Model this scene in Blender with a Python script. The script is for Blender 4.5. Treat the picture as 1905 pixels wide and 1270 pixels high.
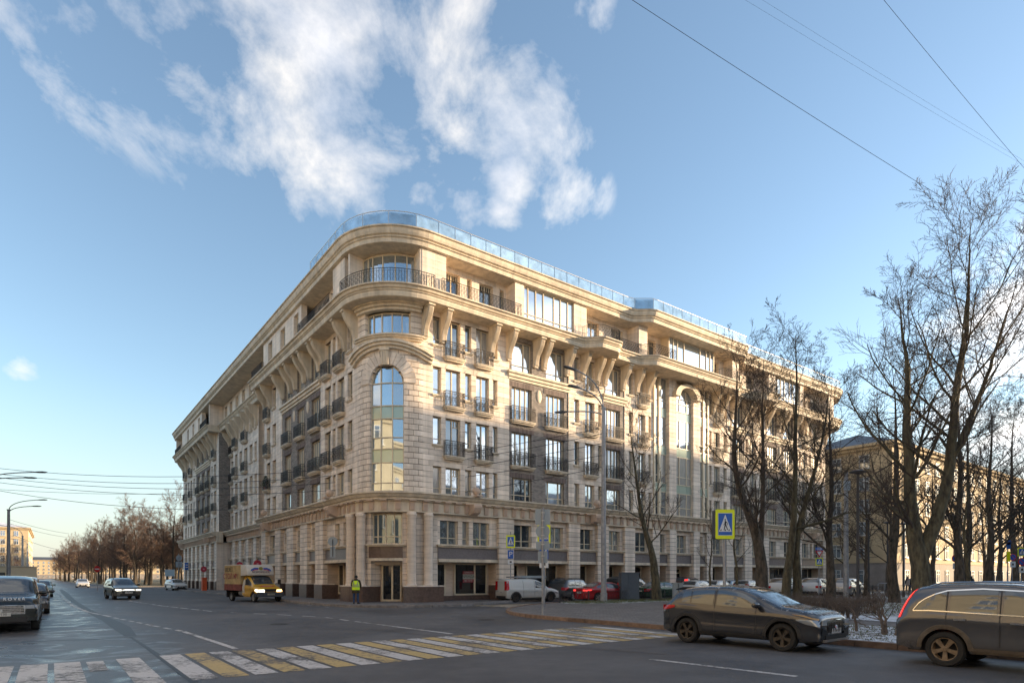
import bpy, math, random
import numpy as np
from mathutils import Vector, Matrix
random.seed(7)
R = math.radians
scene = bpy.context.scene
for o in list(bpy.data.objects): bpy.data.objects.remove(o, do_unlink=True)
COL = scene.collection

# ------------------------------------------------------------------ camera
cam = bpy.data.cameras.new('camera'); cam_o = bpy.data.objects.new('camera', cam); COL.objects.link(cam_o)
EYE = 1.8
cam_o.location = (0, 0, EYE); cam_o.rotation_euler = (R(90), 0, 0)
cam.sensor_width = 36; cam.lens = 36*1141/1905; cam.shift_y = 437/1905
cam.clip_start = 0.1; cam.clip_end = 5000
scene.camera = cam_o

# ------------------------------------------------------------------ sun, sky, exposure
SUN_AZ, SUN_EL = R(77), R(9)          # azimuth clockwise from +Y, elevation
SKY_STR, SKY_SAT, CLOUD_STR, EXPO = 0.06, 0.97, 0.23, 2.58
CLOUDS = ((600, 60, 13, .84), (700, 110, 8, .82), (540, 130, 8, .78), (450, 200, 6.5, .64), (620, 190, 9.5, .80), (800, 190, 9.5, .76), (350, 5, 11, .64), (130, 5, 8.5, .54), (960, 190, 7.5, .70), (890, 150, 7, .66), (560, 330, 4.5, .5), (600, 300, 6, .5), (780, 352, 3.2, .62), (850, 345, 3.0, .56), (950, 322, 3.8, .62), (1065, 370, 3.6, .64), (930, 395, 2.8, .5), (1075, 25, 3, .5), (400, 310, 3.5, .42), (45, 692, 1.4, .46), (1960, 780, 9, .85), (2050, 700, 12, .8))
sdir = Vector((math.sin(SUN_AZ)*math.cos(SUN_EL), math.cos(SUN_AZ)*math.cos(SUN_EL), math.sin(SUN_EL)))
sun = bpy.data.lights.new('sun', 'SUN'); sun.energy = 2.0; sun.angle = R(0.6); sun.color = (1.0, 0.74, 0.46)
sun_o = bpy.data.objects.new('sun', sun); COL.objects.link(sun_o)
sun_o.rotation_euler = sdir.to_track_quat('Z', 'Y').to_euler(); sun_o.location = (60, -10, 60)
scene.view_settings.view_transform = 'Standard'; scene.view_settings.look = 'None'
scene.view_settings.exposure = EXPO; scene.view_settings.gamma = 1

world = bpy.data.worlds.new('World'); scene.world = world; world.use_nodes = True
wn = world.node_tree; wn.nodes.clear()
def N(nt, typ, **kw):
    n = nt.nodes.new(typ)
    for k, v in kw.items():
        if k.startswith('i_'):
            key = k[2:]
            n.inputs[int(key) if key.isdigit() else key.replace('_', ' ')].default_value = v
        else: setattr(n, k, v)
    return n
def mth(nt, op, a, b=None, clamp=False):
    n = nt.nodes.new('ShaderNodeMath'); n.operation = op; n.use_clamp = clamp
    for i, x in enumerate((a, b)):
        if x is None: continue
        if isinstance(x, (int, float)): n.inputs[i].default_value = x
        else: nt.links.new(x, n.inputs[i])
    return n.outputs[0]
def build_world():
    nt = wn; L = nt.links.new
    sky = N(nt, 'ShaderNodeTexSky', sky_type='NISHITA', sun_disc=False)
    sky.sun_elevation = SUN_EL; sky.sun_rotation = SUN_AZ; sky.altitude = 0
    sky.air_density = 1.0; sky.dust_density = 0.35; sky.ozone_density = 1.6
    hs = N(nt, 'ShaderNodeHueSaturation'); hs.inputs['Saturation'].default_value = SKY_SAT; L(sky.outputs[0], hs.inputs['Color'])
    D = N(nt, 'ShaderNodeTexCoord').outputs['Generated']
    sep = N(nt, 'ShaderNodeSeparateXYZ'); L(D, sep.inputs[0])
    # cloud layer seen in perspective: direction divided by height
    zz = mth(nt, 'ADD', mth(nt, 'MAXIMUM', sep.outputs[2], 0.0), 0.42)
    cv = N(nt, 'ShaderNodeCombineXYZ'); L(mth(nt, 'DIVIDE', sep.outputs[0], zz), cv.inputs[0]); L(mth(nt, 'DIVIDE', sep.outputs[1], zz), cv.inputs[1])
    mp = N(nt, 'ShaderNodeMapping'); mp.inputs['Rotation'].default_value = (0, 0, R(20)); mp.inputs['Scale'].default_value = (1.0, 0.8, 1); mp.inputs['Location'].default_value = (3.1, 1.7, 0.4); L(cv.outputs[0], mp.inputs['Vector'])
    n1 = N(nt, 'ShaderNodeTexNoise', i_Scale=6.2, i_Detail=12.0, i_Roughness=0.60, i_Distortion=0.25); L(mp.outputs[0], n1.inputs['Vector'])
    n2 = N(nt, 'ShaderNodeTexNoise', i_Scale=1.4, i_Detail=2.0); L(mp.outputs[0], n2.inputs['Vector'])
    total = None
    def blob(px_, py_, rad, amp):
        nonlocal total
        d = Vector(((px_-952.5)/1141, 1, (1072-py_)/1141)).normalized()
        dot = N(nt, 'ShaderNodeVectorMath', operation='DOT_PRODUCT'); L(D, dot.inputs[0]); dot.inputs[1].default_value = d
        ang = mth(nt, 'ARCCOSINE', mth(nt, 'MINIMUM', dot.outputs['Value'], 1.0))
        f = mth(nt, 'SUBTRACT', 1.0, mth(nt, 'DIVIDE', ang, R(rad)), clamp=True)
        f = mth(nt, 'MULTIPLY', mth(nt, 'POWER', f, 0.6), amp)
        total = f if total is None else mth(nt, 'MAXIMUM', total, f)
    for b in CLOUDS: blob(*b)
    # denser cloud added outside the view to brighten the shaded facade
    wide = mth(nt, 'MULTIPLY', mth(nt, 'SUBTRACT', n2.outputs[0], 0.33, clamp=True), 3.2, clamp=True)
    offview = mth(nt, 'MULTIPLY', mth(nt, 'SUBTRACT', 0.62, sep.outputs[1]), 6.0, clamp=True)
    total = mth(nt, 'MAXIMUM', total, mth(nt, 'MULTIPLY', wide, offview))
    m = mth(nt, 'ADD', mth(nt, 'MULTIPLY', total, 0.9), mth(nt, 'MULTIPLY', mth(nt, 'SUBTRACT', n1.outputs[0], 0.5), 2.3))
    m = mth(nt, 'MULTIPLY', mth(nt, 'SUBTRACT', m, 0.29), 1.75, clamp=True)
    m = mth(nt, 'MULTIPLY', m, mth(nt, 'MULTIPLY', total, 3.5, clamp=True))
    # cloud colour: grey-blue hollows, cream tops, brighter towards the sun (forward scatter)
    n3 = N(nt, 'ShaderNodeTexNoise', i_Scale=8.0, i_Detail=6.0, i_Distortion=0.4); L(mp.outputs[0], n3.inputs['Vector'])
    cr = N(nt, 'ShaderNodeValToRGB'); L(n3.outputs[0], cr.inputs[0])
    cr.color_ramp.elements[0].position = 0.32; cr.color_ramp.elements[0].color = (0.62, 0.65, 0.72, 1)
    cr.color_ramp.elements[1].position = 0.60; cr.color_ramp.elements[1].color = (0.98, 0.92, 0.85, 1)
    sd = N(nt, 'ShaderNodeVectorMath', operation='DOT_PRODUCT'); L(D, sd.inputs[0]); sd.inputs[1].default_value = sdir
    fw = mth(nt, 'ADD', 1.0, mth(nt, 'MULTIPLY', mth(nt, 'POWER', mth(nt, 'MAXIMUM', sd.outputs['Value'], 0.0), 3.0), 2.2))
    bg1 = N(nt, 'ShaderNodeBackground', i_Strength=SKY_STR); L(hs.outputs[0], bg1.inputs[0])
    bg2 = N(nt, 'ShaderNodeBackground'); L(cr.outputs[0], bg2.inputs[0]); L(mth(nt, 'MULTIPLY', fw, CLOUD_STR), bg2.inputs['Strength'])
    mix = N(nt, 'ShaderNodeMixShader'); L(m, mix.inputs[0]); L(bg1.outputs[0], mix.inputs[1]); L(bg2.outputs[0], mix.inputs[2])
    # thin lilac-grey haze bank lying along the whole horizon
    hz = mth(nt, 'MULTIPLY', mth(nt, 'POWER', mth(nt, 'SUBTRACT', 1.0, mth(nt, 'DIVIDE', mth(nt, 'MAXIMUM', sep.outputs[2], 0.0), 0.26), clamp=True), 1.4), 0.85)
    bg3 = N(nt, 'ShaderNodeBackground', i_Strength=0.17); bg3.inputs[0].default_value = (0.66, 0.68, 0.72, 1)
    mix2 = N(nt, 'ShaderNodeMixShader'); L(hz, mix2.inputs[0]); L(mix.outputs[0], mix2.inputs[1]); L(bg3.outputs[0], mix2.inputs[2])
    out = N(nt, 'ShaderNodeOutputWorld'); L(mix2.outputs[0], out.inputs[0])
build_world()

# ------------------------------------------------------------------ street coordinates: a along the right facade, b along the left facade
U = (0.7993, 0.6010); V = (-0.6008, 0.7994)
CX, CY = -8.505, 39.077
def ab(a, b, z=0.0): return (CX + a*U[0] + b*V[0], CY + a*U[1] + b*V[1], z)
def pix(px, Y, z=None, py=None):
    "point seen at photo column px at depth Y"
    x = (px-952.5)/1141*Y
    if py is not None: z = EYE + (1072-py)*Y/1141
    return (x, Y, z if z is not None else 0.0)
def gnd(px, py, z=0.0):
    Y = 1141*(EYE-z)/(py-1072); return ((px-952.5)/1141*Y, Y, z)
U_ANG = math.atan2(U[1], U[0]); V_ANG = math.atan2(V[1], V[0])

# ------------------------------------------------------------------ mesh helpers
WL = {}
def wloc(o): return WL.get(o.name, Vector((0, 0, 0))) if o is not None else Vector((0, 0, 0))
def tag(o, label=None, cat=None, group=None, kind=None):
    if label: o['label'] = label
    if cat: o['category'] = cat
    if group: o['group'] = group
    if kind: o['kind'] = kind
    return o
def empty(name, loc=(0, 0, 0), rz=0.0, label=None, cat=None, group=None, kind=None):
    o = bpy.data.objects.new(name, None); COL.objects.link(o); o.location = loc; o.rotation_euler = (0, 0, rz)
    o.empty_display_size = 0.3
    WL[o.name] = Vector(loc) if rz == 0 else Vector((0, 0, 0))
    return tag(o, label, cat, group, kind)
def link_mesh(name, me, parent=None, loc=(0, 0, 0), rz=0.0, scale=None, mat=None):
    o = bpy.data.objects.new(name, me); COL.objects.link(o)
    o.location = Vector(loc) - wloc(parent); o.rotation_euler = (0, 0, rz)
    if scale: o.scale = scale
    WL[o.name] = Vector(loc)
    if parent is not None: o.parent = parent
    return o
class MB:
    def __init__(s): s.v = []; s.f = []; s.t = []; s.m = []; s.mi = 0
    def add(s, vs, fs, tone=0.0):
        b = len(s.v); s.v.extend(vs); s.t.extend([tone]*len(vs))
        for f in fs: s.f.append(tuple(i+b for i in f)); s.m.append(s.mi)
    def boxc(s, c, size, rz=0.0, tone=0.0, rx=0.0):
        hx, hy, hz = size[0]/2, size[1]/2, size[2]/2
        M_ = Matrix.Translation(c) @ Matrix.Rotation(rz, 4, 'Z') @ Matrix.Rotation(rx, 4, 'X')
        vs = [tuple(M_ @ Vector((x, y, z))) for z in (-hz, hz) for y in (-hy, hy) for x in (-hx, hx)]
        s.add(vs, BOXF, tone)
    def fbox(s, fr, s0, s1, d0, d1, z0, z1, tone=0.0, step=0.3):
        n = fr.segs(s0, s1, step) if hasattr(fr, 'segs') else 1
        vs = []
        for i in range(n+1):
            q = s0+(s1-s0)*i/n
            vs += [fr.map(q, d0, z0), fr.map(q, d1, z0), fr.map(q, d1, z1), fr.map(q, d0, z1)]
        fs = [(0, 1, 2, 3), (4*n+3, 4*n+2, 4*n+1, 4*n)]
        for i in range(n):
            a = 4*i; b = a+4
            for k in range(4): fs.append((a+k, b+k, b+(k+1) % 4, a+(k+1) % 4))
        s.add(vs, fs, tone)
    def tube(s, pts, rad, sides=6, cap=True, tone=0.0):
        pts = [Vector(p) for p in pts]; n = len(pts)
        if isinstance(rad, (int, float)): rad = [rad]*n
        vs = []; prev = None
        for i in range(n):
            t = (pts[min(i+1, n-1)]-pts[max(i-1, 0)])
            if t.length < 1e-9: t = Vector((0, 0, 1))
            t.normalize()
            ref = prev if prev is not None else (Vector((0, 0, 1)) if abs(t.z) < 0.9 else Vector((1, 0, 0)))
            x = (ref - t*ref.dot(t))
            if x.length < 1e-6: x = t.orthogonal()
            x.normalize(); prev = x; y = t.cross(x)
            for k in range(sides):
                an = 2*math.pi*k/sides
                vs.append(tuple(pts[i] + (x*math.cos(an)+y*math.sin(an))*rad[i]))
        fs = []
        for i in range(n-1):
            for k in range(sides):
                fs.append((i*sides+k, i*sides+(k+1) % sides, (i+1)*sides+(k+1) % sides, (i+1)*sides+k))
        if cap:
            fs.append(tuple(range(sides-1, -1, -1))); fs.append(tuple((n-1)*sides+k for k in range(sides)))
        s.add(vs, fs, tone)
    def lathe(s, prof, c=(0, 0, 0), sides=16, axis='Z', tone=0.0, cap=True):
        vs = []; n = len(prof)
        for (r, h) in prof:
            for k in range(sides):
                an = 2*math.pi*k/sides; x, y = r*math.cos(an), r*math.sin(an)
                p = (x, y, h) if axis == 'Z' else ((x, h, y) if axis == 'Y' else (h, x, y))
                vs.append((p[0]+c[0], p[1]+c[1], p[2]+c[2]))
        fs = []
        for i in range(n-1):
            for k in range(sides):
                fs.append((i*sides+k, i*sides+(k+1) % sides, (i+1)*sides+(k+1) % sides, (i+1)*sides+k))
        if cap and prof[0][0] > 1e-5: fs.append(tuple(range(sides-1, -1, -1)))
        if cap and prof[-1][0] > 1e-5: fs.append(tuple((n-1)*sides+k for k in range(sides)))
        s.add(vs, fs, tone)
    def prism(s, poly, z0, z1, tone=0.0):
        n = len(poly); vs = [(x, y, z0) for x, y in poly]+[(x, y, z1) for x, y in poly]
        fs = [tuple(range(n-1, -1, -1)), tuple(range(n, 2*n))]+[(i, (i+1) % n, n+(i+1) % n, n+i) for i in range(n)]
        s.add(vs, fs, tone)
    def fprism(s, fr, poly, d0, d1, tone=0.0):
        "polygon in (s,z) extruded through d"
        n = len(poly); vs = [fr.map(a, d0, z) for a, z in poly]+[fr.map(a, d1, z) for a, z in poly]
        fs = [tuple(range(n-1, -1, -1)), tuple(range(n, 2*n))]+[(i, (i+1) % n, n+(i+1) % n, n+i) for i in range(n)]
        s.add(vs, fs, tone)
    def mesh(s, name, mats, smooth=False, origin=None):
        me = bpy.data.meshes.new(name)
        v = s.v
        if origin is not None: ox, oy, oz = origin; v = [(x-ox, y-oy, z-oz) for x, y, z in v]
        me.from_pydata(v, [], s.f)
        if not isinstance(mats, (list, tuple)): mats = [mats]
        for m in mats: me.materials.append(m)
        if len(mats) > 1: me.polygons.foreach_set('material_index', s.m)
        if any(s.t):
            at = me.attributes.new('tone', 'FLOAT', 'POINT'); at.data.foreach_set('value', s.t)
        if smooth: me.polygons.foreach_set('use_smooth', [True]*len(me.polygons))
        me.update(); return me
    def build(s, name, mat, parent=None, smooth=False, local=False, keep=False, angle=None):
        if not s.v: return None
        if keep: o3 = (0, 0, 0)
        else:
            a = np.array(s.v); lo, hi = a.min(0), a.max(0); o3 = tuple(float(x) for x in ((lo[0]+hi[0])/2, (lo[1]+hi[1])/2, lo[2]))
        me = s.mesh(name, mat, smooth, o3)
        if angle is not None: smooth_angle(me, angle)
        if local:
            o = bpy.data.objects.new(name, me); COL.objects.link(o); o.location = o3
            if parent is not None: o.parent = parent
            return o
        return link_mesh(name, me, parent, o3)
BOXF = [(0, 2, 3, 1), (4, 5, 7, 6), (0, 1, 5, 4), (2, 6, 7, 3), (0, 4, 6, 2), (1, 3, 7, 5)]
def smooth_angle(me, deg):
    try:
        me.polygons.foreach_set('use_smooth', [True]*len(me.polygons)); me.set_sharp_from_angle(angle=R(deg))
    except Exception: pass

# ------------------------------------------------------------------ lettering, made once while the scene is still empty
TXT = {}
for body in ('ПРЯМАЯ', 'АРЕНДА', '985 70 97', 'P', 'М 415 ТО', 'Т 157 ЕР', 'В 208 КН', 'КХ 198', 'О 732 АС', 'Е 061 ХУ', 'Н 944 ОР', 'С 390 МК', 'Х 518 ВА', 'К 860 ЕМ', 'А 107 РХ', 'У 704 АЕ', 'R A N G E   R O V E R', 'ПЕТРОВИЧ', 'МОРОЖЕНОЕ', 'ВЕЗЕТ', 'СТОЛ №1'):
    cu = bpy.data.curves.new('t', 'FONT'); cu.body = body; cu.size = 1; cu.extrude = 0.01; cu.align_x = 'CENTER'; cu.align_y = 'CENTER'
    o = bpy.data.objects.new('t', cu); COL.objects.link(o)
    TXT[body] = bpy.data.meshes.new_from_object(o.evaluated_get(bpy.context.evaluated_depsgraph_get()))
    bpy.data.objects.remove(o); bpy.data.curves.remove(cu)
def text_mesh(name, body, size, m, extr=0.002):
    me = TXT[body].copy(); me.name = name; me.transform(Matrix.Diagonal((size, size, extr/0.01, 1))); me.materials.clear(); me.materials.append(m)
    me.transform(Matrix.Rotation(R(90), 4, 'X')); return me      # upright, facing -Y
# ------------------------------------------------------------------ materials
MT = {}
def mat(name, base, rough=0.6, metal=0.0, var=0.0, vscale=3.0, vcol=None, bump=0.0, bscale=30.0, tone=0.0, stretch=(1, 1, 1), coat=0.0, alpha=1.0, emit=None, estr=0.0, spec=0.5, trans=0.0, rvar=0.0, coord='pos', streak=0.0, bdist=0.02):
    if name in MT: return MT[name]
    m = bpy.data.materials.new(name); m.use_nodes = True; MT[name] = m
    nt = m.node_tree; L = nt.links.new; b = nt.nodes['Principled BSDF']
    b.inputs['Base Color'].default_value = (*base, 1); b.inputs['Roughness'].default_value = rough
    b.inputs['Metallic'].default_value = metal; b.inputs['Specular IOR Level'].default_value = spec
    b.inputs['Coat Weight'].default_value = coat; b.inputs['Coat Roughness'].default_value = 0.06
    b.inputs['Alpha'].default_value = alpha; b.inputs['Transmission Weight'].default_value = trans
    if emit: b.inputs['Emission Color'].default_value = (*emit, 1); b.inputs['Emission Strength'].default_value = estr
    src = None
    if var or bump or rvar:
        if coord == 'pos': g = N(nt, 'ShaderNodeNewGeometry').outputs['Position']
        else: g = N(nt, 'ShaderNodeTexCoord').outputs['Object']
        mp = N(nt, 'ShaderNodeMapping'); mp.inputs['Scale'].default_value = stretch; L(g, mp.inputs['Vector'])
    col = None
    if var:
        nz = N(nt, 'ShaderNodeTexNoise', i_Scale=vscale, i_Detail=6.0, i_Roughness=0.6); L(mp.outputs[0], nz.inputs['Vector'])
        cr = N(nt, 'ShaderNodeValToRGB'); L(nz.outputs[0], cr.inputs[0])
        lo = vcol if vcol else tuple(c*(1-var) for c in base); hi = tuple(min(1, c*(1+var)) for c in base)
        cr.color_ramp.elements[0].position = 0.33; cr.color_ramp.elements[0].color = (*lo, 1)
        cr.color_ramp.elements[1].position = 0.66; cr.color_ramp.elements[1].color = (*hi, 1)
        col = cr.outputs[0]
    if streak:      # rain streaks and grime running down the stone
        m3 = N(nt, 'ShaderNodeMapping'); m3.inputs['Scale'].default_value = (2.2, 2.2, .12); L(g, m3.inputs['Vector'])
        ns = N(nt, 'ShaderNodeTexNoise', i_Scale=1.0, i_Detail=6.0, i_Roughness=.65); L(m3.outputs[0], ns.inputs['Vector'])
        sv = N(nt, 'ShaderNodeMapRange'); L(ns.outputs[0], sv.inputs[0]); sv.inputs[1].default_value = .38; sv.inputs[2].default_value = .6; sv.inputs[3].default_value = 1-streak; sv.inputs[4].default_value = 1.0
        v3 = N(nt, 'ShaderNodeVectorMath', operation='SCALE'); L(col, v3.inputs[0]); L(sv.outputs[0], v3.inputs['Scale']); col = v3.outputs[0]
    if tone:
        at = N(nt, 'ShaderNodeAttribute', attribute_name='tone')
        fac = mth(nt, 'ADD', 1.0, mth(nt, 'MULTIPLY', at.outputs['Fac'], tone))
        vm = N(nt, 'ShaderNodeVectorMath', operation='SCALE'); L(fac, vm.inputs['Scale'])
        if col is not None: L(col, vm.inputs[0])
        else: vm.inputs[0].default_value = base
        col = vm.outputs[0]
    if col is not None: L(col, b.inputs['Base Color'])
    if rvar:
        nr = N(nt, 'ShaderNodeTexNoise', i_Scale=vscale*0.7, i_Detail=4.0); L(mp.outputs[0], nr.inputs['Vector'])
        rr = mth(nt, 'ADD', rough-rvar, mth(nt, 'MULTIPLY', nr.outputs[0], 2*rvar), clamp=True); L(rr, b.inputs['Roughness'])
    if bump:
        nb = N(nt, 'ShaderNodeTexNoise', i_Scale=bscale, i_Detail=5.0); L(mp.outputs[0], nb.inputs['Vector'])
        bp = N(nt, 'ShaderNodeBump', i_Strength=bump, i_Distance=bdist); L(nb.outputs[0], bp.inputs['Height']); L(bp.outputs[0], b.inputs['Normal'])
    return m
STONE = mat('travertine', (0.80, 0.68, 0.565), 0.75, var=0.11, vscale=0.9, tone=1.0, stretch=(1, 1, 7), bump=0.15, bscale=12, streak=.22)
MORTAR = mat('dark_joint', (0.16, 0.12, 0.095), 0.9)
TRIM = mat('yellow_limestone', (0.68, 0.575, 0.44), 0.7, var=0.1, vscale=1.6, tone=1.0, bump=0.1, bscale=14, streak=.25)
SOFFIT = TRIM
REVEAL = mat('tan_stone', (0.55, 0.43, 0.33), 0.75, var=0.15, vscale=1.0, tone=1.0, stretch=(1, 1, 6))
GRAN_B = mat('brown_granite', (0.115, 0.075, 0.06), 0.32, var=0.25, vscale=6, tone=1.0)
GRAN_G = mat('grey_granite', (0.165, 0.145, 0.145), 0.4, var=0.15, vscale=9, tone=1.0)
FRAME = mat('cream_frame', (0.60, 0.50, 0.36), 0.4)
IRON = mat('wrought_iron', (0.03, 0.026, 0.024), 0.5, 0.3)
ROOFM = mat('roof_metal', (0.08, 0.08, 0.085), 0.5)
GLASS = mat('window_glass', (0.44, 0.51, 0.58), 0.03, 0.85, var=0.03, vscale=0.4, coord='pos', bump=0.015, bscale=0.9)
GLASSD = mat('shop_glass', (0.012, 0.014, 0.016), 0.03, 0.0, spec=0.9)
GLASS_C = mat('curtained_glass', (0.42, 0.41, 0.39), 0.12, 0.35, var=.2, vscale=5, stretch=(3, 3, .3))
GLASS_D = mat('dim_glass', (0.17, 0.21, 0.25), 0.03, 0.8, bump=0.02, bscale=0.7)
SPAND = mat('green_spandrel', (0.42, 0.50, 0.42), 0.12, 0.25)
BALU = mat('balustrade_glass', (0.40, 0.58, 0.74), 0.05, 0.45, var=0.25, vscale=1.6, alpha=0.72)
STEEL = mat('steel', (0.5, 0.5, 0.5), 0.35, 0.8)
def brick_mat():
    m = bpy.data.materials.new('dark_brick'); m.use_nodes = True; nt = m.node_tree; L = nt.links.new; b = nt.nodes['Principled BSDF']
    g = N(nt, 'ShaderNodeNewGeometry').outputs['Position']
    def dotp(v):
        d = N(nt, 'ShaderNodeVectorMath', operation='DOT_PRODUCT'); L(g, d.inputs[0]); d.inputs[1].default_value = v; return d.outputs['Value']
    cv = N(nt, 'ShaderNodeCombineXYZ'); L(dotp((U[0]+V[0], U[1]+V[1], 0)), cv.inputs[0]); L(dotp((0, 0, 1)), cv.inputs[1])
    br = N(nt, 'ShaderNodeTexBrick', i_Scale=1.0, i_Mortar_Size=0.012, i_Mortar_Smooth=0.2, i_Bias=-0.1, i_Brick_Width=0.27, i_Row_Height=0.088)
    br.offset = 0.5; L(cv.outputs[0], br.inputs['Vector'])
    br.inputs['Color1'].default_value = (0.09, 0.074, 0.066, 1); br.inputs['Color2'].default_value = (0.27, 0.23, 0.20, 1); br.inputs['Mortar'].default_value = (0.42, 0.38, 0.34, 1)
    L(br.outputs['Color'], b.inputs['Base Color']); b.inputs['Roughness'].default_value = 0.85
    bp = N(nt, 'ShaderNodeBump', i_Strength=0.6, i_Distance=0.012); bp.invert = True; L(br.outputs['Fac'], bp.inputs['Height']); L(bp.outputs[0], b.inputs['Normal'])
    MT['dark_brick'] = m; return m
BRICK = brick_mat()
def ground_mats():
    # asphalt: patched, damp in places
    m = bpy.data.materials.new('asphalt'); m.use_nodes = True; nt = m.node_tree; L = nt.links.new; b = nt.nodes['Principled BSDF']
    g = N(nt, 'ShaderNodeNewGeometry').outputs['Position']
    n1 = N(nt, 'ShaderNodeTexNoise', i_Scale=0.22, i_Detail=5.0, i_Roughness=0.55, i_Distortion=0.6); L(g, n1.inputs['Vector'])
    n2 = N(nt, 'ShaderNodeTexNoise', i_Scale=45.0, i_Detail=3.0); L(g, n2.inputs['Vector'])
    n3 = N(nt, 'ShaderNodeTexNoise', i_Scale=1.7, i_Detail=6.0, i_Roughness=0.7); L(g, n3.inputs['Vector'])
    cr = N(nt, 'ShaderNodeValToRGB'); L(n1.outputs[0], cr.inputs[0])
    cr.color_ramp.elements[0].position = 0.36; cr.color_ramp.elements[0].color = (0.050, 0.051, 0.056, 1)
    cr.color_ramp.elements[1].position = 0.62; cr.color_ramp.elements[1].color = (0.102, 0.101, 0.105, 1)
    mx = N(nt, 'ShaderNodeMix', data_type='RGBA', blend_type='MULTIPLY'); mx.inputs[0].default_value = 0.75
    L(cr.outputs[0], mx.inputs[6])
    c2 = N(nt, 'ShaderNodeValToRGB'); L(n2.outputs[0], c2.inputs[0]); c2.color_ramp.elements[0].position = 0.25; c2.color_ramp.elements[0].color = (0.45, 0.45, 0.45, 1); c2.color_ramp.elements[1].position = 0.75; c2.color_ramp.elements[1].color = (1.5, 1.5, 1.5, 1)
    L(c2.outputs[0], mx.inputs[7])
    mx2 = N(nt, 'ShaderNodeMix', data_type='RGBA', blend_type='MULTIPLY'); mx2.inputs[0].default_value = 0.5
    c3 = N(nt, 'ShaderNodeValToRGB'); L(n3.outputs[0], c3.inputs[0]); c3.color_ramp.elements[0].position = 0.35; c3.color_ramp.elements[0].color = (0.6, 0.6, 0.6, 1); c3.color_ramp.elements[1].position = 0.65; c3.color_ramp.elements[1].color = (1.2, 1.2, 1.2, 1)
    L(mx.outputs[2], mx2.inputs[6]); L(c3.outputs[0], mx2.inputs[7]); L(mx2.outputs[2], b.inputs['Base Color'])
    # damp: strongest on the street side nearest the camera's left, and along the kerb line
    sp = N(nt, 'ShaderNodeVectorMath', operation='DOT_PRODUCT'); L(g, sp.inputs[0]); sp.inputs[1].default_value = (U[0], U[1], 0)
    ca = CX*U[0]+CY*U[1]
    aa = mth(nt, 'SUBTRACT', sp.outputs['Value'], ca)                       # a coordinate
    left = mth(nt, 'MULTIPLY', mth(nt, 'SUBTRACT', -11.0, aa), 0.22, clamp=True)
    kerb = mth(nt, 'SUBTRACT', 1.0, mth(nt, 'MULTIPLY', mth(nt, 'ABSOLUTE', mth(nt, 'ADD', aa, 1.2)), 0.35), clamp=True)
    wet = mth(nt, 'MAXIMUM', left, mth(nt, 'MULTIPLY', kerb, 0.55))
    n4 = N(nt, 'ShaderNodeTexNoise', i_Scale=0.75, i_Detail=6.0, i_Roughness=0.6, i_Distortion=1.0); L(g, n4.inputs['Vector'])
    pud = mth(nt, 'MULTIPLY', mth(nt, 'SUBTRACT', mth(nt, 'ADD', mth(nt, 'MULTIPLY', wet, 0.26), n4.outputs[0]), 0.74), 5.0, clamp=True)
    rg = mth(nt, 'SUBTRACT', mth(nt, 'SUBTRACT', 0.66, mth(nt, 'MULTIPLY', wet, 0.20)), mth(nt, 'MULTIPLY', pud, 0.32))
    rg = mth(nt, 'ADD', rg, mth(nt, 'MULTIPLY', mth(nt, 'SUBTRACT', n1.outputs[0], 0.5), 0.25), clamp=True)
    L(rg, b.inputs['Roughness'])
    bp = N(nt, 'ShaderNodeBump', i_Distance=0.006); L(n2.outputs[0], bp.inputs['Height']); L(mth(nt, 'MULTIPLY', mth(nt, 'SUBTRACT', 1.0, pud), 0.6), bp.inputs['Strength']); L(bp.outputs[0], b.inputs['Normal'])
    MT['asphalt'] = m
    def worn(name, col):
        m = bpy.data.materials.new(name); m.use_nodes = True; nt = m.node_tree; L = nt.links.new; b = nt.nodes['Principled BSDF']
        g = N(nt, 'ShaderNodeNewGeometry').outputs['Position']
        n = N(nt, 'ShaderNodeTexNoise', i_Scale=7.0, i_Detail=9.0, i_Roughness=0.75); L(g, n.inputs['Vector'])
        nb = N(nt, 'ShaderNodeTexNoise', i_Scale=0.7, i_Detail=3.0); L(g, nb.inputs['Vector'])
        v = mth(nt, 'ADD', n.outputs[0], mth(nt, 'MULTIPLY', mth(nt, 'SUBTRACT', nb.outputs[0], 0.5), 0.7))
        cr = N(nt, 'ShaderNodeValToRGB'); L(v, cr.inputs[0])
        cr.color_ramp.elements[0].position = 0.36; cr.color_ramp.elements[0].color = (0.085, 0.081, 0.078, 1)
        cr.color_ramp.elements[1].position = 0.53; cr.color_ramp.elements[1].color = (*col, 1)
        e = cr.color_ramp.elements.new(0.8); e.color = (*[c*0.8 for c in col], 1)
        L(cr.outputs[0], b.inputs['Base Color']); b.inputs['Roughness'].default_value = 0.6
        MT[name] = m; return m
    worn('white_road_paint', (0.50, 0.48, 0.47)); worn('yellow_road_paint', (0.46, 0.33, 0.13))
    # paving: small setts
    m = bpy.data.materials.new('paving'); m.use_nodes = True; nt = m.node_tree; L = nt.links.new; b = nt.nodes['Principled BSDF']
    g = N(nt, 'ShaderNodeNewGeometry').outputs['Position']
    mp = N(nt, 'ShaderNodeMapping'); mp.inputs['Rotation'].default_value = (0, 0, -U_ANG); L(g, mp.inputs['Vector'])
    br = N(nt, 'ShaderNodeTexBrick', i_Scale=1.0, i_Mortar_Size=0.008, i_Brick_Width=0.22, i_Row_Height=0.11); L(mp.outputs[0], br.inputs['Vector'])
    br.inputs['Color1'].default_value = (0.13, 0.12, 0.115, 1); br.inputs['Color2'].default_value = (0.20, 0.185, 0.18, 1); br.inputs['Mortar'].default_value = (0.07, 0.065, 0.06, 1)
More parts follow.
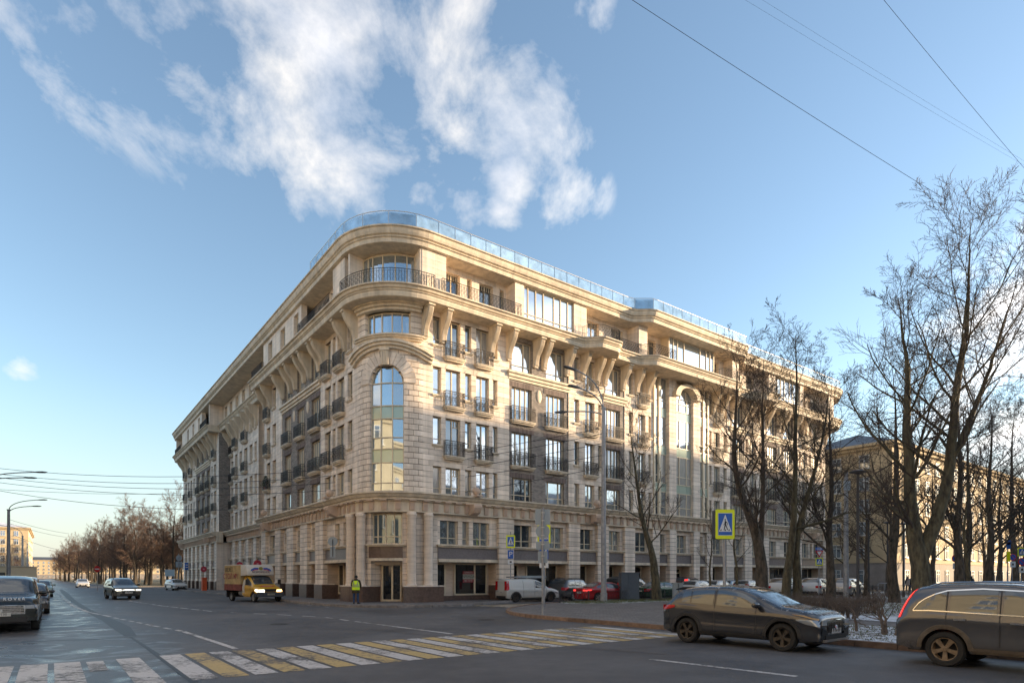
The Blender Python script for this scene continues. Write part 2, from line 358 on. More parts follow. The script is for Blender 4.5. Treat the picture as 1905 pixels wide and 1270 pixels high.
    n = N(nt, 'ShaderNodeTexNoise', i_Scale=0.6, i_Detail=5.0); L(g, n.inputs['Vector'])
    mx = N(nt, 'ShaderNodeMix', data_type='RGBA', blend_type='MULTIPLY'); mx.inputs[0].default_value = 0.6
    c3 = N(nt, 'ShaderNodeValToRGB'); L(n.outputs[0], c3.inputs[0]); c3.color_ramp.elements[0].position = 0.3; c3.color_ramp.elements[0].color = (0.6, 0.6, 0.6, 1); c3.color_ramp.elements[1].position = 0.7; c3.color_ramp.elements[1].color = (1.15, 1.12, 1.1, 1)
    L(br.outputs['Color'], mx.inputs[6]); L(c3.outputs[0], mx.inputs[7]); L(mx.outputs[2], b.inputs['Base Color']); b.inputs['Roughness'].default_value = 0.75
    bp = N(nt, 'ShaderNodeBump', i_Strength=0.4, i_Distance=0.01); bp.invert = True; L(br.outputs['Fac'], bp.inputs['Height']); L(bp.outputs[0], b.inputs['Normal'])
    MT['paving'] = m
    # grass with thin snow / soil with thin snow
    def mixture(name, c0, c1, c2, s1, p0, p1, s2=9.0):
        m = bpy.data.materials.new(name); m.use_nodes = True; nt = m.node_tree; L = nt.links.new; b = nt.nodes['Principled BSDF']
        g = N(nt, 'ShaderNodeNewGeometry').outputs['Position']
        na = N(nt, 'ShaderNodeTexNoise', i_Scale=s1, i_Detail=8.0, i_Roughness=0.7); L(g, na.inputs['Vector'])
        nb = N(nt, 'ShaderNodeTexNoise', i_Scale=s2, i_Detail=4.0); L(g, nb.inputs['Vector'])
        ca = N(nt, 'ShaderNodeValToRGB'); L(nb.outputs[0], ca.inputs[0]); ca.color_ramp.elements[0].position = 0.35; ca.color_ramp.elements[0].color = (*c0, 1); ca.color_ramp.elements[1].position = 0.65; ca.color_ramp.elements[1].color = (*c1, 1)
        v = mth(nt, 'MULTIPLY', mth(nt, 'SUBTRACT', na.outputs[0], p0), 1.0/(p1-p0), clamp=True)
        mx = N(nt, 'ShaderNodeMix', data_type='RGBA'); L(v, mx.inputs[0]); L(ca.outputs[0], mx.inputs[6]); mx.inputs[7].default_value = (*c2, 1)
        L(mx.outputs[2], b.inputs['Base Color']); b.inputs['Roughness'].default_value = 0.9
        bp = N(nt, 'ShaderNodeBump', i_Strength=0.8, i_Distance=0.05); L(na.outputs[0], bp.inputs['Height']); L(bp.outputs[0], b.inputs['Normal'])
        MT[name] = m; return m
    mixture('grass_snow', (0.055, 0.07, 0.02), (0.13, 0.13, 0.05), (0.66, 0.69, 0.74), 3.5, 0.46, 0.57)
    mixture('soil_snow', (0.035, 0.023, 0.015), (0.08, 0.055, 0.035), (0.62, 0.65, 0.70), 4.0, 0.43, 0.54)
    mixture('snow', (0.45, 0.48, 0.50), (0.70, 0.73, 0.78), (0.75, 0.78, 0.83), 1.5, 0.4, 0.6)
    mixture('park_ground', (0.06, 0.065, 0.03), (0.12, 0.10, 0.06), (0.3, 0.31, 0.32), 0.8, 0.55, 0.7)
ground_mats()
# ------------------------------------------------------------------ ground, road, kerbs, markings
def sheet(name, poly, z, mat_, thick=None, parent=None):
    mb = MB()
    pts = [ab(a, b)[:2] for a, b in poly]
    if thick: mb.prism(pts, z-thick, z)
    else: mb.add([(x, y, z) for x, y in pts], [tuple(range(len(pts)))])
    o = mb.build(name, MT[mat_] if isinstance(mat_, str) else mat_, parent)
    if parent is None: tag(o, kind='structure')
    return o
sheet('ground', [(-2500, -900), (2500, -900), (2500, 3000), (-2500, 3000)], -0.012, 'park_ground')
sheet('road', [(-22, -120), (260, -120), (260, 85), (-8.3, 85), (-8.3, 900), (-22, 900)], 0.0, 'asphalt')
SW_B = [(-3.3, 78), (-3.3, 3), (-3.2, 0.6), (-2.8, -1.6), (-1.9, -3.2), (-0.6, -4.3), (1.0, -4.85), (3.0, -4.9), (5.0, -4.3), (6.6, -3.2), (7.9, -2.3), (9.5, -1.95), (66, -1.95)]
sheet('building_pavement', SW_B+[(66, 30), (30, 78)], 0.12, 'paving', 0.2)
PL = [(0.0, -95), (0.0, -16.6), (0.1, -15.2), (0.6, -13.4), (1.6, -11.6), (3.2, -9.8), (5.2, -8.3), (7.2, -7.2), (9.4, -6.3), (12, -5.9), (150, -5.9)]
sheet('plaza_pavement', PL+[(150, -48), (60, -95)], 0.12, 'paving', 0.2)
sheet('left_pavement', [(-19.6, -60), (-19.6, 700), (-27, 700), (-27, -60)], 0.12, 'paving', 0.2)
sheet('park_lawn', [(-7.6, 88), (-12, 190), (-15, 400), (-17, 700), (120, 700), (120, 88)], 0.13, 'park_ground', 0.2)
sheet('street_beyond', [(66, -1.95), (250, -1.95), (250, 40), (66, 40)], 0.1, 'paving', 0.2)
sheet('grass_strip', [(9.5, -6.7), (12, -6.25), (62, -6.25), (62, -9.4), (12, -9.6), (8.6, -8.6)], 0.135, 'grass_snow')
sheet('soil_strip', [(0.22, -95), (0.22, -23), (1.2, -22), (5.6, -22), (6.0, -95)], 0.136, 'soil_snow')
sheet('snow_strip', [(8.4, -80), (8.2, -23), (11.2, -20), (12.2, -80)], 0.14, 'snow')
sheet('snowy_lawn', [(12.25, -80), (11.25, -20), (13.5, -14), (26, -16), (30, -80)], 0.138, 'grass_snow')
sheet('far_lawn', [(38, -46), (34, -14), (110, -12), (140, -46)], 0.137, 'grass_snow')
KERB_M = mat('kerb_granite', (0.21, 0.19, 0.18), 0.8, var=0.25, vscale=5, tone=1.0, bump=0.2, bscale=40)
KERB_R = mat('brown_kerb_granite', (0.20, 0.13, 0.09), 0.8, var=0.3, vscale=4, tone=1.0, bump=0.2, bscale=40)
def kerb(name, pts, m, z=0.155, wid=0.16, far=None):
    root = empty(name, ab(*pts[len(pts)//2]), kind='structure')
    pts = [Vector(ab(*p)) for p in pts]
    L = [0.0]
    for i in range(1, len(pts)): L.append(L[-1]+(pts[i]-pts[i-1]).length)
    def at(s):
        for i in range(1, len(pts)):
            if s <= L[i] or i == len(pts)-1:
                t = (s-L[i-1])/(L[i]-L[i-1]); return pts[i-1].lerp(pts[i], t)
    s = 0.0; rest = MB()
    while s < L[-1]-0.2:
        e = min(s+1.0, L[-1]); p, q = at(s+0.008), at(e-0.008)
        c = (p+q)/2; an = math.atan2((q-p).y, (q-p).x)
        near = c.length < 62
        mb = MB() if near else rest
        mb.boxc((c.x, c.y, z/2-0.04), ((q-p).length, wid, z+0.08), an, random.uniform(-.18, .18))
        if near: mb.build('kerb_stone', m, root)
        s = e
    if rest.v: tag(rest.build('far_kerb_stones', m, root), kind='stuff')
kerb('building_kerb', SW_B, KERB_M)
kerb('plaza_kerb', PL[:1]+[(0, -60)]+PL[1:-1]+[(70, -5.9)], KERB_R)
kerb('left_kerb', [(-19.6, -30), (-19.6, 120)], KERB_M)
kerb('park_kerb', [(-13.3, 300), (-12, 190), (-7.6, 89), (-6.8, 88), (40, 88)], KERB_M)
WHITE, YELL = MT['white_road_paint'], MT['yellow_road_paint']
def stripe(name, a0, a1, b0, b1, m, z=0.005, parent=None, skew=0.0):
    mb = MB(); P = [ab(a0, b0, z), ab(a1, b0, z), ab(a1+skew, b1, z), ab(a0+skew, b1, z)]
    mb.add(P, [(0, 1, 2, 3)]); return mb.build(name, m, parent)
# zebra crossing between the camera and the junction: stripes run along b, 0.5 m pitch
zeb = empty('zebra_crossing', ab(-10, -22), kind='structure')
A0 = (-8.03-CX)*U[0]+(13.97-CY)*U[1]; B0 = (-8.03-CX)*V[0]+(13.97-CY)*V[1]
for k in range(27):
    a = A0+k*0.515
    stripe('zebra_stripe', a, a+0.42, B0-0.0, B0-4.15, WHITE if k % 2 == 0 else YELL, parent=zeb)
for k in range(1, 9):
    a = A0-0.3-k*0.54
    if k in (2,): stripe('zebra_stripe', a, a+0.30, B0-0.25, B0-1.9, WHITE, parent=zeb); continue
    stripe('zebra_stripe', a, a+0.44, B0-0.1, B0-4.2, WHITE, parent=zeb)
zeb2 = empty('side_zebra_crossing', ab(6, -6), kind='structure')
for k in range(11):
    a0_, b_ = 2.9+k*0.17, -4.55-k*0.5
    stripe('zebra_stripe', 4.2+k*0.12, 8.6+k*0.05, b_, b_-0.36, WHITE if k % 2 else YELL, parent=zeb2)
lines = empty('lane_markings', ab(-12, 0), kind='structure')
def lane(name, pts, w=0.14, dash=None):
    P = [Vector(p) for p in pts]
    for i in range(len(P)-1):
        d = P[i+1]-P[i]; L_ = d.length; d.normalize(); n = Vector((-d.y, d.x, 0))*w/2
        s = 0
        while s < L_:
            e = min(L_, s+(dash[0] if dash else L_))
            mb = MB(); p, q = P[i]+d*s, P[i]+d*e
            mb.add([tuple(x) for x in (p-n, p+n, q+n, q-n)], [(0, 1, 2, 3)]); mb.build(name, WHITE, lines)
            s = e+(dash[1] if dash else 1)
g5 = lambda x, y: gnd(x, y, 0.006)
lane('lane_dash', [g5(97, 1089), g5(112, 1107), g5(135, 1126)], 0.16, (3, 1.6))
lane('lane_line', [g5(135, 1126), g5(165, 1138), g5(205, 1146)], 0.16, (2.6, .5))
lane('lane_dash', [g5(212, 1148), g5(285, 1163), g5(338, 1173)], 0.13, (.75, .55))
lane('lane_line', [g5(342, 1174), g5(440, 1206)], 0.15)
lane('lane_dash', [g5(240, 1117), g5(300, 1126), g5(400, 1137)], 0.14, (1.4, .4))
lane('lane_dash', [g5(430, 1138.5), g5(520, 1142.5), g5(600, 1147)], 0.13, (.9, .8))
lane('lane_dash', [g5(605, 1147.5), g5(660, 1155), g5(672, 1156.5)], 0.13, (.9, .7))
lane('lane_line', [g5(676, 1157), g5(840, 1178)], 0.15)
lane('lane_line', [g5(1210, 1225), g5(1482, 1257)], 0.15)
lane('parking_dash', [g5(556, 1124), g5(612, 1128.5)], 0.1, (.7, .5))

SEAM = mat('road_tar_seam', (0.022, 0.021, 0.022), .5)
def seam(pts, w):
    P = [Vector(gnd(x, y, .004)) for x, y in pts]; mb = MB(); vs = []
    for i, p in enumerate(P):
        d = (P[min(i+1, len(P)-1)]-P[max(i-1, 0)]).normalized(); n = Vector((-d.y, d.x, 0))*w*random.uniform(.6, 1.3)/2; vs += [tuple(p-n), tuple(p+n)]
    mb.add(vs, [(2*i, 2*i+1, 2*i+3, 2*i+2) for i in range(len(P)-1)]); mb.build('tar_seam', SEAM, lines)
seam([(113, 1096), (122, 1104), (131, 1113), (142, 1121), (160, 1132), (180, 1143), (204, 1154), (225, 1166), (243, 1182)], .45)
seam([(40, 1193), (110, 1190), (190, 1188), (250, 1183), (345, 1180)], .12)
seam([(243, 1184), (275, 1205), (300, 1222), (340, 1252), (362, 1268)], .12)
seam([(700, 1170), (820, 1184), (960, 1196), (1100, 1206), (1240, 1216)], .07)
for px_, py_ in ((520, 1160), (905, 1152)):
    c_ = gnd(px_, py_, .006); mh = empty('manhole_cover', c_, kind='structure'); mb = MB(); mb.lathe([(.36, 0), (.34, .006), (.30, .006), (.29, .003), (0, .003)], (c_[0], c_[1], c_[2]), 20); mb.build('iron_lid', mat('cast_iron', (.05, .048, .046), .6, .5, bump=.4, bscale=30), mh)
# ------------------------------------------------------------------ the facade frame: s runs along the outside wall, d outward, z up
class Facade:
    def __init__(s):
        r = 3.2; s.h = r*math.pi/4; s.r = r
        s.sr1 = 57.8-0.687; s.sr2 = s.sr1+2*s.h          # far right rounded corner
        s.sl1 = -(72.0-0.687); s.sl2 = s.sl1-math.pi/2   # far left corner, radius 1
        s.O = ab(r, r); s.OR = ab(57.8, r); s.OL = ab(1.0, 72.0)
        s.nR = (-V[0], -V[1]); s.nL = (-U[0], -U[1])
    def basis(s, q):
        "point on the wall line and outward normal"
        if abs(q) <= s.h:
            th = q/s.r+math.pi/4; c, w = math.cos(th), math.sin(th)
            n = (s.nL[0]*c+s.nR[0]*w, s.nL[1]*c+s.nR[1]*w); return (s.O[0]+n[0]*s.r, s.O[1]+n[1]*s.r), n
        if q > s.h:
            if q <= s.sr1: p = ab(q+0.687, 0); return p[:2], s.nR
            if q <= s.sr2:
                th = (q-s.sr1)/s.r; c, w = math.cos(th), math.sin(th)
                n = (s.nR[0]*c+U[0]*w, s.nR[1]*c+U[1]*w); return (s.OR[0]+n[0]*s.r, s.OR[1]+n[1]*s.r), n
            p = ab(61.0, 3.2+q-s.sr2); return p[:2], U
        if q >= s.sl1: p = ab(0, -q+0.687); return p[:2], s.nL
        if q >= s.sl2:
            th = (s.sl1-q); c, w = math.cos(th), math.sin(th)
            n = (s.nL[0]*c+V[0]*w, s.nL[1]*c+V[1]*w); return (s.OL[0]+n[0], s.OL[1]+n[1]), n
        p = ab(1.0+s.sl2-q, 73.0); return p[:2], V
    def map(s, q, d, z):
        p, n = s.basis(q); return (p[0]+n[0]*d, p[1]+n[1]*d, z)
    def curved(s, q0, q1):
        for c0, c1 in ((-s.h, s.h), (s.sr1, s.sr2), (s.sl2, s.sl1)):
            if q1 > c0+1e-4 and q0 < c1-1e-4: return True
        return False
    def segs(s, q0, q1, step=0.3):
        return max(1, int(math.ceil(abs(q1-q0)/step))) if s.curved(min(q0, q1), max(q0, q1)) else 1
PF = Facade()
def SR(a): return a-0.687
def SLf(b): return -(b-0.687)
C0 = 0.3756                   # stone course
ZB = 7.39                     # top of the shop base
def K(k): return ZB+C0*k
HEAD = [K(5), K(14), K(23), K(32)]
ZTOP = K(33)                  # underside of the balcony cornice
BLD = empty('corner_apartment_building', ab(0, 0), label='beige stone corner apartment block with rounded corner, iron balconies and deep cornices', cat='building')

blocks_near = []; stuff_blocks = MB(); mortar = MB()
def free(s0, s1, ops, zm):
    iv = [(s0, s1)]
    for o in ops:
        if not (o[2] < zm < o[3]): continue
        if len(o) > 4:                     # arched head: o = (s0,s1,z0,z1,zspring)
            c = (o[0]+o[1])/2; hw = (o[1]-o[0])/2
            if zm > o[4]:
                t = 1-((zm-o[4])/(o[3]-o[4]))**2; hw = hw*math.sqrt(max(0, t))
            a, b = c-hw, c+hw
        else: a, b = o[0], o[1]
        nv = []
        for p, q in iv:
            if b <= p or a >= q: nv.append((p, q)); continue
            if a > p: nv.append((p, a))
            if b < q: nv.append((b, q))
        iv = nv
    return [(p, q) for p, q in iv if q-p > 0.02]
def stone_wall(s0, s1, z0, z1, d, ops, near=False, blk=0.95, depth=0.4, gap=0.016):
    n = max(1, round((z1-z0)/C0)); ch = (z1-z0)/n
    for k in range(n):
        za, zb = z0+k*ch, z0+(k+1)*ch
        for p, q in free(s0, s1, ops, (za+zb)/2):
            L_ = q-p; m = max(1, round(L_/blk))
            cuts = [p+L_*i/m for i in range(m+1)]
            if k % 2 and m > 1: cuts = [p]+[p+L_*(i+0.5)/m for i in range(m)]+[q]
            for c0, c1 in zip(cuts[:-1], cuts[1:]):
                g0 = gap/2 if c0 > p+1e-6 else 0.0; g1 = gap/2 if c1 < q-1e-6 else 0.0
                t = random.gauss(0, 0.085)
                if near:
                    blocks_near.append((c0+g0, c1-g1, d-depth, d+random.uniform(-.004, .004), za+gap, zb-gap*0.4, t))
                else: stuff_blocks.fbox(PF, c0+g0, c1-g1, d-depth, d+random.uniform(-.004, .004), za+gap, zb-gap*0.4, t)
            if L_ > 0.12: mortar.fbox(PF, p+0.03, q-0.03, d-depth+0.03, d-0.035, za-0.001, zb+0.001)
def brick_wall(s0, s1, z0, z1, d, ops, depth=0.4):
    brick_mb = MB()
    zs = sorted({z0, z1} | {z for o in ops for z in (o[2], o[3]) if z0 < z < z1})
    for za, zb in zip(zs[:-1], zs[1:]):
        for p, q in free(s0, s1, ops, (za+zb)/2): brick_mb.fbox(PF, p, q, d-depth, d, za, zb)
    brick_mb.build('brick_wall', BRICK, BLD)

# ---- windows
nwin = 0
def window(s0, s1, z0, z1, d, cols=2, transoms=(), split=True, arch=None, name='window', fw=0.065, gm=None, weights=None, bars=()):
    global nwin; nwin += 1
    gm = gm or random.choices((GLASS, GLASS_D, GLASS_C), (.62, .2, .18))[0]
    fr = MB(); w = s1-s0
    ws = weights or [1]*cols; tot = sum(ws); xs = [s0]
    for x in ws: xs.append(xs[-1]+w*x/tot)
    zs = [z0]+sorted(z0+t for t in transoms)+[z1]
    fr.fbox(PF, s0, s1, d-0.05, d+0.05, z0, z0+fw); fr.fbox(PF, s0, s1, d-0.05, d+0.05, z1-fw, z1)
    for i, x in enumerate(xs):
        a, b = (x, x+fw) if i == 0 else ((x-fw, x) if i == len(xs)-1 else (x-fw*0.6, x+fw*0.6))
        fr.fbox(PF, a, b, d-0.052, d+0.054, z0+0.001, z1-0.001)
    for z in zs[1:-1]: fr.fbox(PF, s0+0.001, s1-0.001, d-0.046, d+0.046, z-fw*0.45, z+fw*0.45)
    for (c, zt) in bars:        # small glazing bars in the top of a light
        for x in np.linspace(xs[c], xs[c+1], 4)[1:-1]: fr.fbox(PF, x-0.015, x+0.015, d-0.02, d+0.03, z1-zt, z1-fw)
        fr.fbox(PF, xs[c]+0.02, xs[c+1]-0.02, d-0.02, d+0.028, z1-zt-0.02, z1-zt+0.02)
    o = fr.build(name, FRAME, BLD)
    pane = None
    for i in range(len(xs)-1):
        for j in range(len(zs)-1):
            if pane is None or split: pane = MB()
            tilt = random.uniform(-.006, .006)
            a, b, c, e = xs[i]+0.02, xs[i+1]-0.02, zs[j]+0.02, zs[j+1]-0.02
            n = PF.segs(a, b, 0.5)
            vs = []
            for k in range(n+1):
                q = a+(b-a)*k/n; dd = tilt*(k/n-0.5)
                vs += [PF.map(q, d-0.01+dd, c), PF.map(q, d-0.01+dd+tilt, e)]
            pane.add(vs, [(2*k, 2*k+2, 2*k+3, 2*k+1) for k in range(n)])
            if split: pane.build('pane', gm, o)
    if not split: pane.build('glazing', gm, o)
    return o
def railing_mesh(w, dep, h, name, sp=0.125, orn=True):
    mb = MB()
    def run(p, q):
        p, q = Vector(p), Vector(q); L_ = (q-p).length; n = max(2, round(L_/sp)); ang = math.atan2((q-p).y, (q-p).x)
        c = (p+q)/2
        mb.boxc((c.x, c.y, h), (L_+.03, 0.05, 0.035), ang); mb.boxc((c.x, c.y, h-0.16), (L_, 0.022, 0.022), ang)
        mb.boxc((c.x, c.y, 0.08), (L_, 0.025, 0.025), ang)
        for i in range(n+1):
            x = p.lerp(q, i/n); mb.boxc((x.x, x.y, h/2), (0.022, 0.022, h), ang)
            if orn and i < n:
                m_ = p.lerp(q, (i+.5)/n); rr = L_/n*0.42; dv = (q-p).normalized()
                for zc in ((h*0.3, h*0.62) if i % 2 else (h*0.46, h*0.8)):
                    ring = [m_+dv*rr*math.cos(t*math.pi/3)+Vector((0, 0, zc+rr*1.5*math.sin(t*math.pi/3))) for t in range(7)]
                    mb.tube(ring, 0.010, 3, cap=False)
    run((-w/2, dep, 0), (w/2, dep, 0)); run((-w/2, 0, 0), (-w/2, dep, 0)); run((w/2, 0, 0), (w/2, dep, 0))
    return mb.mesh(name, IRON)
RAILS = {}
def place_on(me, name, q, d, z, parent=BLD, flip=1):
    p, n = PF.basis(q); rz = math.atan2(n[1], n[0])-math.pi/2
    return link_mesh(name, me, parent, (p[0]+n[0]*d, p[1]+n[1]*d, z), rz)
def balcony(s0, s1, z, d=0.0, dep=0.34, brick=False):
    w = round(s1-s0+(0.28 if not brick else 0.22), 1); key = (w, dep)
    if key not in RAILS:
        RAILS[key] = railing_mesh(w, dep, 1.02, 'balcony_railing')
        sl = MB()
        for (x, y, za, zb) in ((w/2+.10, dep+.12, -.07, 0.0), (w/2+.05, dep+.07, -.16, -.075), (w/2-.02, dep-.04, -.26, -.165)):
            pts = [(-x, -0.05), (-x, y*0.72)]+[(-x*math.cos(t)*1.0, y*0.72+y*0.28*math.sin(t)) for t in (0.5, 1.0, 1.57, 2.14, 2.64)]+[(x, y*0.72), (x, -0.05)]
            sl.prism(pts, za, zb)
        RAILS[key+('s',)] = sl.mesh('balcony_slab', TRIM)
    c = (s0+s1)/2
    o = place_on(RAILS[key+('s',)], 'balcony_slab', c, d, z)
    place_on(RAILS[key], 'balcony_railing', c, d, z, BLD)
def sill(s0, s1, z, d=0.0, out=0.14, h=0.1):
    mb = MB(); mb.fbox(PF, s0-.1, s1+.1, d-.05, d+out, z-h, z); mb.fbox(PF, s0-.04, s1+.04, d-.05, d+out*0.55, z-h-.07, z-h-.001); mb.build('window_sill', TRIM, BLD)
def arch_relief(s0, s1, z, d):
    mb = MB(); c, r = (s0+s1)/2, (s1-s0)/2+.02
    pts = [(c+r*math.cos(t), z+0.03+r*0.62*math.sin(t)) for t in np.linspace(0, math.pi, 9)]
    mb.fprism(PF, pts, d-.05, d+.022); mb.build('arch_panel', STONE, BLD)

def stone_section(p0, p1, wins, d=0.0, near=False, split=True, z0=ZB, skip_top=False):
    """wins: list of (s0,s1,kind) kind n narrow / f french"""
    ops = []; todo = []
    for (a, b, kd) in wins:
        a, b = min(a, b), max(a, b)
        for i in range(4):
            hd = HEAD[i]
            if i == 0: lo = ZB+0.02
            else: lo = hd-C0*(5 if kd == 'n' else 7)
            if i == 3: hd = K(32)
            ops.append((a, b, lo, hd)); todo.append((a, b, lo, hd, kd, i))
    stone_wall(min(p0, p1), max(p0, p1), z0, ZTOP, d, ops, near)
    for (a, b, lo, hd, kd, i) in todo:
        if kd == 'n':
            window(a, b, lo, hd, d-0.26, 1, (0.42,), split, fw=0.05)
            if i: sill(a, b, lo, d)
        else:
            window(a, b, lo+(0.0 if i == 0 else 0.05), hd, d-0.26, 2, (0.5,) if i == 0 else (), split, bars=((1, .5),) if random.random() < .18 else ())
            if i: balcony(a, b, lo+0.04, d)
        if i in (1, 2) or (i == 0): arch_relief(a, b, hd, d)
def soldier(s0, s1, z, d):
    mb = MB(); n = int((s1-s0+.5)/0.1)
    for k in range(n):
        x = s0-.25+k*0.1; mb.fbox(PF, x+.006, x+.094, d-.05, d+.025, z, z+.36, random.uniform(-.35, .35))
    mb.build('soldier_course', mat('soldier_brick', (0.17, 0.13, 0.115), 0.85, tone=1.0), BLD)
def brick_section(p0, p1, wins, d=0.0, split=True, med=True):
    p0, p1 = min(p0, p1), max(p0, p1); ops = []; todo = []
    for (a, b) in wins:
        a, b = min(a, b), max(a, b)
        for i in range(4):
            lo = ZB+.02 if i == 0 else (HEAD[i]-C0*7 if i < 3 else HEAD[3]-C0*6.1)
            hd = HEAD[i]-(0.1 if i < 3 else 0)
            ops.append((a, b, lo, hd)); todo.append((a, b, lo, hd, i))
    brick_wall(p0, p1, ZB, ZTOP, d, ops)
    for (a, b, lo, hd, i) in todo:
        nc = 3 if b-a > 1.2 else 2
        if i in (0, 3): window(a, b, lo, hd, d-.24, nc if i == 0 else 2, (0.5,), split, weights=[.5, 1.6, .7] if nc == 3 and i == 0 else ([1.5, .8] if i == 3 else None), bars=((0, .42),) if random.random() < .15 else ())
        else:
            window(a, b, lo+.04, hd, d-.24, 4 if b-a > 1.6 else 3, (), split); balcony(a, b, lo+.02, d, 0.30, True)
        if i < 3: soldier(a, b, hd+.005, d)
    # moulded band under the top windows
    band = MB()
    for (za, zb, dd) in ((16.42, 16.62, .09), (16.622, 16.86, .2), (16.862, 17.03, .32)): band.fbox(PF, p0-(dd*.6), p1+(dd*.6), d-.1, d+dd, za, zb)
    band.build('string_course', TRIM, BLD)
    if med:
        ws = sorted((min(a, b), max(a, b)) for a, b in wins)
        for (a, b), (c, e) in zip(ws[:-1], ws[1:]):
            m = MB(); m.lathe([(0.0, -.5), (.16, -.42), (.25, -.2), (.28, 0), (.25, .2), (.16, .42), (0, .5)], (0, 0, 0), 12)
            me = m.mesh('medallion', TRIM, True)
            o = place_on(me, 'medallion', (b+c)/2, d+.0, 15.6); o.scale = (1, .35, 1)

CEN = 30.5
def both(a): return (SR(a), SR(2*CEN-a))
# right facade, near half and its mirror
def R_(pairs, mir): return [((SR(a), SR(b)) + tuple(r)) if not mir else ((SR(2*CEN-b), SR(2*CEN-a)) + tuple(r)) for a, b, *r in pairs]
for mir in (False, True):
    sp = not mir
    q = lambda a: SR(a) if not mir else SR(2*CEN-a)
    w1 = [(3.96, 4.61, 'n'), (4.95, 6.14, 'f'), (6.53, 7.05, 'n'), (7.46, 8.58, 'f'), (8.91, 9.32, 'n')]
    stone_section(q(3.2), q(10.38), R_(w1, mir), 0, near=not mir, split=sp)
    brick_section(q(10.38), q(16.28), R_([(10.66, 12.56), (13.98, 15.86)], mir), -.06, split=sp)
    stone_section(q(16.28), q(20.22), R_([(16.89, 17.45, 'n'), (18.09, 19.16, 'f'), (19.59, 19.98, 'n')], mir), 0, split=sp)
    brick_section(q(20.22), q(22.75), R_([(20.5, 22.25)], mir), -.06, split=sp, med=False)
    stone_section(q(22.75), q(26.47), R_([(23.3, 23.85, 'n'), (24.5, 25.45, 'f'), (25.85, 26.2, 'n')], mir), 0, split=sp)
# left facade
def Lw(pairs): return [(SLf(b), SLf(a)) + tuple(r) for a, b, *r in pairs]
stone_section(SLf(3.2), SLf(10.5), Lw([(4.26, 5.1, 'n'), (5.72, 7.02, 'f'), (7.4, 7.98, 'n'), (8.35, 9.55, 'f')]), 0, near=True)
brick_section(SLf(10.5), SLf(20.5), Lw([(10.85, 12.75), (14.5, 16.3), (18.05, 19.85)]), -.06)
stone_section(SLf(20.5), SLf(25.8), Lw([(22.3, 23.4, 'n'), (24.2, 25.35, 'f')]), 0)
# recessed middle with a forward bay
stone_section(SLf(25.8), SLf(30.6), Lw([(28.4, 29.6, 'f')]), -1.3, split=False)
stone_section(SLf(30.6), SLf(41.6), Lw([(31.3, 32.2, 'n'), (33.0, 34.2, 'n'), (35.2, 36.6, 'f'), (37.6, 38.7, 'n'), (39.6, 40.9, 'f')]), -.6, split=False)
stone_section(SLf(41.6), SLf(46.5), Lw([(42.3, 43.5, 'f'), (44.6, 45.8, 'f')]), -1.3, split=False)
stone_section(SLf(46.5), SLf(51.5), Lw([(48.1, 49.4, 'f'), (50.2, 51.0, 'n')]), 0, split=False)
brick_section(SLf(51.5), SLf(61.5), Lw([(52.2, 54.0), (55.6, 57.4), (59.0, 60.9)]), -.06, split=False)
stone_section(SLf(61.5), SLf(72.0), Lw([(62.6, 63.6, 'n'), (64.6, 66.0, 'f'), (67.0, 68.0, 'n'), (69.0, 70.4, 'f')]), 0, split=False)
stone_wall(PF.sl2-6, PF.sl1, ZB, ZTOP, 0, [])
# returns of the recess: brick end wall of the far wing, stone end of the near part
for (b0, m_) in ((46.5, BRICK), (25.8, STONE)):
    mb = MB(); f = 0.002 if b0 == 46.5 else -0.002
    p = [ab(-0.0+.004, b0-f), ab(1.7, b0-f), ab(1.7, b0+.35), ab(.004, b0+.35)]
    mb.prism([x[:2] for x in p], ZB, ZTOP); mb.build('return_wall', m_, BLD)
for b0, b1 in ((30.6, 30.95), (41.25, 41.6)):
    mb = MB(); mb.prism([ab(.61, b0)[:2], ab(1.7, b0)[:2], ab(1.7, b1)[:2], ab(.61, b1)[:2]], ZB, ZTOP); mb.build('bay_return', STONE, BLD)
# ---- glazed centre bay of the right facade
CB = 0.12
for sgn in (-1, 1):
    c = SR(CEN)
    x = lambda t: c+sgn*t
    def seg(t0, t1): return (min(x(t0), x(t1)), max(x(t0), x(t1)))
    for (t0, t1) in ((3.42, 3.85), (2.28, 3.1)):
        p, q = seg(t0, t1); z = ZB
        for i in range(4):
            zt = HEAD[i]+.25 if i < 3 else ZTOP
            window(p, q, ZB+.02 if i == 0 else HEAD[i-1]+1.0, zt, CB-.1, 1, (0.7,), sgn < 0, fw=.06)
            if i < 3:
                mb = MB(); mb.fbox(PF, p, q, CB-.14, CB-.07, zt, HEAD[i]+1.0); mb.build('spandrel_panel', SPAND, BLD)
    for (t0, t1) in ((3.1, 3.42), (3.85, 4.04)):
        p, q = seg(t0, t1); mb = MB(); mb.fbox(PF, p, q, -.3, CB+(.02 if t0 < 3.5 else 0), ZB, ZTOP); mb.build('mullion_pier', FRAME, BLD)
    p, q = seg(1.25, 2.28); stone_wall(p, q, ZB, ZTOP, CB+.28, [], False)
ca = SR(CEN)
for i in range(4):
    zt = HEAD[i]+.25 if i < 3 else K(29)
    z0 = ZB+.02 if i == 0 else HEAD[i-1]+1.0
    window(ca-1.25, ca+1.25, z0, zt, CB, 3, (0.75,), True, weights=[.8, 1.2, .8])
    if i < 3:
        for k, (t0, t1) in enumerate(((-1.25, -.55), (-.53, .53), (.55, 1.25))):
            mb = MB(); mb.fbox(PF, ca+t0, ca+t1, CB-.06, CB-.0, zt, HEAD[i]+1.0); mb.build('spandrel_panel', SPAND, BLD)
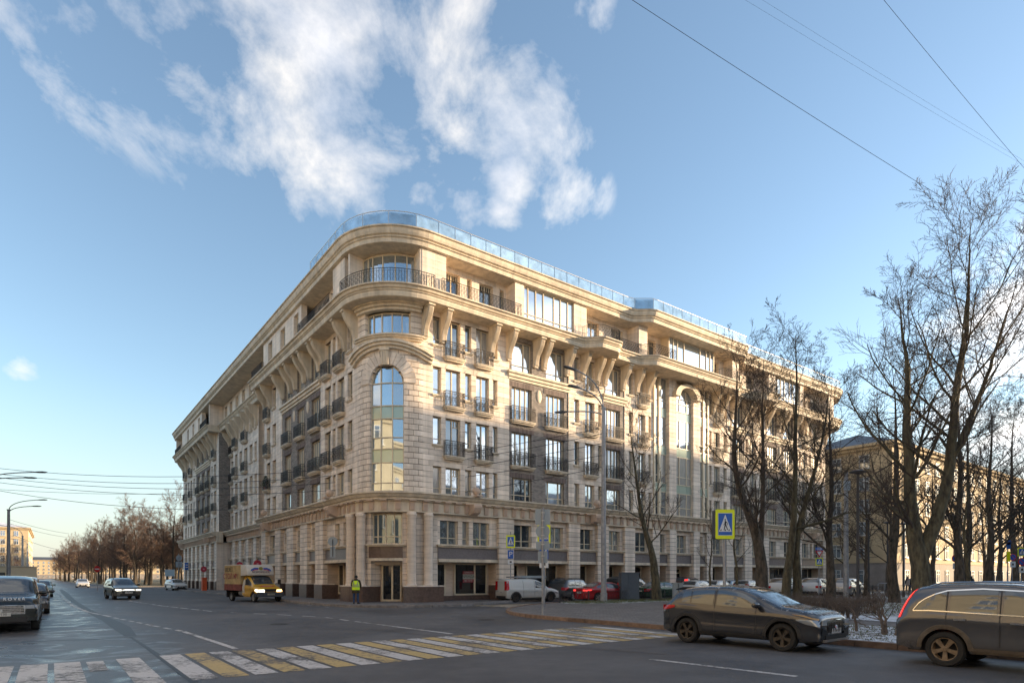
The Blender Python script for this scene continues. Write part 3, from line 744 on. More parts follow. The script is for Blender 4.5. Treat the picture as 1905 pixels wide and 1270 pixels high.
def half_round(c, z, r, d, m, name, n=12, d0=-.02, sy=1.0):
    mb = MB(); pts = [(c+r*math.cos(t), z+r*sy*math.sin(t)) for t in np.linspace(0, math.pi, n+1)]
    # fan in the facade frame so that it follows the curve of the wall
    vs = [PF.map(c, d, z)]+[PF.map(x, d, y) for x, y in pts]
    mb.add(vs, [(0, k+1, k+2) for k in range(n)]); return mb.build(name, m, BLD)
half_round(ca, K(29), 1.25, CB-.01, GLASS, 'arched_pane', sy=.75)
mbh = MB()
for k, t in enumerate(np.linspace(0, math.pi, 15)[:-1]):
    t2 = t+math.pi/14; ri, ro = 1.25, 1.9
    pts = [(ca+ri*math.cos(t), K(29)+ri*.75*math.sin(t)), (ca+ro*math.cos(t), K(29)+ro*.66*math.sin(t)), (ca+ro*math.cos(t2), K(29)+ro*.66*math.sin(t2)), (ca+ri*math.cos(t2), K(29)+ri*.75*math.sin(t2))]
    m = MB(); m.fprism(PF, pts, 0, CB+.75, random.uniform(-.06, .06)); m.build('arch_hood_stone', TRIM, BLD)
mb = MB(); mb.fbox(PF, ca-1.9, ca+1.9, -.2, CB-.1, K(29), ZTOP); mb.build('arch_wall', STONE, BLD)
for sx in (-.42, .42):
    mb = MB(); mb.fbox(PF, ca+sx-.04, ca+sx+.04, CB-.04, CB+.05, K(29), K(29)+.75); mb.build('arch_mullion', FRAME, BLD)
# ------------------------------------------------------------------ rounded corner of the building
AH = 1.2; ZS = 14.6
arch = (-AH, AH, ZB+.05, ZS+AH, ZS); topw = (-1.65, 1.65, K(27.2), K(31.6))
stone_wall(-PF.h, PF.h, ZB, ZTOP, 0.0, [arch, topw], near=True, blk=0.85, gap=0.03)
for k in range(16):                      # voussoirs round the arch
    t0, t1 = math.pi*k/16+.008, math.pi*(k+1)/16-.008
    ri, ro = AH, 2.02
    pts = [(ri*math.cos(t0), ZS+ri*math.sin(t0)), (ro*math.cos(t0), ZS+ro*math.sin(t0)), (ro*math.cos(t1), ZS+ro*math.sin(t1)), (ri*math.cos(t1), ZS+ri*math.sin(t1))]
    m = MB(); m.fprism(PF, pts, -.42, .07, random.gauss(-.06, .06)); m.build('voussoir', STONE, BLD)
m = MB(); m.fbox(PF, -.24, .24, -.1, .26, ZS+AH-.12, ZS+2.15); m.fbox(PF, -.3, .3, -.1, .32, ZS+2.0, ZS+2.14)
for k in (-.14, 0, .14): m.fbox(PF, k-.03, k+.03, .2, .3, ZS+AH-.02, ZS+1.95)
m.build('keystone', TRIM, BLD)
rows = [(ZB+.05, 8.0), (8.0, 9.35), ('s', 9.35, 10.25), (10.25, 11.0), (11.0, 12.25), ('s', 12.25, 13.1), (13.1, ZS)]
cx3 = [-AH, -.42, .42, AH]
frm = MB()
for x in cx3: frm.fbox(PF, x-.035, x+.035, -.3, -.17, ZB+.05, ZS+(.95 if abs(x) < 1 else 0))
frm.fbox(PF, -AH, AH, -.3, -.17, ZB+.05, ZB+.12)
for t in np.linspace(0, math.pi, 15)[:-1]:
    t2 = t+math.pi/14; pts = [((AH-.08)*math.cos(t), ZS+(AH-.08)*math.sin(t)), (AH*math.cos(t), ZS+AH*math.sin(t)), (AH*math.cos(t2), ZS+AH*math.sin(t2)), ((AH-.08)*math.cos(t2), ZS+(AH-.08)*math.sin(t2))]
    frm.fprism(PF, pts, -.3, -.165)
for r_ in rows: frm.fbox(PF, -AH, AH, -.295, -.175, r_[-1]-.03, r_[-1]+.03)
arw = frm.build('arched_corner_window', FRAME, BLD)
for r_ in rows:
    g = SPAND if r_[0] == 's' else GLASS; za, zb = r_[-2], r_[-1]
    for i in range(3):
        a, b = cx3[i]+.02, cx3[i+1]-.02; m = MB(); tl = random.uniform(-.03, .03)
        m.add([PF.map(a, -.24+tl, za), PF.map(b, -.24-tl, za), PF.map(b, -.24-tl, zb), PF.map(a, -.24+tl, zb)], [(0, 1, 2, 3)])
        m.build('spandrel_panel' if r_[0] == 's' else 'pane', g, arw)
for i in range(3):                       # lights in the arch head
    xs_ = np.linspace(cx3[i]+.02, cx3[i+1]-.02, 7); m = MB()
    top = [(x, ZS+math.sqrt(max(0, (AH-.03)**2-x*x))) for x in xs_]
    vs = [PF.map(x, -.24, ZS) for x in xs_]+[PF.map(x, -.24, z) for x, z in top]
    m.add(vs, [(k, k+1, 8+k, 7+k) for k in range(6)]); m.build('pane', GLASS, arw)
def band_curve(name, zf, h, out, s0, s1, n=36, m_=TRIM):
    mb = MB()
    for j, (za, zb, dd) in enumerate(((0, .35*h, out*.45), (.36*h, .68*h, out*.75), (.69*h, h, out))):
        vs = []
        for i in range(n+1):
            q = s0+(s1-s0)*i/n; z = zf(q)
            vs += [PF.map(q, -.1, z+za), PF.map(q, dd, z+za), PF.map(q, dd, z+zb), PF.map(q, -.1, z+zb)]
        fs = [(0, 1, 2, 3), (4*n+3, 4*n+2, 4*n+1, 4*n)]+[(4*i+k, 4*i+4+k, 4*i+4+(k+1) % 4, 4*i+(k+1) % 4) for i in range(n) for k in range(4)]
        mb.add(vs, fs)
    return mb.build(name, m_, BLD)
band_curve('arch_hood_moulding', lambda q: 16.15+.72*math.cos(min(1, abs(q)/3.1)*math.pi/2)-0.1, .55, .5, -3.1, 3.1)
band_curve('corner_window_sill', lambda q: 17.36, .34, .42, -2.35, 2.35)
window(topw[0], topw[1], topw[2], topw[3], -.3, 5, (), True, weights=[.8, 1, 1.1, 1, .8], name='curved_window')
band_curve('corner_window_head', lambda q: K(31.7), .5, .55, -2.3, 2.3)
# ------------------------------------------------------------------ top floor: piers forward, loggias back
ZF, ZH = 20.5, 23.13
def pier(s0, s1, d=1.0):
    s0, s1 = min(s0, s1), max(s0, s1); mb = MB()
    n = 5; h = (ZH-ZF)/n; m2 = max(1, round((s1-s0)/.8))
    for k in range(n):
        for i in range(m2):
            a, b = s0+(s1-s0)*i/m2, s0+(s1-s0)*(i+1)/m2
            mb.fbox(PF, a+(.005 if i else 0), b-(.005 if i < m2-1 else 0), -.45, d, ZF+k*h, ZF+(k+1)*h-.01, random.gauss(0, .05))
    mb.build('top_floor_pier', STONE, BLD)
def topwall(s0, s1, d, wins, split=True, kinds=None, rail=None):
    s0, s1 = min(s0, s1), max(s0, s1)
    ops = [(min(a, b), max(a, b), ZF+(.0 if kd == 'f' else .55), ZH-.35) for a, b, kd in wins]
    mb = MB()
    zs = sorted({ZF, ZH} | {z for o in ops for z in (o[2], o[3])})
    for za, zb in zip(zs[:-1], zs[1:]):
        for p, q in free(s0, s1, ops, (za+zb)/2):
            m2 = max(1, round((q-p)/1.0))
            for i in range(m2): mb.fbox(PF, p+(q-p)*i/m2+(.004 if i else 0), p+(q-p)*(i+1)/m2-(.004 if i < m2-1 else 0), d-.45, d, za, zb-.004, random.gauss(0, .05))
    mb.build('top_floor_wall', STONE, BLD)
    for (a, b, kd), o in zip(wins, ops):
        w = o[1]-o[0]
        window(o[0], o[1], o[2], o[3], d-.3, 1 if w < .7 else (2 if w < 2 else 6), () if kd == 'f' else (.45,), split, bars=tuple((c, .42) for c in range(1 if w < .7 else 2)) if kd == 'f' and w < 2 and split else ())
for mir in (False, True):
    q = (lambda a: SR(a)) if not mir else (lambda a: SR(2*CEN-a)); sp = not mir
    pier(q(2.75) if not mir else q(3.2), q(4.4))
    topwall(q(4.4), q(10.18), -.05, [(q(4.95), q(6.15), 'f'), (q(6.72), q(7.12), 'f'), (q(7.75), q(8.95), 'f'), (q(9.55), q(9.95), 'f')], sp)
    pier(q(10.18), q(11.0))
    window(min(q(11.0), q(15.95)), max(q(11.0), q(15.95)), ZF+.02, ZH-.02, .85, 7, (.62,), sp, weights=[.6, 1, 1, 1.4, .9, 1, .8], name='wide_window')
    pier(q(15.95), q(17.3))
    topwall(q(17.3), q(23.17), -.05, [(q(18.39), q(19.75), 'f'), (q(21.2), q(22.6), 'w')], sp)
    pier(q(23.17), q(24.25), 1.25)
    topwall(q(24.25), q(27.2), .3, [(q(25.1), q(26.5), 'f')], sp)
window(SR(27.2), SR(33.8), ZF+.02, ZH-.02, 1.15, 7, (.6,), True, weights=[.5, .5, .8, 2.0, .8, .5, .5], name='bay_window')
for a in (27.2, 33.8):
    mb = MB(); mb.fbox(PF, SR(a)-.06, SR(a)+.06, -.2, 1.2, ZF, ZH); mb.build('bay_side', FRAME, BLD)
# corner loggia
pier(SLf(3.15), SLf(5.25)); 
for sg in (-1, 1):
    mb = MB(); mb.fbox(PF, sg*2.02-.07, sg*2.02+.07, -.4, .98, ZF, ZH); mb.build('loggia_cheek', STONE, BLD)
window(-1.95, 1.95, ZF+.05, ZH-.12, -.1, 6, (), True, weights=[.7, .5, 1, 1.1, 1, .7], name='loggia_window')
mb = MB(); mb.fbox(PF, -2.3, 2.3, -.5, -.2, ZF, ZH); mb.build('loggia_wall', STONE, BLD)
# left top floor
topwall(SLf(5.25), SLf(12.0), -.05, [(SLf(5.7), SLf(6.9), 'f'), (SLf(7.5), SLf(8.1), 'f'), (SLf(8.8), SLf(10.0), 'f'), (SLf(10.6), SLf(11.2), 'f')])
topwall(SLf(12.0), SLf(22.7), 1.0, [(SLf(12.7), SLf(13.9), 'w'), (SLf(16.2), SLf(17.5), 'w'), (SLf(19.9), SLf(21.2), 'w')])
topwall(SLf(22.7), SLf(26.3), -.05, [(SLf(23.2), SLf(24.3), 'f'), (SLf(25.0), SLf(26.0), 'f')])
topwall(SLf(26.3), SLf(47.2), -.6, [(SLf(b), SLf(b+1.35), 'w') for b in (27.2, 30.2, 33.2, 36.2, 39.2, 42.2, 44.8)], False)
topwall(SLf(47.2), SLf(51.6), -.05, [(SLf(48.4), SLf(49.6), 'f'), (SLf(50.1), SLf(51.1), 'f')], False)
topwall(SLf(51.6), SLf(66.6), 1.0, [(SLf(53), SLf(54.4), 'w'), (SLf(57.0), SLf(58.4), 'w'), (SLf(61), SLf(62.4), 'w')], False)
topwall(SLf(66.6), SLf(71.6), -.05, [(SLf(68), SLf(69.4), 'f')], False)
pier(SLf(71.6), PF.sl2)
for b, d1 in ((12.0, 1.0), (22.7, 1.0), (51.6, 1.0), (66.6, 1.0), (47.2, 1.0)):
    pass
mb = MB(); mb.prism([ab(-1.0, 46.9)[:2], ab(.6, 46.9)[:2], ab(.6, 47.19)[:2], ab(-1.0, 47.19)[:2]], ZF, ZH); mb.build('wing_end_wall', STONE, BLD)
# ------------------------------------------------------------------ cornices swept along the wall, in cut lengths
def smooth(t): t = max(0, min(1, t)); return t*t*(3-2*t)
def bulge(q, lo, hi, amp, e): return amp*min(smooth((q-lo)/e), smooth((hi-q)/e))
def dm_mid(q):
    d = 0.0
    for lo, hi, amp, e in ((SR(16.6), SR(20.9), 1.05, 1.3), (SR(23.0), SR(38.0), .95, 1.6), (SR(40.1), SR(44.4), 1.05, 1.3)): d = max(d, bulge(q, lo, hi, amp, e))
    if SLf(46.4) < q < SLf(26.3): d = -1.3
    return d
def dm_top(q): return bulge(q, SR(22.0), SR(39.0), 1.1, 1.9)
def sweep(name, prof, dm, mat_, s0=None, s1=None, seglen=1.7, parent=BLD, extra=(), gap=.006):
    s0 = PF.sl2-8 if s0 is None else s0; s1 = PF.sr2+8 if s1 is None else s1
    cuts = sorted(set([s0, s1]+[c for c in extra if s0 < c < s1])); full = []
    for a, b in zip(cuts[:-1], cuts[1:]):
        n = max(1, round((b-a)/seglen)); full += [(a+(b-a)*i/n, a+(b-a)*(i+1)/n) for i in range(n)]
    for a, b in full:
        a2, b2 = a+gap/2, b-gap/2
        wav = any(abs(dm(a+(b-a)*t)-dm(a+(b-a)*(t+.25))) > 1e-4 for t in (0, .25, .5, .75)) and dm((a+b)/2) > -1
        n = 7 if (wav or PF.curved(a, b)) else 1
        mb = MB(); vs = []; k = len(prof)
        for i in range(n+1):
            q = a2+(b2-a2)*i/n; x = dm(q if i not in (0, n) else (a+b)/2+(q-(a+b)/2)*.999)
            for (d, z) in prof: vs.append(PF.map(q, d+x if d > -1 else d, z))
        fs = [tuple(range(k)), tuple(n*k+j for j in range(k-1, -1, -1))]
        for i in range(n):
            for j in range(k): fs.append((i*k+j, (i+1)*k+j, (i+1)*k+(j+1) % k, i*k+(j+1) % k))
        mb.add(vs, fs, random.gauss(0, .04)); mb.build(name, mat_, parent)
MID = [(-1.5, 19.72), (1.08, 19.72), (1.20, 19.76), (1.25, 19.95), (1.25, 20.06), (1.33, 20.10), (1.33, 20.14), (1.24, 20.17), (1.24, 20.20), (1.36, 20.24), (1.42, 20.38), (1.55, 20.42), (1.55, 20.5), (-1.5, 20.5)]
TOP = [(-1.5, 23.13), (1.10, 23.13), (1.22, 23.16), (1.25, 23.42), (1.35, 23.47), (1.35, 23.51), (1.26, 23.54), (1.26, 23.58), (1.40, 23.64), (1.46, 23.78), (1.50, 23.98), (1.60, 24.02), (1.60, 24.10), (-1.5, 24.10)]
brk = [SLf(46.4), SLf(26.3)]
sweep('balcony_cornice', MID, dm_mid, TRIM, extra=brk)
sweep('roof_cornice', TOP, dm_top, TRIM)
sweep('roof_edge', [(-1.4, 24.10), (1.52, 24.103), (1.52, 24.16), (-1.4, 24.16)], dm_top, ROOFM, seglen=6)
for b in (26.3, 46.4):
    mb = MB(); mb.prism([ab(-1.25, b)[:2], ab(.6, b)[:2], ab(.6, b+.01)[:2], ab(-1.25, b+.01)[:2]], 19.73, 20.49); mb.build('cornice_end', TRIM, BLD)
# roof deck
rp = [PF.map(q, -1.2, 0)[:2] for q in list(np.linspace(PF.sl2-6, PF.sl1, 8))+[SLf(40), SLf(10)]+list(np.linspace(-PF.h, PF.h, 10))+[SR(20), SR(45)]+list(np.linspace(PF.sr1, PF.sr2+6, 10))]
mb = MB(); mb.prism(rp+[ab(30, 20)[:2], ab(20, 30)[:2]], 23.9, 24.05); mb.build('roof', ROOFM, BLD)
# closed back so that no daylight shows through the courtyard side
core = MB(); core.prism([x[:2] for x in (ab(2.2, 72), ab(2.2, 4), ab(4, 2.2), ab(58, 2.2), ab(58, 16), ab(16, 16), ab(16, 72))], 0.1, 23.95); core.build('core_wall', mat('courtyard_plaster', (0.3, 0.27, 0.24), 0.9), BLD)
# glass balustrade on the roof edge
def balustrade(s0, s1, step=1.25):
    n = int((s1-s0)/step); st = (s1-s0)/n
    for i in range(n):
        a, b = s0+i*st+.025, s0+(i+1)*st-.025; m = MB(); da, db = 1.32+dm_top(a), 1.32+dm_top(b)
        m.add([PF.map(a, da, 24.2), PF.map(b, db, 24.2), PF.map(b, db, 24.98), PF.map(a, da, 24.98), PF.map(a, da-.02, 24.2), PF.map(b, db-.02, 24.2), PF.map(b, db-.02, 24.98), PF.map(a, da-.02, 24.98)], [(0, 1, 2, 3), (7, 6, 5, 4), (0, 4, 5, 1), (3, 2, 6, 7), (0, 3, 7, 4), (1, 5, 6, 2)])
        m.build('balustrade_pane', BALU, BLD)
        m = MB(); p = Vector(PF.map(s0+i*st, 1.31+dm_top(s0+i*st), 24.1)); m.boxc((p.x, p.y, 24.6), (.045, .045, 1.0)); m.build('balustrade_post', STEEL, BLD)
    m = MB(); m.tube([PF.map(q, 1.31+dm_top(q), 25.08) for q in np.arange(s0, s1, .6)], .025, 5); m.build('balustrade_rail', STEEL, BLD)
balustrade(SLf(9), SR(60.0))
# iron railings along the top-floor loggias
def long_rail(s0, s1, off=1.22, h=1.0):
    s0, s1 = min(s0, s1), max(s0, s1)
    mb = MB(); D = lambda q: off+dm_mid(q)
    qs = np.linspace(s0, s1, max(3, int((s1-s0)/.3)))
    for z, r in ((ZF+h, .024), (ZF+h-.15, .012), (ZF+.1, .014)): mb.tube([PF.map(q, D(q), z) for q in qs], r, 4)
    n = int((s1-s0)/.13)
    for i in range(n+1):
        q = s0+(s1-s0)*i/n; p = PF.map(q, D(q), 0); mb.boxc((p[0], p[1], ZF+h/2), (.02, .02, h))
        if i < n:
            rr = .052
            for zc in ((.32, .62) if i % 2 else (.47, .76)):
                qq = q+(s1-s0)/n/2
                mb.tube([PF.map(qq+rr*math.cos(t*1.0472), D(qq), ZF+zc+rr*1.6*math.sin(t*1.0472)) for t in range(7)], .010, 3, cap=False)
    for q in (s0, s1):
        a, b = Vector(PF.map(q, D(q), 0)), Vector(PF.map(q, .2, 0))
        for z in (ZF+h, ZF+.1): mb.tube([(a.x, a.y, z), (b.x, b.y, z)], .018, 4)
        for t in np.linspace(0, 1, 8): p = a.lerp(b, t); mb.boxc((p.x, p.y, ZF+h/2), (.02, .02, h))
    mb.build('loggia_railing', IRON, BLD)
long_rail(-2.75, 2.75)
for a, b in ((4.0, 10.6), (16.9, 20.6), (20.8, 23.4), (23.6, 26.9), (34.1, 37.4), (40.3, 44.1), (50.6, 57)): long_rail(SR(a), SR(b))
for a, b in ((5.4, 12.2), (22.5, 26.1), (47.3, 51.8), (66.4, 71.8)): long_rail(SLf(a), SLf(b))
# big scrolled brackets under the balcony cornice
def corbel_mesh():
    pr = [(-.15, 1.98), (1.05, 1.98), (1.05, 1.86), (.98, 1.84), (.96, 1.7), (.84, 1.42), (.62, 1.1), (.40, .82), (.26, .5), (.22, .22), (.24, .1), (.16, 0), (-.15, 0)]
    mb = MB(); w = .19
    n = len(pr)
    for sx0, sx1, sc in ((-w, w, 1.0),):
        vs = [(sx0, y, z) for y, z in pr]+[(sx1, y, z) for y, z in pr]
        mb.add(vs, [tuple(range(n)), tuple(range(2*n-1, n-1, -1))]+[(i, n+i, n+(i+1) % n, (i+1) % n) for i in range(n)])
    for sx in (-.12, -.04, .04, .12):     # raised flutes on the front
        pp = pr[3:11]
        vs = []
        for y, z in pp: vs += [(sx-.022, y-.01, z), (sx-.016, y+.028, z-.01), (sx+.016, y+.028, z-.01), (sx+.022, y-.01, z)]
        mb.add(vs, [(4*i+k, 4*i+4+k, 4*i+5+k, 4*i+1+k) for i in range(len(pp)-1) for k in range(3)])
    mb.boxc((0, .5, 1.93), (.48, 1.2, .1))
    mb.boxc((0, .09, -.03), (.30, .2, .07))
    return mb.mesh('cornice_bracket', TRIM)
CORB = corbel_mesh()
cr_ = [3.3, 4.72, 8.75, 10.3, 12.85, 13.7, 16.1, 17.75, 19.4, 20.3, 22.5, 24.2, 25.7]
for a in cr_:
    place_on(CORB, 'cornice_bracket', SR(a), 0, 17.73); place_on(CORB, 'cornice_bracket', SR(2*CEN-a), 0, 17.73)
for b in (3.5, 5.4, 9.75, 10.7, 12.95, 14.2, 16.5, 17.8, 20.1, 23.8, 25.6, 48.0, 49.6, 51.8, 54.6, 57.8, 61.3, 64.2, 68.4, 71.2): place_on(CORB, 'cornice_bracket', SLf(b), 0, 17.73)
for b in (31.0, 32.6, 34.7, 37.1, 39.2, 41.2, 43.8, 46.2): place_on(CORB, 'cornice_bracket', SLf(b), -.6 if b < 41.5 else -1.3, 17.73)
# ------------------------------------------------------------------ shop base
ent = [(-.4, 6.04), (.40, 6.04), (.40, 6.12), (.34, 6.13), (.34, 6.72), (.42, 6.74), (.42, 6.80), (.62, 6.84), (.62, 6.96), (.74, 7.0), (.86, 7.18), (.95, 7.22), (.95, 7.33), (-.4, 7.39)]
def dm_ent(q):
    if SLf(46.0) < q < SLf(26.2): return -1.2
    return 0.0
sweep('shop_cornice', ent, dm_ent, TRIM, seglen=2.6, extra=[SLf(46.0), SLf(26.2)])
tg = MB(); tg.boxc((0, .04, .24), (.36, .10, .50)); 
for x in (-.09, 0, .09): tg.boxc((x, .10, .24), (.05, .05, .40))
tg.boxc((0, .02, .53), (.42, .10, .07)); tg.boxc((0, .13, .63), (.46, .30, .10))
TG = tg.mesh('triglyph', mat('pink_limestone', (0.56, 0.42, 0.32), .75, var=.1, vscale=2, tone=1.0))
q = SLf(72); 
while q < SR(60):
    d = .34+dm_ent(q)
    place_on(TG, 'triglyph', q, d, 6.18); q += .82
# scroll consoles with stone balls on the cornice
cs = MB()
pr = [(-.1, .55), (.75, .55), (.8, .3), (.62, .05), (.4, -.1), (.1, -.2), (-.1, -.2)]
n = len(pr); cs.add([(-.32, y, z) for y, z in pr]+[(.32, y, z) for y, z in pr], [tuple(range(n)), tuple(range(2*n-1, n-1, -1))]+[(i, n+i, n+(i+1) % n, (i+1) % n) for i in range(n)])
for x in (-.24, -.12, 0, .12, .24): cs.boxc((x, .68, .2), (.06, .14, .5), rx=-.3)
cs.boxc((0, .75, 1.12), (.5, .45, .1)); 
CS = cs.mesh('scroll_console', TG.materials[0])
bl = MB(); bl.lathe([(0, -.28), (.12, -.25), (.2, -.2), (.27, -.06), (.28, 0), (.27, .08), (.2, .2), (.12, .25), (0, .28)], sides=14); BALL = bl.mesh('stone_ball', TG.materials[0], True)
for q in (SR(6.9), SR(18.6), SR(42.4), SR(54), SLf(6.3), SLf(23.2), SLf(50), SLf(69)):
    place_on(CS, 'scroll_console', q, .34, 6.25); place_on(BALL, 'stone_ball', q, .85, 7.72)
def shop_pier(s0, s1, near=True, d=.3, wide=True):
    s0, s1 = min(s0, s1), max(s0, s1)
    stone_wall(s0, s1, 1.25, 6.04, d, [], False, depth=.8, blk=.9, gap=.024)
    m = MB(); m.fbox(PF, s0-.04, s1+.04, -1.1, d+.07, .1, 1.19); m.build('pier_plinth', GRAN_B, BLD)
    m = MB(); m.fbox(PF, s0-.05, s1+.05, -.6, d+.09, 1.19, 1.28); m.build('plinth_cap', STONE, BLD)
def shop_bay(s0, s1, wins, door=False, sign=None, cols=3, split=True):
    s0, s1 = min(s0, s1), max(s0, s1)
    ops = [(min(a, b), max(a, b), 3.98, 5.75) for a, b in wins]
    stone_wall(s0, s1, 3.98, 6.04, 0, ops, False)
    for o in ops: window(o[0], o[1], o[2], o[3], -.28, 1 if o[1]-o[0] < .75 else 2, (.48,), split, weights=None if o[1]-o[0] < 1.3 else [1, .9])
    m = MB(); m.fbox(PF, s0-.05, s1+.05, -.2, .22, 3.80, 3.90); m.fbox(PF, s0-.1, s1+.1, -.2, .32, 3.902, 3.98); m.build('shop_ledge', TRIM, BLD)
    n = max(1, round((s1-s0)/1.2))
    for i in range(n):
        m = MB(); m.fbox(PF, s0+(s1-s0)*i/n+.004, s0+(s1-s0)*(i+1)/n-.004, -.3, .1, 3.02, 3.80, random.uniform(-.06, .06)); m.build('fascia_panel', GRAN_G, BLD)
    m = MB(); m.fbox(PF, s0, s1, -.3, .16, 2.86, 3.018); m.fbox(PF, s0, s1, -.3, .22, 2.80, 2.858); m.build('fascia_moulding', TRIM, BLD)
    # recess: tan side walls and shop front
    m = MB(); m.fbox(PF, s0-.3, s1+.3, -1.3, -1.0, .1, 2.85); m.fbox(PF, s0-.3, s1+.3, -1.0, -.28, 2.82, 2.99); m.build('recess_wall', REVEAL, BLD)
    for a, b in ((s0-.01, s0+.04), (s1-.04, s1+.01)):
        m = MB(); m.fbox(PF, a, b, -1.0, -.05, 1.19, 2.82); m.build('recess_cheek', REVEAL, BLD)
    w = s1-s0
    if door: window(s0+w*.12, s1-w*.12, .14, 2.6, -.93, 2, (2.0,), split, fw=.11, gm=GLASSD, name='shop_door')
    else:
        m = MB(); m.fbox(PF, s0, s1, -1.0, -.82, .1, .46); m.build('shop_plinth', GRAN_B, BLD)
        if w > 3:
            window(s0+.05, s0+w*.24, .48, 2.76, -.93, 1, (), split, fw=.12, gm=GLASSD, name='shop_window')
            window(s0+w*.38, s1-.25, .48, 2.76, -.93, 2, (), split, fw=.1, gm=GLASSD, weights=[1.6, 1], name='shop_window')
        else: window(s0+.2, s1-.2, .48, 2.76, -.93, 2, (), split, fw=.1, gm=GLASSD, name='shop_window')
for mir in (False, True):
    q = (lambda a: SR(a)) if not mir else (lambda a: SR(2*CEN-a)); sp = not mir
    W = lambda *l: [(q(a), q(b)) for a, b in l]
    shop_pier(q(3.7), q(4.3)) if mir else None
    shop_bay(q(4.3), q(9.25), W((4.5, 5.95), (6.3, 6.85), (7.2, 8.6)), split=sp)
    shop_pier(q(9.25), q(10.6))
    shop_bay(q(10.6), q(16.05), W((10.75, 12.5), (14.2, 15.7)), split=sp)
    shop_pier(q(16.05), q(17.25))
    shop_bay(q(17.25), q(19.25), W((17.4, 18.95),), split=sp)
    shop_pier(q(19.25), q(20.55))
    shop_bay(q(20.55), q(22.5), W((20.7, 22.2),), split=sp)
    shop_pier(q(22.5), q(23.75))
    shop_bay(q(23.75), q(26.1), W((24.1, 25.7),), split=sp)
    shop_pier(q(26.1), q(27.0))
    shop_bay(q(27.0), q(28.3), W((27.25, 28.05),), split=sp)
    shop_pier(q(28.3), q(29.2), d=.42)
shop_bay(SR(29.2), SR(31.8), [(SR(29.8), SR(31.2))], door=True)
bays = [(4.45, 9.2), (10.9, 12.75), (14.5, 16.3), (18.1, 19.9), (21.6, 24.7)]
shop_bay(SLf(4.45), SLf(9.2), [(SLf(5.0), SLf(5.9)), (SLf(6.6), SLf(7.5))])
for a, b in bays[1:]: shop_bay(SLf(a), SLf(b), [(SLf(a+.35), SLf(b-.35))])
for a, b in ((9.2, 10.9), (12.75, 14.5), (16.3, 18.1), (19.9, 21.6), (24.7, 26.1)): shop_pier(SLf(a), SLf(b))
class Off:
    "the same wall line, set back"
    def __init__(s, d): s.d = d
    def map(s, q, d, z): return PF.map(q, d+s.d, z)
    def segs(s, a, b, st): return 1
def shop_run(b0, b1, back, n):
    global PF
    keep = PF; w = (b1-b0)/n
    if back:
        class G(Facade):
            def basis(self, q):
                p, nn = Facade.basis(self, q); return (p[0]+nn[0]*back, p[1]+nn[1]*back), nn
        PF = G()
    for i in range(n):
        x = b0+i*w
        shop_pier(SLf(x), SLf(x+w*.36), False); shop_bay(SLf(x+w*.36), SLf(x+w), [(SLf(x+w*.5), SLf(x+w*.86))], split=False)
    PF = keep
shop_run(26.6, 45.8, -1.25, 6)
shop_run(46.5, 72.0, 0, 8)
mb = MB(); mb.prism([ab(-.3, 46.38)[:2], ab(1.7, 46.38)[:2], ab(1.7, 46.5)[:2], ab(-.3, 46.5)[:2]], .1, 6.04); mb.build('wing_base_end', STONE, BLD)
# ---- corner entrance: paired columns on pedestals, window over double door
stone_wall(1.1, 3.62, 1.2, 6.04, .02, [], False, depth=1.0, blk=.7); stone_wall(-3.75, -1.1, 1.2, 6.04, .02, [], False, depth=1.0, blk=.7)
for s0, s1 in ((1.15, 3.66), (-3.78, -1.15)):
    m = MB()
    m.fbox(PF, s0, s1, -1.0, .78, .1, 1.14); m.build('pedestal', GRAN_B, BLD); m = MB(); m.fbox(PF, s0-.04, s1+.04, -1.0, .82, 1.14, 1.21); m.build('pedestal_cap', STONE, BLD)
cm = MB(); cm.lathe([(.34, 0), (.36, .05), (.34, .1), (.30, .12), (.30, 4.5), (.32, 4.53), (.34, 4.6), (.36, 4.62), (.36, 4.72), (.30, 4.74), (.30, 4.83)], sides=20)
COLM = cm.mesh('column', STONE); smooth_angle(COLM, 40)
for q in (-2.95, -1.62, 1.62, 2.7): place_on(COLM, 'column', q, .38, 1.21)
window(-1.1, 1.1, 3.95, 5.95, -.25, 4, (.5,), True, weights=[.7, 1, 1, .9], name='entrance_window')
m = MB(); m.fbox(PF, -1.15, 1.15, -.5, -.35, 2.6, 6.04); m.build('entrance_wall', REVEAL, BLD)
m = MB(); m.fbox(PF, -1.2, 1.2, -.4, .30, 3.78, 3.86); m.fbox(PF, -1.25, 1.25, -.4, .4, 3.862, 3.95); m.build('shop_ledge', TRIM, BLD)
m = MB(); m.fbox(PF, -1.12, 1.12, -.4, .2, 3.02, 3.78); m.build('fascia_panel', GRAN_B, BLD)
m = MB(); m.fbox(PF, -1.12, 1.12, -.4, .26, 2.84, 3.018); m.build('fascia_moulding', TRIM, BLD)
window(-.85, 1.05, .14, 2.84, -.9, 2, (2.45,), True, fw=.13, gm=GLASSD, weights=[1.25, 1], name='entrance_door')
m = MB(); m.fbox(PF, -1.15, 1.15, -1.15, -1.0, .1, 2.9); m.build('entrance_back', REVEAL, BLD)
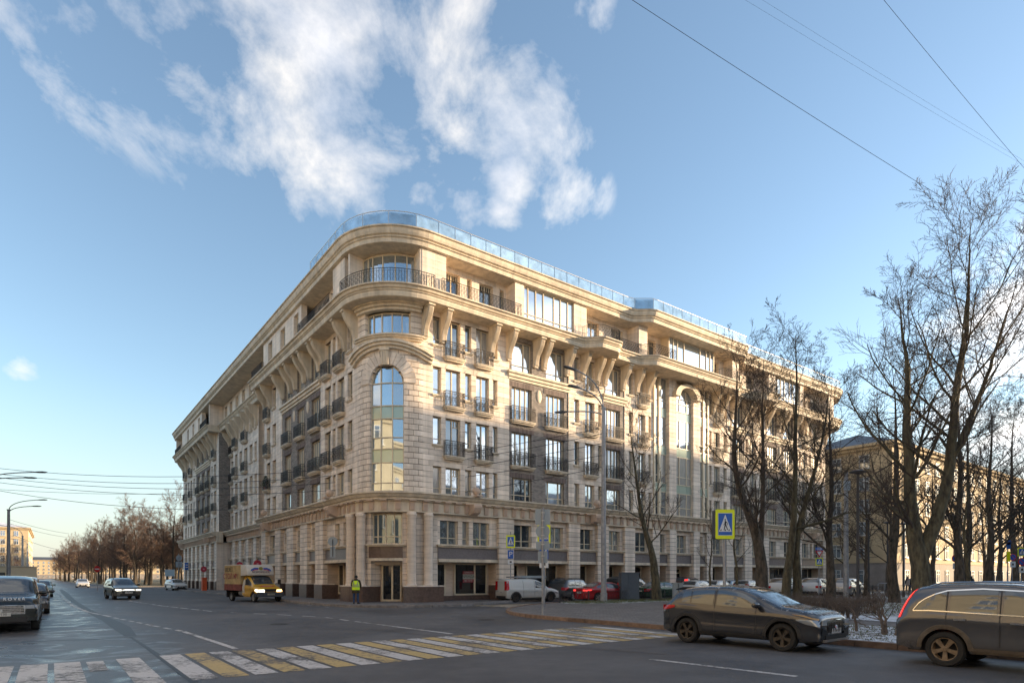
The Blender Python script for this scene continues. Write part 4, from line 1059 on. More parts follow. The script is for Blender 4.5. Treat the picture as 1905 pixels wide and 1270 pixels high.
# poster ribbons for let in the shop windows
RED = mat('poster_red', (0.22, 0.03, 0.035), .5); PALE = mat('poster_pale', (0.28, 0.30, 0.25), .5)
LETTER = mat('dark_letter', (0.03, 0.01, 0.012), .5); LETTERW = mat('pale_letter', (0.4, 0.36, 0.33), .5)
def poster(q, z, w, parent=None):
    p, n = PF.basis(q); rz = math.atan2(n[1], n[0])+math.pi/2
    root = empty('window_poster', PF.map(q, -.86, z), rz, 'red and pale letting poster reading АРЕНДА in a dark shop window', 'poster')
    for i, (h0, h1, m_, tx, tm) in enumerate(((.36, .58, RED, 'ПРЯМАЯ', LETTERW), (0, .36, PALE, 'АРЕНДА', LETTER), (-.24, 0, RED, '985 70 97', LETTERW))):
        mb = MB(); mb.boxc((0, 0, (h0+h1)/2), (w, .01, h1-h0)); mb.build('poster_band', m_, root, local=True)
        t = text_mesh('poster_text', tx, (h1-h0)*.72 if i == 1 else .17, tm); o = bpy.data.objects.new('poster_text', t); COL.objects.link(o); o.parent = root; o.location = (0, -.009, (h0+h1)/2)
    return root
poster(SR(7.35), 1.62, .95)
# emit the collected blocks: the ones that show largest are parts, the rest one mass
blocks_near.sort(key=lambda b: abs((b[0]+b[1])/2)-(b[1]-b[0])*.8)
for i, b in enumerate(blocks_near):
    if i < 300:
        m = MB(); m.fbox(PF, *b[:6], b[6]); m.build('stone_block', STONE, BLD)
    else: stuff_blocks.fbox(PF, *b[:6], b[6])
tag(stuff_blocks.build('stone_facing_blocks', STONE, BLD), kind='stuff')
mortar.build('wall_joints', MORTAR, BLD)
# ------------------------------------------------------------------ other buildings
YPL = mat('yellow_plaster', (0.50, 0.395, 0.25), .85, var=.14, vscale=.35, tone=1.0)
GPL = mat('pale_ochre_plaster', (0.43, 0.37, 0.26), .85, var=.12, vscale=.4, tone=1.0)
RPL = mat('red_brick_plaster', (0.34, 0.15, 0.10), .85, var=.14, vscale=.4)
STB = mat('grey_base_stone', (0.25, 0.22, 0.2), .8, var=.15, vscale=1)
WFR = mat('white_frame', (0.62, 0.6, 0.56), .5)
def far_window_meshes(w, h):
    f = MB()
    for x0, x1, z0, z1 in ((-w/2, w/2, 0, .08), (-w/2, w/2, h-.08, h), (-w/2, -w/2+.08, .08, h-.08), (w/2-.08, w/2, .08, h-.08), (-.04, .04, .08, h-.08), (-w/2+.08, -.04, h*.68, h*.68+.06), (.04, w/2-.08, h*.68, h*.68+.06)):
        f.boxc(((x0+x1)/2, .04, (z0+z1)/2), (x1-x0, .09, z1-z0))
    f.boxc((0, .12, -.06), (w+.25, .3, .1))
    p = MB(); p.add([(-w/2, .02, 0), (w/2, .02, 0), (w/2, .02, h), (-w/2, .02, h)], [(0, 1, 2, 3)])
    return f.mesh('window', WFR), p.mesh('pane', GLASS)
WIN_A = far_window_meshes(1.3, 1.8)
def apartment(name, label, corner, dirx, len_, depth, h, floors, m_, base=3.6, pitch=3.6, faces=(0, 1), group=None, roof=ROOFM, pane=True, skip=()):
    """corner: world xy of the near-left corner of the long face; dirx unit vector along the long face (outward normal is dirx turned clockwise)"""
    o2 = Vector((corner[0], corner[1], 0)); dx = Vector((dirx[0], dirx[1], 0)); ny = Vector((dirx[1], -dirx[0], 0))
    root = empty(name, tuple(o2), label=label, cat='building', group=group)
    def P(s, d, z): v = o2+dx*s+ny*d; return (v.x, v.y, z)
    def bx(nm, s0, s1, d0, d1, z0, z1, mm):
        mb = MB(); mb.prism([P(s, d, 0)[:2] for s, d in ((s0, d0), (s1, d0), (s1, d1), (s0, d1))], z0, z1); return mb.build(nm, mm, root)
    bx('base_wall', -.06, len_+.06, -depth-.06, .06, 0, base, STB)
    bx('wall', 0, len_, -depth, 0, base, h, m_)
    bx('belt_course', -.15, len_+.15, -depth-.15, .15, base, base+.25, m_)
    bx('cornice', -.7, len_+.7, -depth-.7, .7, h, h+.35, m_)
    bx('cornice_bed', -.35, len_+.35, -depth-.35, .35, h-.4, h-.002, m_)
    mb = MB(); a = [P(-.5, .5, h+.352), P(len_+.5, .5, h+.352), P(len_+.5, -depth-.5, h+.352), P(-.5, -depth-.5, h+.352), P(min(depth, len_)*.45, -min(depth, len_)*.45 if depth > len_ else -depth/2, h+3.2), P(len_-min(depth, len_)*.45, -depth+min(depth, len_)*.45 if depth > len_ else -depth/2, h+3.2)]
    mb.add(a, [(0, 1, 5, 4), (2, 3, 4, 5), (1, 2, 5), (3, 0, 4), (0, 3, 2, 1)]); rf = mb.build('roof', roof, root)
    fh = (h-base-.6)/floors
    for fc in faces:
        L_ = len_ if fc == 0 else depth
        n = int((L_-2)/pitch)
        for i in range(n):
            t = (L_-n*pitch)/2+pitch*(i+.5)
            for k in range(-1, floors):
                z = base+.75+k*fh if k >= 0 else .9
                if fc == 0: p = P(t, .0, z); nn = ny
                elif fc == 1: p = P(0, -t, z); nn = -dx
                else: p = P(len_, -t, z); nn = dx
                off = .062 if k < 0 else .002
                rz = math.atan2(nn.y, nn.x)-math.pi/2
                q = Vector(p)+nn*off
                w = link_mesh('window', WIN_A[0], root, tuple(q), rz)
                po = bpy.data.objects.new('pane', WIN_A[1]); COL.objects.link(po); po.parent = w
    return root
nd = lambda v: (v[0], v[1])
p = ab(70, -2.6)
bR = apartment('yellow_apartment_building', 'long ochre plaster apartment house beyond the corner block, its street face in low sun', p[:2], U, 95, 14, 19.0, 5, YPL)
mb = MB(); mb.tube([(*ab(73.4, -2.75)[:2], .5), (*ab(73.4, -2.75)[:2], 18.6)], .09, 6); mb.build('downpipe', WFR, bR)
p = ab(-44, 236)
apartment('yellow_apartment_house', 'yellow plaster house with snowy roof behind the left street lamps', p[:2], U, 21, 60, 18.5, 5, YPL, faces=(0, 2), roof=mat('snowy_roof', (.55, .56, .6), .8, var=.3, vscale=.4))
p = ab(-46, 310); apartment('yellow_apartment_house', 'farther yellow house along the left side of the far street', p[:2], U, 20, 90, 16, 5, YPL, faces=(0, 2))
p = ab(-40, 640); apartment('far_apartment_house', 'low sunlit house closing the far end of the left street', p[:2], U, 40, 20, 16, 4, YPL, faces=(0,))
p = ab(-10, 440); apartment('far_apartment_house', 'long ochre house behind the far end of the park grove', p[:2], U, 70, 14, 15, 4, YPL, faces=(0,))
p = ab(24, 205); apartment('red_apartment_house', 'red brick house half hidden behind the park trees', p[:2], U, 60, 14, 15, 4, RPL, faces=(0,))
p = ab(-30, 265)
# unseen: two houses added to shade the junction, then the left house
p = ab(166, -46); apartment('added_shade_house', 'tall ochre apartment house across the square, far right of the camera', p[:2], (-U[0], -U[1]), 68, 16, 30.5, 8, GPL, faces=(0,), pitch=5.5)
p = ab(97, -46); apartment('added_shade_house', 'lower ochre apartment house across the square, right of the camera', p[:2], (-U[0], -U[1]), 92, 16, 14.5, 4, GPL, faces=(0,), pitch=5.5)
p = ab(-28, -68); apartment('left_apartment_house', 'yellow apartment house on the left pavement beside the camera', p[:2], V, 130, 16, 20, 5, GPL, faces=(0,), pitch=5.5)
# low kiosk at the left edge
kx = pix(0, 88)
kr = empty('corner_kiosk', (kx[0]+.6, kx[1], 0), label='low flat-roofed beige kiosk at the left edge of the photo', cat='kiosk')
mb = MB(); mb.boxc((kx[0]-2.2, 90, 1.6), (8, 5, 3.2)); mb.build('wall', mat('beige_panel', (.52, .40, .26), .7), kr)
mb = MB(); mb.boxc((kx[0]-2.2, 90, 3.27), (8.2, 5.2, .12)); mb.build('roof', GPL, kr)
mb = MB(); mb.boxc((kx[0]+.3, 87.45, 1.4), (1.6, .08, 2.0)); mb.build('window', IRON, kr); 

# ------------------------------------------------------------------ bare winter trees
BARK = mat('bark', (0.085, 0.066, 0.05), .95, var=.5, vscale=7, bump=1.0, bdist=.06, bscale=14, stretch=(1, 1, .35), vcol=(.03, .026, .018))
BARKG = mat('mossy_bark', (0.10, 0.085, 0.05), .95, var=.45, vscale=7, bump=1.0, bdist=.06, bscale=14, stretch=(1, 1, .3), vcol=(.04, .032, .022))
TWIG = mat('twig_bark', (0.06, 0.043, 0.033), .9)
TWIGB = mat('brown_twig_bark', (0.105, 0.064, 0.045), .9)
def tubes_mesh(groups, name, m, smooth=True):
    """groups: list of (pts (B,n,3), rad (B,n), sides)"""
    V_, F_, base = [], [], 0
    for pts, rad, sides in groups:
        B, n, _ = pts.shape
        t = np.empty_like(pts); t[:, 1:-1] = pts[:, 2:]-pts[:, :-2]; t[:, 0] = pts[:, 1]-pts[:, 0]; t[:, -1] = pts[:, -1]-pts[:, -2]
        t /= np.linalg.norm(t, axis=2, keepdims=True)+1e-9
        ref = np.where(np.abs(t[:, :1, 2:3]) < .8, np.array([0., 0, 1]), np.array([1., 0, 0]))
        x = ref-t*np.sum(ref*t, axis=2, keepdims=True); x /= np.linalg.norm(x, axis=2, keepdims=True)+1e-9
        y = np.cross(t, x)
        an = np.arange(sides)*2*np.pi/sides
        v = pts[:, :, None, :]+rad[:, :, None, None]*(x[:, :, None, :]*np.cos(an)[None, None, :, None]+y[:, :, None, :]*np.sin(an)[None, None, :, None])
        V_.append(v.reshape(-1, 3))
        idx = (np.arange(B)[:, None, None]*n+np.arange(n-1)[None, :, None])*sides
        k = np.arange(sides)[None, None, :]; k2 = (k+1) % sides
        f = np.stack([idx+k, idx+k2, idx+sides+k2, idx+sides+k], axis=3).reshape(-1, 4)+base
        F_.append(f); base += B*n*sides
    V_ = np.concatenate(V_); F_ = np.concatenate(F_)
    me = bpy.data.meshes.new(name); me.vertices.add(len(V_)); me.vertices.foreach_set('co', V_.ravel().astype(np.float32))
    me.loops.add(F_.size); me.loops.foreach_set('vertex_index', F_.ravel().astype(np.int32))
    me.polygons.add(len(F_)); me.polygons.foreach_set('loop_start', np.arange(0, F_.size, 4, dtype=np.int32)); 
    me.update(calc_edges=True); me.materials.append(m)
    if smooth: me.polygons.foreach_set('use_smooth', np.ones(len(F_), dtype=bool))
    return me
def grow(seed, stems, nlimb=16, limb_len=4.5, lv2=8, lv3=7, lv4=5, up=.5, twig=.006, start=.25, limb_r=.4, droop=.0):
    """stems: list of (points, radii). returns (trunk groups, twig groups)"""
    rg = np.random.default_rng(seed)
    trunk, fine = [], []
    def resample(pts, rad, n):
        pts = np.array(pts, float); d = np.r_[0, np.cumsum(np.linalg.norm(np.diff(pts, axis=0), axis=1))]
        s = np.linspace(0, d[-1], n); return np.stack([np.interp(s, d, pts[:, i]) for i in range(3)], 1), np.interp(s, d, rad)
    level = []
    for pts, rad in stems:
        p, r = resample(pts, rad, 24)
        for _ in range(3): p[1:-1] = (p[:-2]+2*p[1:-1]+p[2:])/4
        p[1:-1] += rg.normal(0, .012, (22, 3)); trunk.append((p[None], r[None], 9)); level.append((p, r))
    def children(parents, per, lfac, rfac, n, t0, ang, upw, absolute=None, nz=.07):
        P, Rr = [], []
        for p, r in parents:
            L_ = np.linalg.norm(np.diff(p, axis=0), axis=1).sum()
            for t in t0+(1-t0)*(np.arange(per)+rg.random(per))/per:
                x = t*(len(p)-1); i = min(int(x), len(p)-2); f = x-i
                b = p[i]*(1-f)+p[i+1]*f; rr = r[i]*(1-f)+r[i+1]*f
                d = p[i+1]-p[i]; d = d/(np.linalg.norm(d)+1e-9)
                s = rg.normal(size=3); s -= d*s.dot(d); s /= np.linalg.norm(s)+1e-9
                a = np.radians(ang+rg.normal(0, 9)); dv = d*np.cos(a)+s*np.sin(a); dv[2] += upw*.3
                ln = (absolute if absolute else L_*lfac)*(1.05-.55*t)*rg.uniform(.65, 1.2)
                seg = ln/(n-1); q = [b]; 
                for k in range(n-1):
                    dv = dv+rg.normal(0, nz, 3)+np.array([0, 0, upw*.16-droop*.05]); dv /= np.linalg.norm(dv); q.append(q[-1]+dv*seg)
                P.append(np.array(q)); r0 = max(min(rr*rfac, rr*.85), twig*1.1)
                Rr.append(np.linspace(r0, max(r0*.3, twig*.7), n))
        return list(zip(P, Rr))
    limbs = children(level, nlimb, 0, limb_r, 9, start, 54, up*1.0, absolute=limb_len, nz=.10)
    l2 = children(limbs, lv2, .58, .56, 7, .18, 44, up*.7, nz=.08)
    l3 = children(l2, lv3, .60, .5, 5, .12, 42, up*.45, nz=.07)
    l4 = children(l3, lv4, .62, .6, 4, .12, 40, up*.3, nz=.06) if lv4 else []
    # leaders keep growing into thin tops
    for grp, n, sd, dst in ((limbs, 9, 6, trunk), (l2, 7, 5, fine), (l3, 5, 3, fine), (l4, 4, 3, fine)):
        if grp: dst.append((np.stack([g[0] for g in grp]), np.stack([g[1] for g in grp]), sd))
    return trunk, fine
def straight(h, r, lean=(0, 0), top=.25, wob=.15, seed=0):
    rg = random.Random(seed); n = 7; pts = []; rad = []
    for i in range(n):
        t = i/(n-1); pts.append((lean[0]*t*h+rg.uniform(-wob, wob)*(t > 0), lean[1]*t*h+rg.uniform(-wob, wob)*(t > 0), t*h)); rad.append(r*(1-t)**1.15*.9+r*.10*(1 if i else 3.0)*(1-t)+.008)
    return pts, rad
def tree_meshes(name, seed, stems, bark=BARK, tw=TWIG, **kw):
    t, f = grow(seed, stems, **kw); return tubes_mesh(t, 'trunk', bark), tubes_mesh(f, 'crown', tw)
def put_tree(name, ms, loc, label, rz=0.0, sc=1.0, group=None):
    root = empty(name, loc, rz, label, 'tree', group); WL[root.name] = Vector((0, 0, 0))
    for nm, me in zip(('trunk', 'crown'), ms):
        o = bpy.data.objects.new(nm, me); COL.objects.link(o); o.parent = root
    root.scale = (sc, sc, sc) if isinstance(sc, (int, float)) else sc
    return root
# the big forked tree at the right, Y = 24
big_st = [([(0, 0, -.1), (-.1, 0, 1.5), (-.35, 0, 3.2), (-.55, .1, 5.0), (-.65, 0, 7.5), (-.72, .1, 9.6), (-.55, .1, 11.2), (-.9, 0, 13.0), (-1.0, .1, 14.6)], [.46, .35, .31, .23, .18, .13, .085, .045, .012]),
          ([(-.25, 0, 2.6), (.2, .05, 3.8), (.85, .1, 5.6), (1.05, 0, 8.0), (1.1, -.1, 10.5), (1.55, 0, 12.6), (1.75, .1, 14.4), (1.7, 0, 16.2), (1.75, 0, 17.8)], [.27, .25, .21, .17, .13, .095, .06, .035, .01]),
          ([(1.05, 0, 7.3), (1.9, .3, 9.0), (2.6, .3, 11.0), (3.1, .2, 13.2), (3.8, .2, 15.6)], [.12, .10, .07, .04, .01])]
big_st = [([(x, y, z*.86) for x, y, z in p_], r_) for p_, r_ in big_st]
TBIG = tree_meshes('big', 3, big_st, BARKG, nlimb=19, limb_len=5.0, lv2=8, lv3=6, lv4=4, up=.26, start=.24, twig=.0056, limb_r=.36)
bx_ = pix(1722, 24); put_tree('linden_tree', TBIG, (bx_[0], 24, 0.12), 'tallest bare tree, thick mossy trunk forking low, right of centre behind the grey-brown car')
# mid trees: leaning, twin and straight ones
lean_st = [([(0, 0, -.1), (.0, 0, 1.8), (-.1, .0, 3.4), (-.75, .1, 5.0), (-1.25, .1, 6.4), (-1.3, .1, 8.2), (-1.15, .1, 10), (-1.2, 0, 12.2)], [.36, .27, .24, .18, .13, .09, .05, .012]),
           ([(-.1, 0, 3.0), (.1, .2, 4.6), (.2, .3, 7), (.1, .3, 9.5), (.2, .3, 12)], [.15, .12, .09, .05, .012])]
TLEAN = tree_meshes('lean', 5, lean_st, BARK, nlimb=20, limb_len=4.0, lv2=7, lv3=5, lv4=4, up=.28, start=.28, twig=.0062, limb_r=.38)
vst = [([(0, 0, -.1), (-.0, 0, 1.5), (.35, .1, 3.2), (.5, .1, 5), (.5, 0, 8.5), (.6, .1, 12), (.5, 0, 14.2)], [.29, .22, .19, .15, .10, .05, .012]),
       ([(.7, .2, -.1), (.72, .2, 1.6), (.55, .2, 3.4), (1.0, .3, 5.0), (1.6, .3, 7.0), (2.2, .3, 9.5), (2.4, .3, 11.5)], [.27, .21, .18, .14, .09, .05, .012])]
TTWIN = tree_meshes('twin', 8, vst, BARKG, nlimb=20, limb_len=4.0, lv2=7, lv3=5, lv4=4, up=.28, start=.28, twig=.0062, limb_r=.38)
sst = [([(0, 0, -.1), (-.05, 0, 1.2), (-.15, 0, 2.2), (-.35, 0, 3.6), (-1.0, .1, 5.5), (-1.35, .1, 8.0), (-1.7, .1, 10.5), (-1.9, .1, 12.3)], [.40, .31, .28, .22, .16, .11, .06, .015])]
TSIG = tree_meshes('small', 11, sst, BARKG, nlimb=15, limb_len=4.0, lv2=7, lv3=5, lv4=3, up=.42, start=.3, twig=.008, limb_r=.3)
TSTR = [tree_meshes('park', s, [straight(13.5, .27, seed=s, wob=.16)], BARK, nlimb=24, limb_len=4.3, lv2=7, lv3=5, lv4=3, up=.28, start=.22, twig=.0075, limb_r=.38) for s in (21, 22)]
TFAR = [tree_meshes('grove', s, [straight(13, .26, seed=s, wob=.3)], mat('grove_bark', (.05, .04, .03), .95), TWIGB, nlimb=26, limb_len=5.2, lv2=7, lv3=6, lv4=3, up=.3, start=.2, twig=.012, limb_r=.34) for s in (31, 32, 33)]
def tp(px, Y): x = pix(px, Y); return (x[0], Y, .12)
put_tree('linden_tree', TSIG, tp(1222, 44), 'bare tree with a torn trunk scar on the grass beside the green sedan')
put_tree('linden_tree', TLEAN, tp(1418, 29), 'dark bare tree bending left, just behind the crossover roof')
put_tree('linden_tree', TTWIN, tp(1462, 32), 'pair of grown-together bare trunks in front of the white parked cars')
put_tree('linden_tree', TSTR[0], tp(1545, 35), 'straight bare tree beside the give-way sign', sc=.93)
put_tree('linden_tree', TSTR[1], tp(1664, 40), 'straight bare tree left of the tallest tree, behind the park lamps', 1.0, 1.15)
thin = tree_meshes('thin', 41, [straight(7.5, .10, seed=4)], BARKG, nlimb=12, limb_len=2.0, lv2=5, lv3=4, lv4=0, up=.6, start=.35)
put_tree('young_tree', thin, tp(1322, 36), 'thin young tree left of the large pedestrian sign', 0, .82); put_tree('young_tree', thin, tp(1368, 38), 'thin young tree right of the large pedestrian sign', 2, .95)
put_tree('young_tree', thin, tp(1797, 27), 'slender greenish young tree right of the tallest tree', 1, 1.0)
PXS = (1784, 1800, 1842, 1885, 1612, 1655, 1735, 1860, 1925, 1960, 1575, 1780, 1830, 1905)
ORDN = 'first second third fourth fifth sixth seventh eighth ninth tenth eleventh twelfth thirteenth fourteenth'.split()
for i, (px, Y, s, k) in enumerate(((1784, 36, 1.0, 0), (1800, 45, 1.05, 1), (1842, 38, .95, 0), (1885, 50, 1.15, 1), (1612, 52, .85, 0), (1655, 62, .9, 1), (1735, 58, .95, 1), (1860, 64, 1.05, 0), (1925, 42, 1.0, 0), (1960, 56, 1.1, 1), (1575, 70, .9, 1), (1780, 75, 1.0, 0), (1830, 82, 1.0, 1), (1905, 78, 1.1, 0))):
    ORD = sorted(PXS).index(px)
    put_tree('linden_tree', TSTR[k], tp(px, Y), 'bare tree before the ochre apartment house, '+ORDN[ORD]+' from the left', i*1.3, s, 'bare trees of the right-hand square')
# grove across the junction on the left
rng = random.Random(5)
put_tree('linden_tree', TFAR[0], ab(2.5, 98, .12), 'tallest brown bare tree of the far park grove, behind the no-entry sign', .4, 1.27)
gi = 0
EDGE = lambda b: -4.6 if b < 110 else max(-13.5, -4.6-(b-110)*.065)
for b in (96, 102, 109, 117, 126, 136, 147, 160, 174, 190, 208, 228, 250, 276, 306, 340, 380):
    na = 8 if b < 140 else (6 if b < 220 else 4)
    for k in range(na):
        a = EDGE(b)+k*4.4+rng.uniform(-1.3, 1.3)
        if b < 100 and a > 28: continue
        put_tree('linden_tree', TFAR[gi % 3], ab(a, b+rng.uniform(-3, 3), .12), 'brown bare tree in the dense park grove across the far junction', rng.uniform(0, 6), rng.uniform(.80, 1.10), 'bare trees of the far park grove'); gi += 1
for (px, Y, s) in ((22, 190, .8), (40, 200, .7), (-6, 170, .8)):
    put_tree('linden_tree', TFAR[1], (*pix(px, Y)[:2], .1), 'bare tree standing before the snowy-roofed yellow house', px, s, 'bare trees before the left yellow house')
# ------------------------------------------------------------------ clipped bare shrubs along the kerb
def shrub_mesh(seed, h=1.1, n=2, dense=1.0):
    rg = random.Random(seed); st = []
    for k in range(n):
        x, y = rg.uniform(-.12, .12), rg.uniform(-.12, .12); st.append(([(x, y, -.05), (x*1.5, y*1.5, h*.35), (x*3, y*3, h*.8)], [.045, .032, .012]))
    t, f = grow(seed, st, nlimb=int(7*dense), limb_len=h*.7, lv2=5, lv3=4, lv4=0, up=.15, start=.3, twig=.003, limb_r=.5)
    return tubes_mesh(t, 'stems', TWIGS), tubes_mesh(f, 'twigs', TWIGS)
TWIGS = mat('shrub_bark', (0.13, 0.10, 0.08), .9)
SHR = [shrub_mesh(s, 1.15, n, d) for s, n, d in ((1, 1, 1.3), (2, 3, 1), (3, 4, 1.1), (4, 5, 1.1))]
def put_shrub(k, loc, label, rz, sc, group=None):
    root = empty('bare_shrub', loc, rz, label, 'shrub', group); root.scale = (sc, sc, sc)
    for nm, me in zip(('stems', 'twigs'), SHR[k]):
        o = bpy.data.objects.new(nm, me); COL.objects.link(o); o.parent = root
g_ = gnd(1604, 1174, .13); put_shrub(0, g_, 'single-stemmed bare shrub beside the dark crossover nose', .3, 1.05)
g_ = gnd(1656, 1181, .13); put_shrub(1, g_, 'many-stemmed bare shrub beside the grey-brown car tail', 1.3, 1.1)
i = 0
for px in range(1470, 1640, 12):
    for py in (1136, 1146):
        x = px+rng.uniform(-4, 4); y = py+rng.uniform(-3, 3)+(px-1470)*.035
        if px > 1590 and py == 1146 and i % 2: i += 1; continue
        put_shrub(2+i % 2, gnd(x, y, .13), 'low bare shrub of the clipped hedge behind the dark crossover', i*.9, rng.uniform(.65, .85), 'shrubs of the clipped hedge'); i += 1
for k in range(9):
    put_shrub(2+k % 2, (*pix(1800+k*14+rng.uniform(-5, 5), 24+rng.uniform(-1, 4))[:2], .13), 'bare shrub of the hedge line behind the grey-brown car', k*1.1, rng.uniform(.9, 1.25), 'shrubs of the right hedge line')
# scattered snow-dusted grass blades near the kerb: one mass
def tufts():
    rg = np.random.default_rng(2); vs = []; fs = []
    def area(a0, a1, b0, b1, n, h):
        for _ in range(n):
            x, y, _z = ab(rg.uniform(a0, a1), rg.uniform(b0, b1)); an = rg.uniform(0, 6.28); hh = h*rg.uniform(.5, 1.3); w = .012; dx, dy = math.cos(an)*w, math.sin(an)*w; lx, ly = rg.normal(0, .05, 2)
            k = len(vs); vs.extend([(x-dx, y-dy, .13), (x+dx, y+dy, .13), (x+lx, y+ly, .13+hh)]); fs.append((k, k+1, k+2))
    area(9.5, 40, -9.3, -6.4, 9000, .12); area(.4, 5.8, -40, -23, 6000, .07); area(12.5, 25, -40, -18, 6000, .1)
    mb = MB(); mb.v = vs; mb.f = fs; mb.t = [0]*len(vs); mb.m = [0]*len(fs)
    tag(mb.build('grass_blades', mat('winter_grass', (.10, .11, .035), .9)), 'short winter grass and stalks along the verges', 'grass', kind='stuff')
tufts()
# ------------------------------------------------------------------ street furniture
GALV = mat('galvanised_steel', (0.30, 0.30, 0.31), .55, .35, var=.2, vscale=4)
DPOLE = mat('dark_pole_paint', (0.045, 0.045, 0.05), .5)
SGREY = mat('sign_back_grey', (0.30, 0.34, 0.37), .5, .2)
SBLUE = mat('sign_blue', (0.012, 0.10, 0.42), .4); SYEL = mat('sign_fluorescent_yellow', (0.72, 0.78, 0.0), .4)
SWHT = mat('sign_white', (0.66, 0.67, 0.68), .45); SBLK = mat('sign_black', (0.015, 0.015, 0.018), .45); SRED = mat('sign_red', (0.50, 0.015, 0.02), .45)
def rot_rect(mb, w, h, y0, y1, zc=0.0, rad=0.0, xc=0.0):
    if rad <= 0: mb.boxc((xc, (y0+y1)/2, zc), (w, abs(y1-y0), h)); return
    pts = []
    for cx_, cz, a0 in ((w/2-rad, h/2-rad, 0), (-w/2+rad, h/2-rad, 90), (-w/2+rad, -h/2+rad, 180), (w/2-rad, -h/2+rad, 270)):
        for k in range(4): t = R(a0+k*30); pts.append((xc+cx_+rad*math.cos(t), zc+cz+rad*math.sin(t)))
    n = len(pts); vs = [(x, y0, z) for x, z in pts]+[(x, y1, z) for x, z in pts]
    mb.add(vs, [tuple(range(n)), tuple(range(2*n-1, n-1, -1))]+[(i, n+i, n+(i+1) % n, (i+1) % n) for i in range(n)])
def polyY(mb, pts, y0, y1):
    n = len(pts); vs = [(x, y0, z) for x, z in pts]+[(x, y1, z) for x, z in pts]
    mb.add(vs, [tuple(range(n)), tuple(range(2*n-1, n-1, -1))]+[(i, n+i, n+(i+1) % n, (i+1) % n) for i in range(n)])
def P_(root, nm, mb, m): return mb.build(nm, m, root, local=True)
def discp(r, n=24, zc=0.0): return [(r*math.cos(2*math.pi*k/n), zc+r*math.sin(2*math.pi*k/n)) for k in range(n)]
def ped_face(root, z, w, h, y=0.0, yellow=True):
    "pedestrian crossing plate: yellow border, blue field, white triangle with a walking figure on stripes; faces -Y"
    m = MB(); rot_rect(m, w, h, y, y-.02, z, .05*w); P_(root, 'sign_plate', m, SYEL if yellow else SBLUE)
    bw, bh = w*.72, h*.74
    m = MB(); rot_rect(m, bw*1.04, bh*1.03, y-.021, y-.023, z); P_(root, 'sign_edge', m, SWHT)
    m = MB(); rot_rect(m, bw, bh, y-.024, y-.026, z); P_(root, 'sign_field', m, SBLUE)
    t0, tb = z+bh*.44, z-bh*.34; tw = bw*.46
    m = MB(); polyY(m, [(-tw, tb), (tw, tb), (0, t0)], y-.027, y-.029); P_(root, 'sign_triangle', m, SWHT)
    m = MB(); k = bh*.78; q = lambda pts: polyY(m, [(x*k, tb+zz*k) for x, zz in pts], y-.030, y-.032)
    q([(.045*math.cos(t)+0.0, .70+.045*math.sin(t)) for t in np.linspace(0, 5.8, 9)])
    q([(-.03, .64), (.05, .62), (.06, .40), (-.03, .38)]); q([(.03, .62), (.14, .52), (.15, .38), (.12, .38), (.11, .5), (.03, .55)])
    q([(-.03, .60), (-.05, .48), (-.12, .38), (-.09, .37), (-.02, .46)])
    q([(.06, .40), (.17, .10), (.13, .08), (.0, .38)]); q([(.03, .40), (-.05, .08), (-.10, .08), (-.04, .40)])
    for x in (-.25, .02, .24): q([(x-.06, .05), (x+.02, .05), (x+.03, .14), (x-.02, .14)])
    P_(root, 'sign_figure', m, SBLK)
def p_sign(root, z, w, y=0.0):
    m = MB(); rot_rect(m, w, w*1.5, y, y-.02, z, .05*w); P_(root, 'parking_plate', m, SBLUE)
    me = text_mesh('parking_letter', 'P', w*1.25, SWHT); o = bpy.data.objects.new('parking_letter', me); COL.objects.link(o); o.parent = root; o.location = (0, y-.024, z)
def white_plate(root, z, w, h, y=0.0):
    m = MB(); rot_rect(m, w, h, y, y-.02, z, .03); P_(root, 'info_plate', m, SWHT)
    m = MB(); rot_rect(m, w*.35, h*.35, y-.021, y-.024, z); P_(root, 'info_mark', m, SBLK)
def pole(root, h, r=.04, m_=None, base=True):
    m = MB(); m.tube([(0, .06, 0), (0, .06, h)], r, 8); P_(root, 'pole', m, m_ or GALV)
def loc(px, Y, z=.12): return (*pix(px, Y)[:2], z)
# the large lit pedestrian sign
r = empty('pedestrian_sign', loc(1349, 22), R(4), 'large yellow-bordered pedestrian crossing sign box on a grey pole, centre right', 'road sign')
pole(r, 3.0, .06)
m = MB(); rot_rect(m, .68, 1.06, .02, .34, 3.56, .05); P_(r, 'sign_box', m, DPOLE)
ped_face(r, 3.56, .70, 1.06, .018)
# back-to-front signs on the plaza corner
r = empty('sign_post', loc(1010, 27), 0, 'grey post carrying road signs seen from behind at the plaza corner', 'road sign')
pole(r, 4.72, .055)
for nm, w, h, z in (('sign_back', .66, .68, 4.32), ('plate_back', .6, .36, 3.05), ('plate_back', .42, .52, 2.55)):
    m = MB(); rot_rect(m, w, h, .12, .15, z, .04); P_(r, nm, m, SGREY)
m = MB(); polyY(m, discp(.31, 24, 3.68), .12, .15); P_(r, 'round_sign_back', m, SGREY)
for z in (4.5, 4.15, 3.85, 3.5, 3.1, 2.6): m = MB(); m.boxc((0, .07, z), (.16, .13, .03)); P_(r, 'clamp', m, STEEL)
r = empty('parking_sign_post', loc(1012, 33), R(-20), 'pedestrian and parking signs half hidden behind the grey sign post', 'road sign')
pole(r, 4.6, .04); ped_face(r, 3.95, .72, 1.0); p_sign(r, 3.0, .5); white_plate(r, 2.35, .5, .4)
r = empty('parking_sign_post', loc(950, 43.2), R(0), 'pedestrian sign over a blue parking sign and white plate, left of the white van', 'road sign')
pole(r, 4.85, .04); ped_face(r, 4.15, .62, .9); p_sign(r, 3.25, .40); white_plate(r, 2.72, .4, .3)
